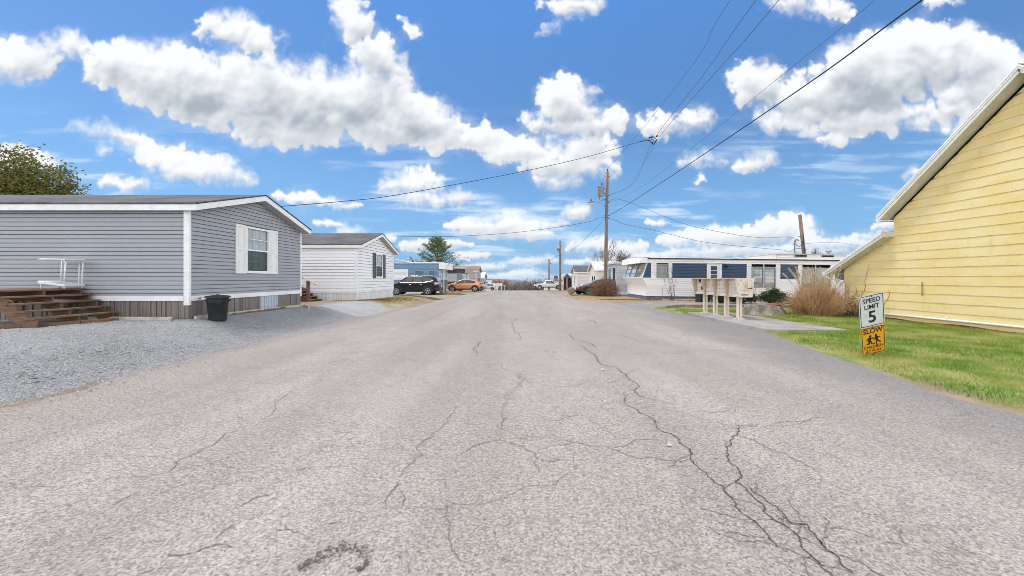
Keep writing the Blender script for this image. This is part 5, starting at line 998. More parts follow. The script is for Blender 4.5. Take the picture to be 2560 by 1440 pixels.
    dd = mb.build('door', W['white_metal'], root, **K); mb = MB(); mb.box(4.195,-.004,1.47,4.615,.004,2.31); mb.build('pane', W['dark_glass'], dd, **K); mb = MB(); mb.lathe((4.71,-.07,1.43), [(0,-.04),(.035,-.03),(.04,0),(.02,.03),(.015,.05)], 10, 'y'); mb.build('knob', W['black_metal'], dd, smooth=True, **K)
    mb = MB(); x = 5.16; mb.box(x-.05,-.03,2.25,x+.05,-.012,2.45); mb.tube([(x,-.03,2.38),(x,-.12,2.44),(x,-.15,2.36)], .014, 6); mb.lathe((x,-.15,2.18), [(.03,-.02),(.05,0),(.085,.16),(.11,.165),(.05,.23),(.0,.27)], 8); lp = mb.build('wall_lamp', W['black_metal'], root, **K); mb = MB(); mb.lathe((x,-.15,2.185), [(.048,.005),(.082,.15)], 8); mb.build('lamp_glass', W['lamp_glass'], lp, **K)
    # skirting of painted block
    mb = MB(); siding(mb, (0.012,.03,0), u, n, L, -.35, zs-.015, .20, .012); mb.box(.0+.02,.06,-.4,L,D,zs-.015); mb.face((.012,.03,-.3),(.012,D,-.3),(.012,D,zs-.015),(.012,.03,zs-.015)); mb.build('skirting', W['skirt_blue'], root, **K)
    mb = MB(); mb.box(.0,-.014,zs-.03,L,.012,zs+.015); mb.box(-.016,-.012,zs-.03,-.002,D,zs+.03); mb.build('base_trim', tr, root, **K)
    # hose bib pipe up the wall
    mb = MB(); mb.tube([(1.62-.55,-.03,.35),(1.0,-.035,.5),(.99,-.03,.95)], .012, 6); mb.build('cable_loop', W['grey_wire'], root, **K)
def build_right_yard():
    g = lambda x, y, dz=.03: (x, y, gz(x, y)+dz)
    def timber(pts, lab, m=W['timber'], w=.16, h=.16):
        mb = MB()
        for a, b in zip(pts, pts[1:]): mb.beam(a, b, w, h)
        tag(mb.build('landscape_timber', m, bevel=.01), lab, 'timber edging', 'timber edging boards')
    timber([g(7.8, 18.6, .06), g(10.6, 18.35, .06)], 'brown landscape timber along the gravel path, left piece'); timber([g(10.65, 18.34, .07), g(14.2, 17.9, .07)], 'brown landscape timber behind the mailbox posts'); timber([g(7.0, 18.2, .03), g(7.75, 18.6, .05)], 'short timber angled at the path entrance')
    timber([g(9.2, 24.6, .04), g(16, 24.5, .04)], 'pale board edging along the foot of the navy skirting', W['wood_pale'], .08, .10)
    # tree stump with flat top
    x, y = 9.55, 15.0; rr = random.Random(9); st = thing('tree_stump', (x, y, 0), 'broad low grey tree stump with flat sawn top', 'tree stump'); N_ = 40; mb = MB(); prof = [(-.05,.88),(.06,.80),(.16,.73),(.28,.67),(.40,.63),(.43,.60)]; ring = []
    for (z, r) in prof:
        ring.append([(x+(r*1.02+(.10*math.sin(3*a+.5)+.06*math.sin(7*a+1))*(1.15-z*1.6))*math.cos(a), y+(r*.8+(.08*math.sin(4*a))*(1.1-z*1.6))*math.sin(a), z+.015*math.sin(5*a+z*9)) for a in [k/N_*math.tau for k in range(N_)]])
    mb.faces([p for q in ring for p in q], [(i*N_+k, i*N_+(k+1) % N_, (i+1)*N_+(k+1) % N_, (i+1)*N_+k) for i in range(len(prof)-1) for k in range(N_)]); mb.build('stump_bark', W['stump'], st, smooth=True)
    mb = MB(); c = [(p[0], p[1], .432) for p in ring[-1]]; mb.face(*c); mb.build('sawn_top', W['stump_top'], st)
    mb = MB(); mb.box(9.62, 14.55, .44, 10.05, 14.95, .475); o = mb.build('red_board', W['brick']); tag(o, 'small reddish slab lying on the tree stump', 'slab')
    mb = MB(); mb.beam((9.75, 14.7, .455+.03), (10.7, 15.0, .44+.03), .10, .03); tag(mb.build('loose_board', W['stump_top']), 'grey board resting across the tree stump', 'board')
    # timber step box in front of the trailer door
    s = thing('porch_steps', (12.6, 24.4, 0), 'brown timber porch steps at the trailer door behind the mailboxes', 'steps', 'timber steps at the homes')
    for i, (z, yb) in enumerate(((.50, 23.9), (.30, 23.55), (.12, 23.2))):
        mb = MB(); mb.box(11.7, yb, z-.05, 14.2, yb+.36 if i else 25.1, z); mb.build('tread', W['wood'], s, bevel=.006)
    for xx in (11.75, 12.75, 13.9): mb = MB(); mb.box(xx, 23.95, 0, xx+.10, 24.05, .448); mb.build('leg', W['wood'], s)
    mb = MB(); mb.box(11.8, 24.6, .0, 14.1, 24.64, .44); mb.build('shade_sheet', W['black_wood'], s)  # black sheet put in for the shade under the steps
    # square black bin
    b = thing('trash_can', (10.9, 22.7, 0), 'black wheeled bin in front of the navy skirting, left of the mailboxes', 'trash can'); x, y = 10.95, 22.9; mb = MB(); q = lambda k, z: [(x-k, y-k, z), (x+k, y-k, z), (x+k, y+k, z), (x-k, y+k, z)]; mb.faces(q(.27,.05)+q(.36,.72), [(0,3,2,1),(4,5,6,7),(0,1,5,4),(1,2,6,5),(2,3,7,6),(3,0,4,7)]); mb.build('bin_body', W['black_plastic'], b, bevel=.03); mb = MB(); mb.box(x-.39, y-.40, .722, x+.39, y+.40, .77); mb.build('lid', W['black_plastic'], b, bevel=.02)
    for sx in (-.25, .25): mb = MB(); mb.lathe((x+sx, y+.3, .10), [(0,-.03),(.10,-.03),(.10,.03),(0,.03)], 14, 'x'); mb.build('wheel', W['rubber'], b, smooth=False)
    # litter on the road
    for (px, py, lab, m, s) in ((1507, 930, 'crumpled white paper scrap on the road', W['white_metal'], .035), (1672, 1123, 'pale tan leaf lying on the road', W['wood_pale'], .026)):
        Y = 960*EYE/(py-696); X = (px-1298)/960*Y; rr = random.Random(int(px)); mb = MB(); pts = []
        for k in range(9): a = k/9*math.tau; pts.append((X+s*rr.uniform(.7,1.2)*math.cos(a), Y+s*.7*rr.uniform(.7,1.2)*math.sin(a), .03+rr.uniform(0,.02)))
        pts.append((X, Y, .055)); mb.faces(pts, [(k, (k+1) % 9, 9) for k in range(9)]); tag(mb.build('paper_scrap' if 'paper' in lab else 'fallen_leaf', m), lab, 'litter')
    # far right row
    gable_home('mobile_home', 'cream gabled home with grey roof beyond the brush bush', 1, 8.1, 54.2, 58.6, 13, crest(55), crest(55)+.5, 2.35, 3.35, .3, W['cream_siding'], W['trim'], W['shingle'], W['cream_siding'], course=.2, detail=False, windows=[dict(y=55.6, w=.9, z0=.6, z1=1.7, bars=(1,1))])
    gable_home('mobile_home', 'cream gabled home with two narrow windows behind the brush bush', 1, 8.3, 41.0, 45.4, 13, crest(43), crest(43)+.5, 2.35, 3.35, .25, W['cream_siding'], W['trim'], W['white_roof'], W['cream_siding'], course=.2, detail=False, windows=[dict(y=42.0, w=.5, z0=.75, z1=1.7, bars=(1,1), dark=True, curtain=None), dict(y=43.2, w=.5, z0=.75, z1=1.7, bars=(1,1), dark=True, curtain=None)])
    def flat(lab, X, Y0, Y1, ln, zt, m, dz=.0, door=True, roof=W['white_roof']):
        zg = crest(Y0)+dz; r = thing('house_trailer', (X, Y0, zg), lab, 'trailer'); mb = MB(); siding(mb, (X,Y0,0), (1,0,0), (0,-1,0), ln, zg+.35, zt-.15, .2, .012); siding(mb, (X,Y0,0), (0,1,0), (-1,0,0), Y1-Y0, zg+.35, zt-.15, .2, .012); mb.face((X,Y1,zg),(X+ln,Y1,zg),(X+ln,Y1,zt),(X,Y1,zt)); mb.build('wall', m, r)
        mb = MB(); mb.box(X-.25, Y0-.2, zt-.15, X+ln, Y1+.1, zt); mb.build('roof', roof, r); mb = MB(); mb.box(X+.02, Y0+.02, zg-.4, X+ln, Y1, zg+.35); mb.build('skirting', W['skirt_white'], r)
        if door:
            mb = MB(); mb.box(X-.035, Y0+.5, zg+.4, X-.015, Y0+1.2, zt-.5); mb.build('door', W['interior'], r); mb = MB(); mb.box(X-.04, Y0+2.2, zg+1.2, X-.015, Y0+2.9, zt-.55); mb.build('window', W['car_glass'], r); mb = MB(); mb.box(X+1.4, Y0-.04, zg+1.15, X+2.0, Y0-.015, zt-.6); mb.build('window', W['car_glass'], r)
        return r
    flat('pale grey flat-roofed trailer right behind the brush bush', 8.35, 32.9, 37.2, 12, 2.86, W['pale_grey'])
    flat('white flat-roofed trailer with brick porch far on the right', 8.2, 66, 72, 10, 1.95, W['pale_grey'], roof=W['white_roof'])
    # its little porch gable on a brick post
    zg = crest(64.5); r = thing('porch_canopy', (7.9, 64.4, zg), 'small dark porch gable on a brick coloured post', 'porch'); mb = MB(); mb.prism([(7.5,64,1.55),(8.6,64,1.55),(8.05,64,2.25)], (0,1.8,0)); mb.build('gable', W['shutter_dark'], r); mb = MB(); mb.box(7.85,64.05,zg,8.15,64.35,1.54); mb.build('post', W['brick'], r); mb = MB(); mb.box(7.6,65.4,zg,8.9,65.5,1.5); mb.build('dark_opening', W['interior'], r)
    flat('cream shed-like trailer with brown roof strip below the dish', 7.7, 80, 84, 4, 1.05, W['cream_siding'], door=False, roof=W['brown_roof'])
    flat('small white box shed with brown flat roof past the poles', 6.2, 92, 96, 6.3, .15, W['white_siding'], door=False, roof=W['brown_roof'])
    # satellite dish on its pole
    d = thing('satellite_dish', (8.05, 84.5, crest(84)), 'grey satellite dish on a post above the far trailers', 'satellite dish'); mb = MB(); mb.cyl((8.05,84.5,crest(84)), (8.05,84.5,1.35), .05, n=8); mb.build('mast', W['galv'], d); mb = MB(); mb.lathe((8.05,84.2,1.6), [(.5,-.16),(.42,-.06),(.25,.02),(0,.05)], 20, 'y'); mb.build('dish', W['grey_plastic'], d, smooth=True); mb = MB(); mb.tube([(8.05,84.1,1.3),(8.05,83.7,1.55)], .025, 6); mb.build('feed_arm', W['black_metal'], d)
    # wheeled cart with a round tan disc wheel
    x, y, z = 4.55, 33.6, crest(33)+.05; c = thing('yard_cart', (x+.4, y, z), 'old yard cart with round tan wheels and two upright handles', 'cart'); 
    for s, lab in ((0, .0), (.75, .12)):
        mb = MB(); mb.lathe((x+s, y+lab*4, z+.33), [(0,-.05),(.27,-.05),(.31,-.03),(.33,.0),(.31,.03),(.27,.05),(0,.06)], 22, 'y'); mb.build('wheel', W['rust'] if s == 0 else W['rubber'], c, smooth=True)
    mb = MB(); mb.box(x+.1, y-.02, z+.32, x+1.15, y+.6, z+.40); mb.box(x+.5, y+.1, z+.40, x+1.1, y+.5, z+.62); mb.build('frame', W['black_metal'], c)
    for s in (.42, .60): mb = MB(); mb.cyl((x+s, y+.2, z+.38), (x+s+.02, y+.2, z+.98), .02, n=8); mb.cyl((x+s+.02, y+.2, z+.98), (x+s+.02, y+.2, z+1.10), .032, n=8); mb.build('handle', W['white_metal'], c)
    mb = MB(); mb.lathe((x+.95, y+.05, z+.75), [(0,-.1),(.14,-.08),(.16,.05),(.1,.12),(0,.12)], 14, 'y'); mb.build('engine', W['white_metal'], c, smooth=True)
    # white garden arch and white chair far left
    zg = crest(86)+.1; a = thing('garden_arch', (-4.0, 86, zg), 'white arched garden trellis far down the left verge', 'garden arch')
    for s in (-.75, .0, .75):
        mb = MB(); mb.tube([(-4.0+s, 86, zg), (-4.0+s, 86, zg+1.15)], .05, 6); mb.build('post', W['white_metal'], a)
    mb = MB(); mb.tube([(-5.0,86,zg+1.1),(-4.6,86,zg+1.32),(-4.0,86,zg+1.36),(-3.4,86,zg+1.25),(-3.1,86,zg+.95)], .06, 6); mb.build('arch', W['white_metal'], a, smooth=True); mb = MB(); mb.box(-4.7,86.2,zg,-4.1,86.3,zg+1.1); mb.build('dark_panel', W['grey_plastic'], a)
    c = thing('lawn_chair', (-4.6, 78, crest(78)), 'tiny white lawn chair on the left verge far away', 'chair'); zz = crest(78); mb = MB(); mb.beam((-4.75,78,zz+.05), (-4.35,78,zz+1.0), .5, .07, up=(0,1,0)); mb.build('backrest', W['white_metal'], c); mb = MB(); mb.box(-5.05,77.7,zz+.35,-4.5,78.3,zz+.42); mb.build('seat', W['white_metal'], c)
    for sx in (-5.0,-4.55): mb = MB(); mb.box(sx-.03,77.75,zz,sx+.03,77.81,zz+.35); mb.build('leg', W['white_metal'], c)
    # grey tapered cart bin between the cars
    b = thing('trash_can', (-7.45, 39.6, -.05), 'grey tapered wheelie bin between the black and orange cars', 'trash can'); x, y, z = -7.62, 39.0, crest(39); q = lambda k, zz: [(x-k, y-k, z+zz), (x+k, y-k, z+zz), (x+k, y+k, z+zz), (x-k, y+k, z+zz)]; mb = MB(); mb.faces(q(.17,.05)+q(.27,1.28), [(0,3,2,1),(4,5,6,7),(0,1,5,4),(1,2,6,5),(2,3,7,6),(3,0,4,7)]); mb.build('bin_body', W['grey_plastic'], b, bevel=.02); mb = MB(); mb.box(x-.30,y-.30,z+1.282,x+.30,y+.30,z+1.34); mb.build('lid', W['grey_plastic'], b, bevel=.015)
    for sx in (-.15,.15): mb = MB(); mb.lathe((x+sx, y+.18, z+.11), [(0,-.03),(.11,-.03),(.11,.03),(0,.03)], 14, 'x'); mb.build('wheel', W['rubber'], b)
# ---------------------------------------------------------------- vehicles (local frame: x forward, z up, wheels on z = 0)
SUV = dict(st=[(-2.34,.52,.80,.86,.70,.64),(-2.27,.40,.98,1.04,.84,.74),(-2.18,.36,1.05,1.20,.89,.73),(-2.05,.33,1.09,1.46,.905,.68),(-1.85,.31,1.10,1.63,.915,.63),(-1.3,.30,1.09,1.69,.92,.61),(-.4,.30,1.06,1.71,.92,.61),(.25,.30,1.04,1.67,.92,.62),(.62,.30,1.03,1.56,.915,.64),(1.08,.30,1.03,1.22,.90,.70),(1.28,.30,1.02,1.08,.89,.77),(1.8,.30,.97,1.01,.87,.75),(2.12,.34,.88,.92,.82,.70),(2.29,.42,.72,.76,.70,.6),(2.35,.5,.62,.65,.56,.5)],
  wins=[[(1.0,1.07,1.13),(.80,1.07,1.30),(.55,1.07,1.46),(.25,1.08,1.54),(-.02,1.085,1.57)],[(-.09,1.085,1.57),(-.5,1.10,1.59),(-.88,1.12,1.58)],[(-.93,1.12,1.58),(-1.25,1.14,1.56),(-1.55,1.18,1.51),(-1.78,1.28,1.41)]], ws=(1.16,.60), rg=(-1.97,-2.16), ax=(-1.36,1.36), wr=.355, rails=True, doors=(1.02,-.05,-.98))
CROSS = dict(st=[(-2.29,.50,.82,.88,.68,.62),(-2.23,.40,.98,1.03,.84,.74),(-2.12,.34,1.02,1.10,.89,.74),(-1.9,.31,1.03,1.20,.91,.70),(-1.5,.29,1.02,1.36,.92,.64),(-1.0,.28,1.0,1.49,.92,.61),(-.4,.28,.98,1.55,.92,.60),(.15,.28,.97,1.54,.92,.61),(.55,.28,.96,1.44,.915,.63),(1.1,.28,.97,1.13,.90,.70),(1.3,.28,.97,1.02,.89,.77),(1.8,.29,.92,.96,.87,.75),(2.1,.33,.83,.87,.82,.70),(2.25,.40,.70,.74,.70,.6),(2.3,.48,.6,.63,.56,.5)],
  wins=[[(1.02,1.01,1.06),(.78,1.01,1.22),(.5,1.01,1.35),(.2,1.015,1.42),(-.12,1.02,1.44)],[(-.18,1.02,1.44),(-.6,1.035,1.425),(-1.05,1.06,1.36),(-1.4,1.13,1.25)]], ws=(1.18,.56), rg=(-1.55,-2.05), ax=(-1.34,1.38), wr=.35, rails=False, doors=(1.02,-.15,-1.05))
PICKUP = dict(st=[(-2.75,.55,.95,.99,.72,.66),(-2.7,.45,1.05,1.08,.88,.84),(-2.0,.42,1.06,1.09,.92,.88),(-.95,.40,1.06,1.09,.92,.88),(-.88,.40,1.06,1.55,.92,.64),(-.6,.40,1.06,1.78,.92,.62),(.1,.40,1.05,1.80,.92,.62),(.5,.40,1.05,1.72,.92,.63),(1.1,.40,1.06,1.25,.91,.70),(1.3,.40,1.06,1.12,.90,.78),(2.2,.42,1.03,1.07,.88,.76),(2.5,.46,.95,.98,.84,.72),(2.62,.52,.75,.78,.72,.62)],
  wins=[[(1.0,1.10,1.18),(.7,1.10,1.45),(.4,1.10,1.60),(0,1.11,1.66),(-.6,1.12,1.64)]], ws=(1.2,.5), rg=(-.80,-.90), ax=(-1.75,1.7), wr=.40, rails=False, doors=(1.05,-.7))
def vehicle(name, label, cat, spec, loc, rz, paint, trim='cladding', scale=1.0, group=None, detail=True, tail='tail'):
    root = thing(name, loc, label, cat, group, rz=rz); st = [tuple(v*scale if i in (0,) else v for i, v in enumerate(s)) for s in spec['st']]; K = dict(local=True)
    def val(x, j):
        return interp(x, [(s[0], s[j]) for s in st])
    def ring(s):
        x, zb, zl, zr, wb, wr = s; zl2 = min(zl+.03, zr-.01)
        return [(0,zb),(wb*.80,zb),(wb*.975,zb+.10),(wb*1.0,lerp(zb,zl,.55)),(wb*.995,zl-.04),(wb*.965,zl2),(min(wr+.05,wb*.96),max(zr-.08,zl2+.002)),(wr-.03,zr-.015),(0,zr+.012)]
    mb = MB(); n = 16; pts = []
    for s in st:
        r_ = ring(s); full = [(s[0], y, z) for y, z in r_]+[(s[0], -y, z) for y, z in reversed(r_[1:-1])]; pts += full
    m = len(pts)//len(st); fs = [(i*m+k, i*m+(k+1) % m, (i+1)*m+(k+1) % m, (i+1)*m+k) for i in range(len(st)-1) for k in range(m)]+[tuple(range(m)), tuple(range((len(st)-1)*m, len(st)*m))]
    mb.faces(pts, fs); mb.build('body', W[paint], root, smooth=True, sub=2, **K)
    def side_y(x, z):
        r_ = ring((x,)+tuple(val(x, j) for j in range(1, 6)))
        for (y0, z0), (y1, z1) in zip(r_[1:], r_[2:]):
            if z0 <= z <= z1: return lerp(y0, y1, (z-z0)/max(z1-z0, 1e-6))
        return r_[-2][0]
    for w in spec['wins']:
        for sg in (-1, 1):
            mb = MB(); pr = None
            for (x, z0, z1) in w:
                x *= scale; col = [(x, sg*(side_y(x, lerp(z0, z1, t))+.008), lerp(z0, z1, t)) for t in (0, .5, 1)]
                if pr:
                    for k in range(2): mb.face(pr[k], col[k], col[k+1], pr[k+1])
                pr = col
            mb.build('side_window', W['car_glass'], root, smooth=True, **K)
            if detail and spec['rails'] and sg: 
                e = MB(); e.tube([(x*scale, sg*(side_y(x*scale, z0)+.010), z0) for x, z0, z1 in w], .010, 5); e.build('window_trim', W['chrome'], root, **K)
    def sheet(nm, xa, xb, dx, m_):
        mb = MB(); pr = None
        for i in range(7):
            x = lerp(xa, xb, i/6)*scale; z = val(x, 3)+.016; hw = val(x, 5)+.0; row = [(x+dx, hw*t, z-.03*abs(t)**3) for t in (-.98,-.6,-.2,.2,.6,.98)]
            if pr:
                for k in range(5): mb.face(pr[k], row[k], row[k+1], pr[k+1])
            pr = row
        mb.build(nm, m_, root, smooth=True, **K)
    sheet('windshield', spec['ws'][0], spec['ws'][1], .01, W['car_glass']); sheet('rear_window', spec['rg'][0], spec['rg'][1], -.012, W['car_glass'])
    wr = spec['wr']
    for ax in spec['ax']:
        ax *= scale
        for sg in (-1, 1):
            wb = val(ax, 4); mb = MB(); prof = [(0,-.02),(wr+.055,-.02),(wr+.055,.004),(0,.004)]; mb.lathe((ax, sg*wb, wr+.02), [(r_, sg*h) for r_, h in prof], 28, 'y'); mb.v = [(x, y, max(z, .12)) for x, y, z in mb.v]; mb.build('wheel_well', W['rubber'], root, **K)
            mb = MB(); N_ = 18
            for k in range(N_):
                a0, a1 = math.radians(-8+196*k/N_), math.radians(-8+196*(k+1)/N_); q = lambda a, r_, h: (ax+r_*math.cos(a), sg*(wb+h), wr+.02+r_*math.sin(a))
                mb.face(q(a0, wr+.045, .012), q(a1, wr+.045, .012), q(a1, wr+.105, .012), q(a0, wr+.105, .012)); mb.face(q(a0, wr+.105, .012), q(a1, wr+.105, .012), q(a1, wr+.115, -.03), q(a0, wr+.115, -.03)); mb.face(q(a0, wr+.045, .012), q(a1, wr+.045, .012), q(a1, wr+.045, -.03), q(a0, wr+.045, -.03))
            mb.build('wheel_arch', W[trim] if trim == 'cladding' else W[paint], root, **K)
            mb = MB(); mb.lathe((ax, sg*(wb-.085), wr), [(r_, sg*h) for r_, h in [(.0,-.1),(wr-.03,-.10),(wr,-.06),(wr,.06),(wr-.03,.095),(wr*.70,.102),(wr*.68,.07),(0,.06)]], 30, 'y'); t = mb.build('wheel', W['rubber'], root, smooth=False, **K)
            mb = MB(); y0 = sg*(wb+.008); mb.lathe((ax, sg*(wb-.085), wr), [(r_, sg*h) for r_, h in [(wr*.70,.088),(wr*.69,.101),(wr*.62,.101),(wr*.60,.085)]], 30, 'y')
            for k in range(5):
                a = math.radians(90+72*k); 
                for da in (-.16, .16): mb.beam((ax+.05*math.cos(a), sg*(wb+.012), wr+.05*math.sin(a)), (ax+wr*.64*math.cos(a+da), sg*(wb+.006), wr+wr*.64*math.sin(a+da)), .034, .025, up=(0,1,0))
            mb.lathe((ax, sg*(wb-.085), wr), [(r_, sg*h) for r_, h in [(.07,.09),(.06,.105),(0,.108)]], 14, 'y'); mb.build('rim', W['alloy'], t, **K)
    xa, xb = spec['ax'][0]*scale+wr+.1, spec['ax'][1]*scale-wr-.1
    for sg in (-1, 1):
        mb = MB(); w_ = val(0, 4); mb.prism([(xa, sg*(w_*.80), val(0,1)-.03), (xa, sg*(w_*.99), val(0,1)+.0), (xa, sg*(w_*1.003), val(0,1)+.10), (xa, sg*(w_*.9), val(0,1)+.12)], (xb-xa,0,0)); mb.build('sill', W['cladding'], root, **K)
        xs = min(1.12*scale, 1.2); mb = MB(); mb.lathe((xs, sg*(val(xs,4)+.09), val(xs,2)+.07), [(0,-.05),(.06,-.04),(.085,.01),(.07,.05),(0,.06)], 10, 'x'); mb.beam((xs, sg*val(xs,4)*.95, val(xs,2)+.03), (xs, sg*(val(xs,4)+.06), val(xs,2)+.05), .05, .03); mb.build('mirror', W[paint], root, smooth=True, **K)
        for x in spec['doors'][1:]:
            x *= scale; mb = MB(); mb.tube([(x+.10, sg*(side_y(x, val(x,2)-.13)+.016), val(x,2)-.13), (x+.30, sg*(side_y(x, val(x,2)-.13)+.016), val(x,2)-.12)], .014, 6); mb.build('door_handle', W['chrome'] if spec['rails'] else W[paint], root, **K)
        mb = MB()
        for x in spec['doors']:
            x *= scale; q = [(x, sg*(side_y(x, z)+.001), z) for z in (val(x,1)+.14, .6, .8, val(x,2)-.05)]; mb.tube(q, .006, 4)
        mb.build('door_gap', W['rubber'], root, **K)
        # lamps wrap the corners
        xr_ = st[0][0]; zt = val(xr_+.18, 2); mb = MB(); q = [(xr_+.10, .50), (xr_+.045, .66), (xr_+.10, .80), (xr_+.20, .895), (xr_+.40, .915)]
        for (x0, y0), (x1, y1) in zip(q, q[1:]): mb.face((x0-.02, sg*(y0+.012), zt-.13), (x1-.02, sg*(y1+.012), zt-.13), (x1-.02, sg*(y1+.004), zt+.04), (x0-.02, sg*(y0+.004), zt+.06)); mb.face((x0-.02, sg*(y0+.012), zt-.13), (x1-.02, sg*(y1+.012), zt-.13), (x1+.06, sg*(y1-.05), zt-.14), (x0+.06, sg*(y0-.05), zt-.14))
        mb.build('tail_lamp', W[tail], root, **K)
        xf = st[-1][0]; mb = MB(); mb.obox((xf-.20, sg*.66, val(xf-.2,2)-.06), (.13,-sg*.06,0), (.02*sg,.05,0), (0,0,.05)); mb.build('headlamp', W['lamp_glass'], root, bevel=.02, **K)
    if spec['rails']:
        for sg in (-1, 1): mb = MB(); q = [(x, sg*(val(x,5)-.02), val(x,3)+.035) for x in (-1.6,-1.2,-.6,0,.3)]; q = [(q[0][0]-.08, q[0][1], q[0][2]-.05)]+q+[(q[-1][0]+.1, q[-1][1], q[-1][2]-.06)]; mb.tube(q, .018, 6); mb.build('roof_rail', W['chrome'], root, smooth=True, **K)
    xr_ = st[0][0]; mb = MB(); mb.prism([(xr_-.02,-.72,.42),(xr_-.03,.72,.42),(xr_+.12,.90,.46),(xr_+.35,.925,.40),(xr_+.35,-.925,.40),(xr_+.12,-.90,.46)], (0,0,.22)); mb.build('rear_bumper', W['cladding'], root, bevel=.02, **K)
    mb = MB(); mb.tube([(xr_-.03,-.6,.60),(xr_-.04,0,.60),(xr_-.03,.6,.60)], .02, 6); mb.build('bumper_trim', W['chrome'], root, **K); mb = MB(); mb.box(xr_-.055,-.26,.70,xr_-.02,.26,.84); mb.build('licence_plate', W['plate'], root, **K)
    return root
def build_vehicles():
    zz = lambda x, y: gz(x, y)+.0
    vehicle('parked_car', 'black sport utility car parked beside the white home', 'car', SUV, (-9.28, 34.1, zz(-8, 34)), math.pi, 'black_paint', group='cars parked at the homes', tail='tail_pink')
    vehicle('parked_car', 'orange crossover car parked by the brown trailer', 'car', CROSS, (-6.70, 46.9, crest(46.9)), math.pi+.03, 'orange_paint', group='cars parked at the homes', scale=1.0)
    vehicle('parked_car', 'silver car nose showing behind the orange car', 'car', CROSS, (-6.75, 52.6, crest(52.6)), 0, 'silver_paint', group='cars parked at the homes')
    vehicle('parked_car', 'small white sport utility car far down the left side', 'car', SUV, (-8.1, 97, crest(97)+.45), math.pi, 'white_paint', group='cars parked at the homes', detail=False)
    vehicle('pickup_truck', 'white pickup truck at the far end of the road', 'pickup', PICKUP, (5.55, 72, crest(72)+.22), 0, 'white_paint', trim='paint', detail=False)
    v = vehicle('parked_car', 'dark red car half hidden by the brush bush', 'car', CROSS, (7.35, 34.0, crest(34)+.05), math.pi, 'red_paint', group='cars parked at the homes'); v.scale = (1, 1, .92)
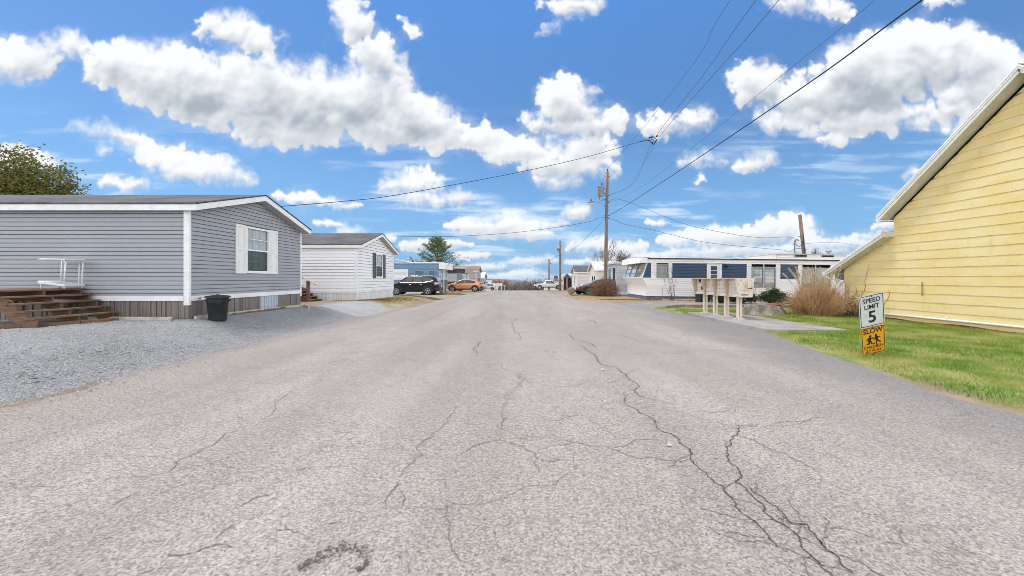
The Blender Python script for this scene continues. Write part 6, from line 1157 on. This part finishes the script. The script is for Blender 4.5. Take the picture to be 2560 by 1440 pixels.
# ---------------------------------------------------------------- poles and wires
def build_poles():
    p0, p1 = Vector((7.18, 31.2, -.3)), Vector((7.17, 31.2, 10.15)); root = thing('utility_pole', (7.0, 31.2, 0), 'tall brown utility pole with transformer and street lamp in the brush bush', 'utility pole'); p0.x = 6.98; p1.x = 7.17
    ax = lambda z: Vector((lerp(p0.x, p1.x, (z-p0.z)/(p1.z-p0.z)), 31.2, z))
    mb = MB(); zs = [-.3+i*1.05 for i in range(11)]; mb.tube([ax(min(z, 10.15)) for z in zs], [lerp(.165,.105,i/10) for i in range(11)], 14); mb.build('pole_shaft', W['pole'], root, smooth=True)
    c = ax(8.55)+Vector((-.52,-.05,0)); mb = MB(); mb.lathe(c, [(0,-.46),(.20,-.45),(.225,-.43),(.225,.36),(.24,.37),(.24,.40),(.20,.44),(0,.46)], 20); tr = mb.build('transformer', W['galv'], root, smooth=True)
    for dx in (.06,.17): mb = MB(); mb.lathe(c+Vector((dx,0,.44)), [(.03,0),(.045,.04),(.03,.07),(.045,.11),(.025,.15),(.015,.22),(0,.23)], 10); mb.build('bushing', W['black_metal'], tr, smooth=True)
    mb = MB(); mb.beam(c+Vector((.2,0,.18)), ax(8.73), .05, .08); mb.beam(c+Vector((.2,0,-.2)), ax(8.35), .05, .08); mb.build('bracket', W['galv_dark'], tr)
    mb = MB(); mb.tube([c+Vector((-.15,-.1,-.45)), c+Vector((-.1,-.1,-.75)), c+Vector((.1,-.1,-.85)), ax(7.85)+Vector((-.1,-.1,0)), ax(7.6)], .015, 5); mb.tube([c+Vector((.05,-.1,-.45)), c+Vector((.1,-.1,-.68)), ax(7.8)+Vector((-.12,-.1,.0))], .015, 5); mb.build('drop_lead', W['wire'], tr)
    mb = MB(); a = ax(7.25); mb.tube([a+Vector((-.12,0,0)), a+Vector((-.4,-.05,.28)), a+Vector((-.8,-.1,.42)), a+Vector((-1.26,-.15,.44))], .03, 8); la = mb.build('lamp_arm', W['galv'], root, smooth=True)
    h = a+Vector((-1.32,-.15,.30)); mb = MB(); mb.lathe(h, [(0,.36),(.05,.35),(.06,.28),(.10,.22),(.11,.10),(.17,.06),(.18,0),(.12,-.01)], 16); lh = mb.build('lamp_head', W['galv_dark'], la, smooth=True); mb = MB(); mb.lathe(h, [(.15,-.005),(.155,-.06),(.12,-.14),(.05,-.17),(0,-.17)], 16); mb.build('lamp_glass', W['lamp_glass'], lh, smooth=True)
    mb = MB(); mb.lathe(ax(10.15), [(.05,0),(.03,.05),(.06,.09),(.03,.14),(.05,.18),(0,.2)], 10); mb.build('insulator', W['black_metal'], root, smooth=True)
    for z in (8.2, 7.65, 6.55, 6.35, 9.7): mb = MB(); q = ax(z); mb.cyl(q+Vector((-.22,0,0)), q+Vector((.2,0,0)), .022, n=8); mb.lathe(q+Vector((.16,-.02,-.05)), [(.02,0),(.045,.03),(.045,.08),(.02,.1)], 8); mb.build('spool_bracket', W['galv_dark'], root)
    def pole(lab, x, y, zt, r, extra=None, lean=0.0):
        zg = crest(y)-.2; r_ = thing('utility_pole', (x, y, zg), lab, 'utility pole'); mb = MB(); mb.tube([(x+lean*t, y, lerp(zg, zt, t)) for t in (0,.33,.66,1)], [r, r*.9, r*.82, r*.75], 10); mb.build('pole_shaft', W['pole'], r_, smooth=True); return r_
    r = pole('middle distance utility pole with a small transformer', 5.55, 52, 6.55, .17); mb = MB(); mb.lathe((5.30, 51.9, 5.55), [(0,-.4),(.17,-.39),(.17,.36),(0,.4)], 12); mb.build('transformer', W['galv'], r, smooth=True); mb = MB(); mb.cyl((5.2,52,4.6), (5.95,52,4.62), .035, n=6); mb.cyl((5.2,52,4.2), (5.8,52,4.22), .03, n=6); mb.build('crossarm', W['galv_dark'], r)
    r = pole('farther utility pole with a small lamp arm', 6.2, 80, 5.5, .18); mb = MB(); mb.tube([(6.2,80,4.6),(6.4,79.9,4.75),(6.55,79.9,4.7)], .04, 6); mb.lathe((6.55,79.9,4.45), [(.1,.2),(.12,0),(.0,-.05)], 8); mb.build('lamp_arm', W['galv_dark'], r)
    pole('short stub pole above the small white box shed', 6.7, 97, 1.55, .17)
    r = pole('leaning brown pole rising behind the white and navy trailer', 24.5, 32.5, 6.85, .17, lean=-.75); mb = MB(); mb.cyl((23.5,32.4,5.0), (24.0,32.4,4.95), .02, n=6); mb.cyl((23.3,32.4,4.0),(24.3,32.4,3.9), .02, n=6); mb.build('crossarm', W['galv_dark'], r)
    # service mast on the trailer roof
    m = thing('service_mast', (20.6, 28.6, 2.7), 'thin service mast with drooping leads on the white and navy trailer roof', 'service mast'); mb = MB(); mb.tube([(20.55,28.6,2.7),(20.5,28.6,4.2)], .035, 8); mb.tube([(20.5,28.6,4.2),(20.62,28.5,4.35),(20.75,28.5,4.25)], .05, 8); mb.build('mast', W['galv_dark'], m); mb = MB(); mb.tube([(21.35,28.6,2.7),(21.2,28.6,4.0),(21.05,28.6,4.25)], .03, 6); mb.tube([(21.15,28.6,4.05),(21.1,28.5,4.7)], .02, 6); mb.tube([(20.5,28.5,4.0),(20.8,28.5,3.8),(21.1,28.5,4.1)], .018, 6); mb.build('lead', W['wire'], m)
def build_wires():
    def wire(lab, pts, r, m='grey_wire', sub=10, name='power_line'):
        P_ = [at(*p) if not isinstance(p, Vector) else p for p in pts]; q = []
        for i in range(len(P_)-1):        # Catmull-Rom through the sighted points
            a, b, c, d = P_[max(i-1,0)], P_[i], P_[i+1], P_[min(i+2,len(P_)-1)]
            for k in range(sub):
                t = k/sub; q.append(.5*((2*b)+(c-a)*t+(2*a-5*b+4*c-d)*t*t+(3*b-a-3*c+d)*t**3))
        q.append(P_[-1]); mb = MB(); mb.tube(q, r, 5); return tag(mb.build(name, W[m]), lab, 'power line', 'overhead wires')
    top = Vector((7.17, 31.2, 10.33)); V = Vector
    wire('thick black cable sweeping from the utility pole to the upper right', [V((7.2,31.0,6.5)), at(1555,520,29.5), at(1660,452,22), at(1820,345,14.8), at(2060,181,10.2), at(2305,0,7.7), V((8.1,2,7.2)), V((8.2,-14,7.4))], .017, 'wire')
    wire('thin leftmost primary wire from the pole top', [top, at(1600,330,25), at(1740,150,16), at(1826,0,12.1), V((6.4,2,10.4)), V((6.2,-14,10.8))], .008)
    wire('thin wire running up through the wire junction, left of the pair', [V((7.2,31.1,8.15)), at(1568,470,28), at(1604,415,23.5), at(1637,345,19.4), at(1760,185,13.5), at(1890,0,9.6), V((5.7,0,9.2)), V((5.5,-14,9.6))], .008)
    wire('thin wire running up right of the wire junction', [V((7.22,31.1,8.2)), at(1580,462,27), at(1612,405,22.5), at(1650,340,18.8), at(1790,180,13), at(1947,0,9.6), V((6.3,0,9.2)), V((6.1,-14,9.6))], .008)
    wire('faint thin wire above the thick black cable', [V((7.2,31.1,7.5)), at(1600,470,27), at(1740,362,20), at(1940,200,13), at(2188,0,9.2), V((8.6,0,8.6)), V((8.8,-14,8.9))], .006)
    wire('service wire from the wire junction down to the grey home', [at(1640,346,19.3), at(1625,350,19.2), at(1600,354,19), at(1460,394,18), at(1280,434,17), at(1000,486,15), at(860,503,14.2), at(700,516,13.2)], .012, 'wire')
    wire('service wire from the utility pole down to the white home', [V((7.0,31.1,6.4)), at(1494,546,31), at(1478,553,30.5), at(1400,567,29.5), at(1280,582,28), at(1130,591,26), at(980,590,23)], .013, 'wire')
    wire('upper service wire from the utility pole to the trailer mast', [V((7.15,31.1,7.55)), at(1540,497,31), at(1590,512,30.7), at(1700,556,30), at(1800,580,29.4), at(1900,594,29), at(1978,593,28.7), at(1990,612,28.6)], .014)
    wire('lower service wire from the utility pole to the trailer roof', [V((7.15,31.1,6.35)), at(1540,551,31), at(1560,560,30.8), at(1640,577,30.4), at(1760,605,29.7), at(1900,620,29), at(1958,625,28.7), at(1972,630,28.6), at(1987,622,28.6)], .014)
    wire('wire from the utility pole down to the middle distance pole', [V((7.0,31.2,6.35)), at(1475,585,36), at(1440,618,44), V((5.55,52,4.65))], .012); wire('faint high wire from the pole top to the middle distance pole', [top, at(1480,515,37), at(1440,570,44), V((5.55,52,6.5))], .009)
    wire('faint wire from the middle distance pole toward the left homes', [V((5.5,52,4.6)), at(1340,664,58), at(1290,674,64), at(1210,680,72)], .012); wire('faint wire from the middle distance pole to the farther pole', [V((5.5,52,5.2)), at(1385,645,64), V((6.2,80,5.2))], .012)
    wire('faint wire leaving the leaning pole to the right', [at(2005,610,32.4), at(2090,606,33), at(2180,619,34), at(2400,640,36)], .010)
    # splice hardware at the junction
    j = at(1638,348,19.3); s = thing('wire_splice', j, 'dark splice clamps where the wires meet above the road', 'wire splice', 'overhead wires'); 
    for a, b in (((1622,345),(1632,342)), ((1640,342),(1645,339)), ((1636,358),(1642,349)), ((1630,355),(1632,360))): mb = MB(); mb.cyl(at(a[0],a[1],19.3), at(b[0],b[1],19.3), .035, n=8); mb.build('clamp', W['black_metal'], s)
    mb = MB(); mb.tube([at(1600,354,19.1), at(1616,350,19.2), at(1624,352,19.2), at(1631,359,19.3), at(1634,362,19.3)], .02, 6); mb.tube([at(1628,342,19.3), at(1633,341,19.3), at(1638,346,19.3)], .012, 6); mb.build('jumper', W['wire'], s)
# ---------------------------------------------------------------- vegetation
def leaf_quads(rs, cen, size, squash=1.0):
    """one random quad leaf at each centre (n,3)"""
    n = len(cen); a = rs.normal(size=(n,3)); a /= np.linalg.norm(a, axis=1, keepdims=True); b = rs.normal(size=(n,3)); b -= a*(a*b).sum(1, keepdims=True); b /= np.linalg.norm(b, axis=1, keepdims=True)
    s = (size*rs.uniform(.55, 1.35, n))[:, None]; return np.stack([cen+a*s, cen+b*s*.55*squash, cen-a*s, cen-b*s*.55*squash], 1)
def blade_tris(rs, base, tip, w):
    d = tip-base; side = np.cross(d, rs.normal(size=d.shape)); side /= np.linalg.norm(side, axis=1, keepdims=True)+1e-9; return np.stack([base-side*w, base+side*w, tip], 1)
def build_vegetation():
    rs = np.random.RandomState(11); rr = random.Random(31)
    # pine behind the blue trailer
    X, Y, zg, top = -11.75, 55., crest(55), 7.3; root = thing('pine_tree', (X, Y, zg), 'green pine tree rising behind the blue trailer', 'tree'); mb = MB(); mb.tube([(X, Y, zg-.2), (X+.02, Y, 2.5), (X+.05, Y, top-.3)], [.22,.15,.03], 10); mb.build('trunk', W['bark'], root, smooth=True)
    br, tri = MB(), []
    z = 2.5
    while z < top-.1:
        f = (top-z)/(top-2.5); R0 = .40+3.55*f**.92; k = rr.randint(5, 7); a0 = rr.uniform(0, 6.28)
        for i in range(k):
            a = a0+i/k*math.tau+rr.uniform(-.3,.3); L = R0*rr.uniform(.62,1.12); pts = [Vector((X, Y, z))]; e = rr.uniform(-.05, .25)
            for q in range(1, 7): t = q/6; pts.append(Vector((X+math.cos(a)*L*t, Y+math.sin(a)*L*t, z+L*(e*t+.34*t*t))))
            br.tube(pts, [.04*(1-q/7)*(.4+f)+.006 for q in range(7)], 5)
            for q in range(2, 7):
                for s in range(4 if L > 1 else 2):
                    c = pts[q]+Vector((rr.gauss(0,.16*(.4+L/3)), rr.gauss(0,.16*(.4+L/3)), rr.gauss(0,.05))); n = 14; d = rs.normal(size=(n,3))*np.array([1,1,.75])+np.array([math.cos(a)*.8, math.sin(a)*.8, .45]); d /= np.linalg.norm(d, axis=1, keepdims=True)
                    b = np.array(c)+rs.normal(size=(n,3))*.06; tri.append(blade_tris(rs, b, b+d*rs.uniform(.14,.30,(n,1)), .016))
        z += lerp(.22, .50, f)*rr.uniform(.85, 1.2)
    br.build('branch', W['bark'], root); soup('needles', np.concatenate(tri), W['pine'], root)
    # sparse lower conifer tip left of it
    X, Y = -14.3, 52.; root = thing('conifer', (X, Y, crest(52)), 'thin dark conifer top left of the pine tree', 'tree'); mb = MB(); tri = []; mb.tube([(X, Y, -.5), (X-.2, Y, 4.0)], [.12,.03], 8); mb.build('trunk', W['bark'], root); br = MB()
    for (dx, dz, L) in ((-.5,4.4,1.3),(-1.1,3.7,1.5),(.5,3.2,1.2),(.9,3.5,1.2),(.1,3.1,1.0),(1.4,3.2,1.1),(-.2,3.9,1.2)):
        p0, p1 = Vector((X+dx*.3+.5, Y, dz-1.2)), Vector((X+dx, Y, dz)); br.tube([p0, p1], [.03,.01], 5); n = 160; t = rs.uniform(.2,1,(n,1)); b = np.array(p0)*(1-t)+np.array(p1)*t; d = rs.normal(size=(n,3))+np.array([dx*.3,0,.8]); d /= np.linalg.norm(d, axis=1, keepdims=True); tri.append(blade_tris(rs, b, b+d*rs.uniform(.1,.22,(n,1)), .02))
    br.build('branch', W['bark'], root); soup('needles', np.concatenate(tri), W['pine'], root)
    # broad-leaved tree above the grey home roof at the left edge
    X, Y, Z = -39.4, 30.5, 7.2; root = thing('leafy_tree', (X, Y, .4), 'olive leafed tree rising over the grey roof at the left edge', 'tree'); mb = MB(); mb.tube([(X, Y, .2), (X, Y, 3), (X+.2, Y, 5.5)], [.35,.28,.18], 10)
    mb.build('trunk', W['bark'], root, smooth=True); br = MB(); cen = []
    for k in range(150):
        d = rs.normal(size=3); d[2] = d[2]*.9+.1; d /= np.linalg.norm(d); q = np.array([X, Y, Z])+d*np.array([3.7,3.2,4.4])*rr.uniform(.45,1.0); br.tube([(X+.1, Y, 4.5), tuple((np.array([X,Y,Z])+q)/2), tuple(q)], [.07,.04,.012], 5); cen.append(q+rs.normal(size=(150,3))*np.array([.50,.50,.42]))
    br.build('branch', W['bark'], root); soup('foliage', leaf_quads(rs, np.concatenate(cen), .12), W['olive'], root)
    # brown brush bush around the utility pole
    X, Y = 6.78, 30.5; root = thing('brush_bush', (X, Y, 0), 'dense brown leafless bush around the utility pole foot', 'bush'); mb = MB(); tri = []
    for k in range(620):      # every stem ends somewhere in a broad dome
        a = rr.uniform(0, 6.28); el = math.asin(rr.uniform(.06, 1)); q_ = rr.uniform(.62, 1.04); dome = Vector((math.cos(a)*math.cos(el)*1.42, math.sin(a)*math.cos(el)*1.05, math.sin(el)*1.62))*q_
        p = Vector((X+math.cos(a)*rr.uniform(0,.6), Y+math.sin(a)*rr.uniform(0,.45), -.02)); e = Vector((X, Y, 0))+dome; e.z = max(e.z, .12); q = p.lerp(e, .5)+Vector((rr.gauss(0,.06), rr.gauss(0,.06), .10+.12*math.cos(el))); mb.tube([p, q, e], [.013,.009,.005], 4, cap=False)
        for s in range(11):
            t = rr.uniform(.3, 1); b = (p.lerp(q, t*2) if t < .5 else q.lerp(e, t*2-1)); d = Vector((rr.gauss(math.cos(a)*.5,.7), rr.gauss(math.sin(a)*.4,.7), rr.uniform(-.1,.9))).normalized()*rr.uniform(.10,.28); tri.append(blade_tris(rs, np.array([b]), np.array([b+d]), .010))
    mb.build('stems', W['bush'], root); soup('twigs', np.concatenate(tri), W['bush'], root)
    # plume grass clump at the yellow house corner
    X, Y = 11.42, 14.7; root = thing('plume_grass', (X, Y, 0), 'big tan dry plume grass clump at the yellow house corner', 'ornamental grass'); V = []; n = 2600
    def arcs(n, r0, hlo, hhi, out, w, droop):
        a = rs.uniform(0, 6.28, n); rad = np.sqrt(rs.uniform(0,1,n))*r0; bx = X+np.cos(a)*rad*1.1; by = Y+np.sin(a)*rad*.8; h = rs.uniform(hlo, hhi, n); o = out*rs.uniform(.15,1,n)*(.35+rad/r0*.65); a2 = a+rs.normal(0,.5,n); rot = rs.uniform(0,6.28,n); prev = None
        K_ = 5
        for i in range(K_+1):
            t = i/K_; x = bx+np.cos(a2)*o*t**1.6; y = by+np.sin(a2)*o*t**1.6; z = h*(t-droop*t**3*(o/out)); ww = w*(1-.85*t); c = np.stack([x, y, z], -1); s = np.stack([np.cos(rot)*ww, np.sin(rot)*ww, np.zeros(n)], -1); cur = (c-s, c+s)
            if prev is not None: V.append(np.stack([prev[0], prev[1], cur[1], cur[0]], 1))
            prev = cur
    arcs(1500, .60, .85, 1.50, 1.05, .0095, .55); arcs(1500, .70, .55, 1.20, 1.25, .0095, .80); arcs(600, .45, 1.2, 1.62, .60, .008, .30); soup('blades', np.concatenate(V), W['dry_grass'], root)
    pl, cu = [], MB()
    for k in range(54):
        a = rr.uniform(0,6.28); r0 = rr.uniform(0,.5); h = rr.uniform(1.25, 1.82); o = rr.uniform(.1,.75); pts = [Vector((X+math.cos(a)*r0+math.cos(a)*o*t*t, Y+math.sin(a)*r0*.8+math.sin(a)*o*t*t*.8, h*t)) for t in (0,.25,.5,.75,1)]; cu.tube(pts, [.006,.005,.005,.004,.004], 4)
        d = (pts[-1]-pts[-2]).normalized(); nq = 46; t = rs.uniform(-.15,1,(nq,1)); b = np.array(pts[-1])-np.array(d)*.12+np.array(d)*t*.22; dd = np.array(d)*.7+rs.normal(size=(nq,3))*.35; pl.append(blade_tris(rs, b, b+dd*.11, .008))
    cu.build('stalks', W['plume'], root); soup('plumes', np.concatenate(pl), W['plume'], root)
    # dry shrub stems right of the downspout
    X, Y = 12.3, 13.9; root = thing('dry_shrub', (X, Y, 0), 'tangled dry brown stems between the downspout and the road sign', 'shrub'); mb = MB()
    for k in range(70):
        a = rr.uniform(0,6.28); p = Vector((X+rr.gauss(0,.12), Y+rr.gauss(0,.3), 0)); q = p+Vector((rr.gauss(-.05,.12), rr.gauss(0,.2), rr.uniform(.2,.7))); e = q+Vector((rr.gauss(-.1,.15), rr.gauss(0,.25), rr.uniform(.0,.4))); q.x, e.x = min(q.x,12.62), min(e.x,12.62); mb.tube([p,q,e], [.007,.005,.002], 4, cap=False)
    mb.build('stems', W['twig'], root)
    # two evergreen shrubs and one low hedge clump
    def shrub(lab, X, Y, rx, ry, h, n, s=.035, seed=1):
        root = thing('evergreen_shrub', (X, Y, 0), lab, 'shrub', 'evergreen shrubs by the trailer'); r2 = np.random.RandomState(seed); mb = MB(); cen = []
        for k in range(34):
            d = r2.normal(size=3); d[2] = abs(d[2]); d /= np.linalg.norm(d); q = np.array([X, Y, h*.25])+d*np.array([rx, ry, h*.72])*r2.uniform(.5,1.02); mb.tube([(X, Y, 0), tuple((q+np.array([X,Y,.1]))/2+r2.normal(size=3)*.05), tuple(q)], [.018,.010,.004], 4); cen.append(q+r2.normal(size=(n//34,3))*np.array([.11,.11,.09]))
        mb.build('stems', W['bark'], root); soup('foliage', leaf_quads(r2, np.concatenate(cen), s), W['shrub'], root)
    shrub('dark round evergreen shrub between mailboxes and plume grass', 13.35, 20.2, .66, .5, .95, 5200, seed=2); shrub('dark evergreen hedge clump right behind the mailbox posts', 12.35, 21.4, .85, .5, .95, 5600, seed=3); shrub('small dark evergreen behind the nearest mailbox posts', 11.4, 21.7, .45, .4, .75, 2600, seed=4)
    # two thin bare shrubs against the trailer
    for (X, Y, h, lab) in ((9.75, 24.5, 2.3, 'thin bare shrub in front of the trailer wall, left one'), (11.5, 24.6, 1.9, 'thin bare shrub in front of the trailer wall, by the black bin')):
        root = thing('bare_shrub', (X, Y, 0), lab, 'shrub', 'bare shrubs at the trailer'); mb = MB(); vs = []
        for k in range(9):
            a = rr.uniform(0,6.28); p = Vector((X+rr.gauss(0,.06), Y, 0)); pts = [p]
            for s in range(5): pts.append(pts[-1]+Vector((rr.gauss(math.cos(a)*.09,.05), rr.gauss(0,.04), h/5*rr.uniform(.7,1.15))))
            mb.tube(pts, [.016,.012,.009,.007,.005,.003], 5, cap=False)
            for s in range(5):
                q = rr.choice(pts[1:]); d = Vector((rr.gauss(0,.18), rr.gauss(0,.1), rr.uniform(.05,.35))); mb.tube([q, q+d], [.005,.002], 4, cap=False); c = np.array(q+d); vs.append(leaf_quads(rs, c[None,:], .03))
        mb.build('stems', W['twig'], root); soup('dry_leaves', np.concatenate(vs), W['dead'], root)
    # bare trees
    def bare(name, lab, X, Y, zg, h, spread, depth=6, r0=.14, seed=3, m='twig', group=None):
        q = random.Random(seed); root = thing(name, (X, Y, zg), lab, 'tree', group); mb = MB(); tw = MB()
        def grow(p, d, L, r, k, b):
            n = p+d*L; mid = p+d*L*.5+Vector((q.gauss(0,.05),q.gauss(0,.05),0))*L; b.tube([p, mid, n], [r, r*.85, r*.68], 6 if k < 2 else 4, cap=False)
            if k >= depth: return
            for i in range(3 if k else 5):
                e = (d+Vector((q.gauss(0,spread), q.gauss(0,spread), q.uniform(-.05,.45)))).normalized(); grow(n, e, L*q.uniform(.62,.86), r*.60, k+1, tw)
        grow(Vector((X, Y, zg)), Vector((0,0,1)), h*.26, r0, 0, mb); mb.build('trunk', W['bark'], root, smooth=True); tw.build('crown', W[m], root)
    bare('bare_tree', 'bare leafless tree above the pale grey trailer roof', 10.6, 45, -.2, 6.0, .55, 6, .16, 5); bare('bare_tree', 'bare branches showing above the trailer roof by the leaning pole', 28.3, 36.5, -.1, 5.0, .5, 5, .14, 9)
    # weeds between the cars
    V = [];
    for (X, Y, n, h) in ((-8.0, 39.4, 900, .45), (-6.8, 38.6, 500, .3)):
        b = np.stack([X+rs.normal(0,.35,n), Y+rs.normal(0,.3,n), np.full(n, crest(Y))], -1); V.append(blade_tris(rs, b, b+np.stack([rs.normal(0,.08,n), rs.normal(0,.08,n), rs.uniform(.2,1,n)*h], -1), .012))
    tag(soup('weeds', np.concatenate(V), W['dry_grass'], off=(-7.5, 39, -.1)), 'pale dry weeds between the black car and the orange car', 'weeds', kind='stuff')
    # far woodland in the dip and hills behind it
    V = []
    for k in range(520):
        Y = rr.uniform(112, 185); X = rr.uniform(-.62, .62)*Y; zg = crest(Y)-.6; h = (.35+.75*rr.random()+.5*math.sin(X*.13))-zg-(Y-112)*.012
        n = 70; c = np.array([X, Y, zg+h*.50])+rs.normal(size=(n,3))*np.array([h*.17,h*.17,h*.21]); V.append(blade_tris(rs, c-np.array([0,0,h*.09])+rs.normal(size=(n,3))*.2, c+np.array([0,0,h*.10])+rs.normal(size=(n,3))*.25, .10)); V.append(blade_tris(rs, np.array([[X,Y,zg]]), np.array([[X,Y,zg+h]]), .16))
        d = rs.normal(size=(34,3))*np.array([.26,.2,.24])*h*.75+np.array([X,Y,zg+h*.34]); V.append(leaf_quads(rs, d, .5)[:, [0,1,2]])
    tag(soup('far_woodland', np.concatenate(V), W['far_tree'], off=(0, 210, -8)), 'distant leafless brown woodland beyond the end of the road', 'woodland', kind='stuff')
    for i, (X, Y, zt, r) in enumerate(((-13.5,165,.9,1.6),(-10.6,170,.4,1.7),(-8.9,175,.3,1.5),(-6.3,172,.5,1.6),(-15.8,160,1.2,1.5))):
        zg = crest(Y)-1; root = thing('autumn_tree', (X, Y, zg), ['small orange leafed tree above the long white trailer', 'yellow brown tree second from the left in the far autumn row', 'rust coloured tree in the middle of the far autumn row', 'pale orange tree at the right end of the far autumn row', 'red brown tree right beside the small pale gabled home'][i], 'tree', 'autumn trees beyond the left homes'); mb = MB(); mb.tube([(X,Y,zg),(X,Y,zt-1)], [.2,.1], 6); mb.build('trunk', W['bark'], root); c = np.array([X,Y,zt-1.4])+rs.normal(size=(260,3))*np.array([r*.4,r*.4,.75]); soup('crown', leaf_quads(rs, c, .3), W['autumn'], root)
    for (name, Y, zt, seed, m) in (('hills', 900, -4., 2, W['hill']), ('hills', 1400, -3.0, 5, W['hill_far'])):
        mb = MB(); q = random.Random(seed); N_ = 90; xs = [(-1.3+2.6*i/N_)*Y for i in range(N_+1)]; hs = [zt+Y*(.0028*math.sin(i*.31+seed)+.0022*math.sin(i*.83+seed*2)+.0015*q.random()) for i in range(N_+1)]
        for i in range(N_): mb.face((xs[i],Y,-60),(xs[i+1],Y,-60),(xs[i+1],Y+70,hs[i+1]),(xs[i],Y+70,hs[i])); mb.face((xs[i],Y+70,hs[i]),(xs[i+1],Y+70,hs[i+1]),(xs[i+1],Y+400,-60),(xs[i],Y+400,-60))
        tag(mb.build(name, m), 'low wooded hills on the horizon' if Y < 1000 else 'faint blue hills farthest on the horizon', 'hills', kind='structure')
# ---------------------------------------------------------------- assemble
SUN_EL, SUN_ROT = 70.0, -84.0
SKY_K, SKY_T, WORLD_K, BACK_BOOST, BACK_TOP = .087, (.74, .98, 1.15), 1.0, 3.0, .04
def main():
    make_materials()
    W['soffit_white'] = mat('soffit_white', (.70,.69,.67), (.6,.59,.57), 3, .6); W['rust_dark'] = mat('dark_rust', (.10,.065,.045), (.05,.035,.028), 9, .7); W['galv_dark'] = mat('dark_galvanised', (.20,.20,.21), (.13,.13,.135), 6, .5, metal=.5)
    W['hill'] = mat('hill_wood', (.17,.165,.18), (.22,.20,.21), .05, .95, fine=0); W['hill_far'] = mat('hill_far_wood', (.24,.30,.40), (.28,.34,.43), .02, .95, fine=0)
    build_sky(); build_ground(); build_lawn(); build_left(); build_yellow_house(); build_mailboxes(); build_sign(); build_trailer(); build_right_yard(); build_vehicles(); build_poles(); build_wires(); build_vegetation()
    d = bpy.data.lights.new('sun', 'SUN'); d.energy = 1.5; d.angle = math.radians(14); d.color = (1.0, .95, .88); o = bpy.data.objects.new('sun', d); C.objects.link(o)
    el, az = math.radians(SUN_EL), math.radians(SUN_ROT); v = Vector((math.cos(el)*math.sin(az), math.cos(el)*math.cos(az), math.sin(el)))     # azimuth clockwise from the road direction
    o.rotation_euler = (-v).to_track_quat('-Z', 'Y').to_euler(); o.location = (0, 0, 30)
    cam = bpy.data.cameras.new('camera'); co = bpy.data.objects.new('camera', cam); C.objects.link(co); S.camera = co; co.location = (0, 0, EYE); co.rotation_euler = (math.radians(90), 0, 0)
    cam.sensor_width = 36; cam.lens = 36*960/2560; cam.shift_x = -18/2560; cam.shift_y = -24/2560; cam.clip_end = 6000; cam.clip_start = .05
    S.cycles.filter_width = .85; S.view_settings.view_transform = 'Standard'; S.view_settings.look = 'None'; S.view_settings.gamma = 1; S.view_settings.exposure = EXPOSURE; S.view_settings.use_curve_mapping = False
EXPOSURE = 0.58
main()
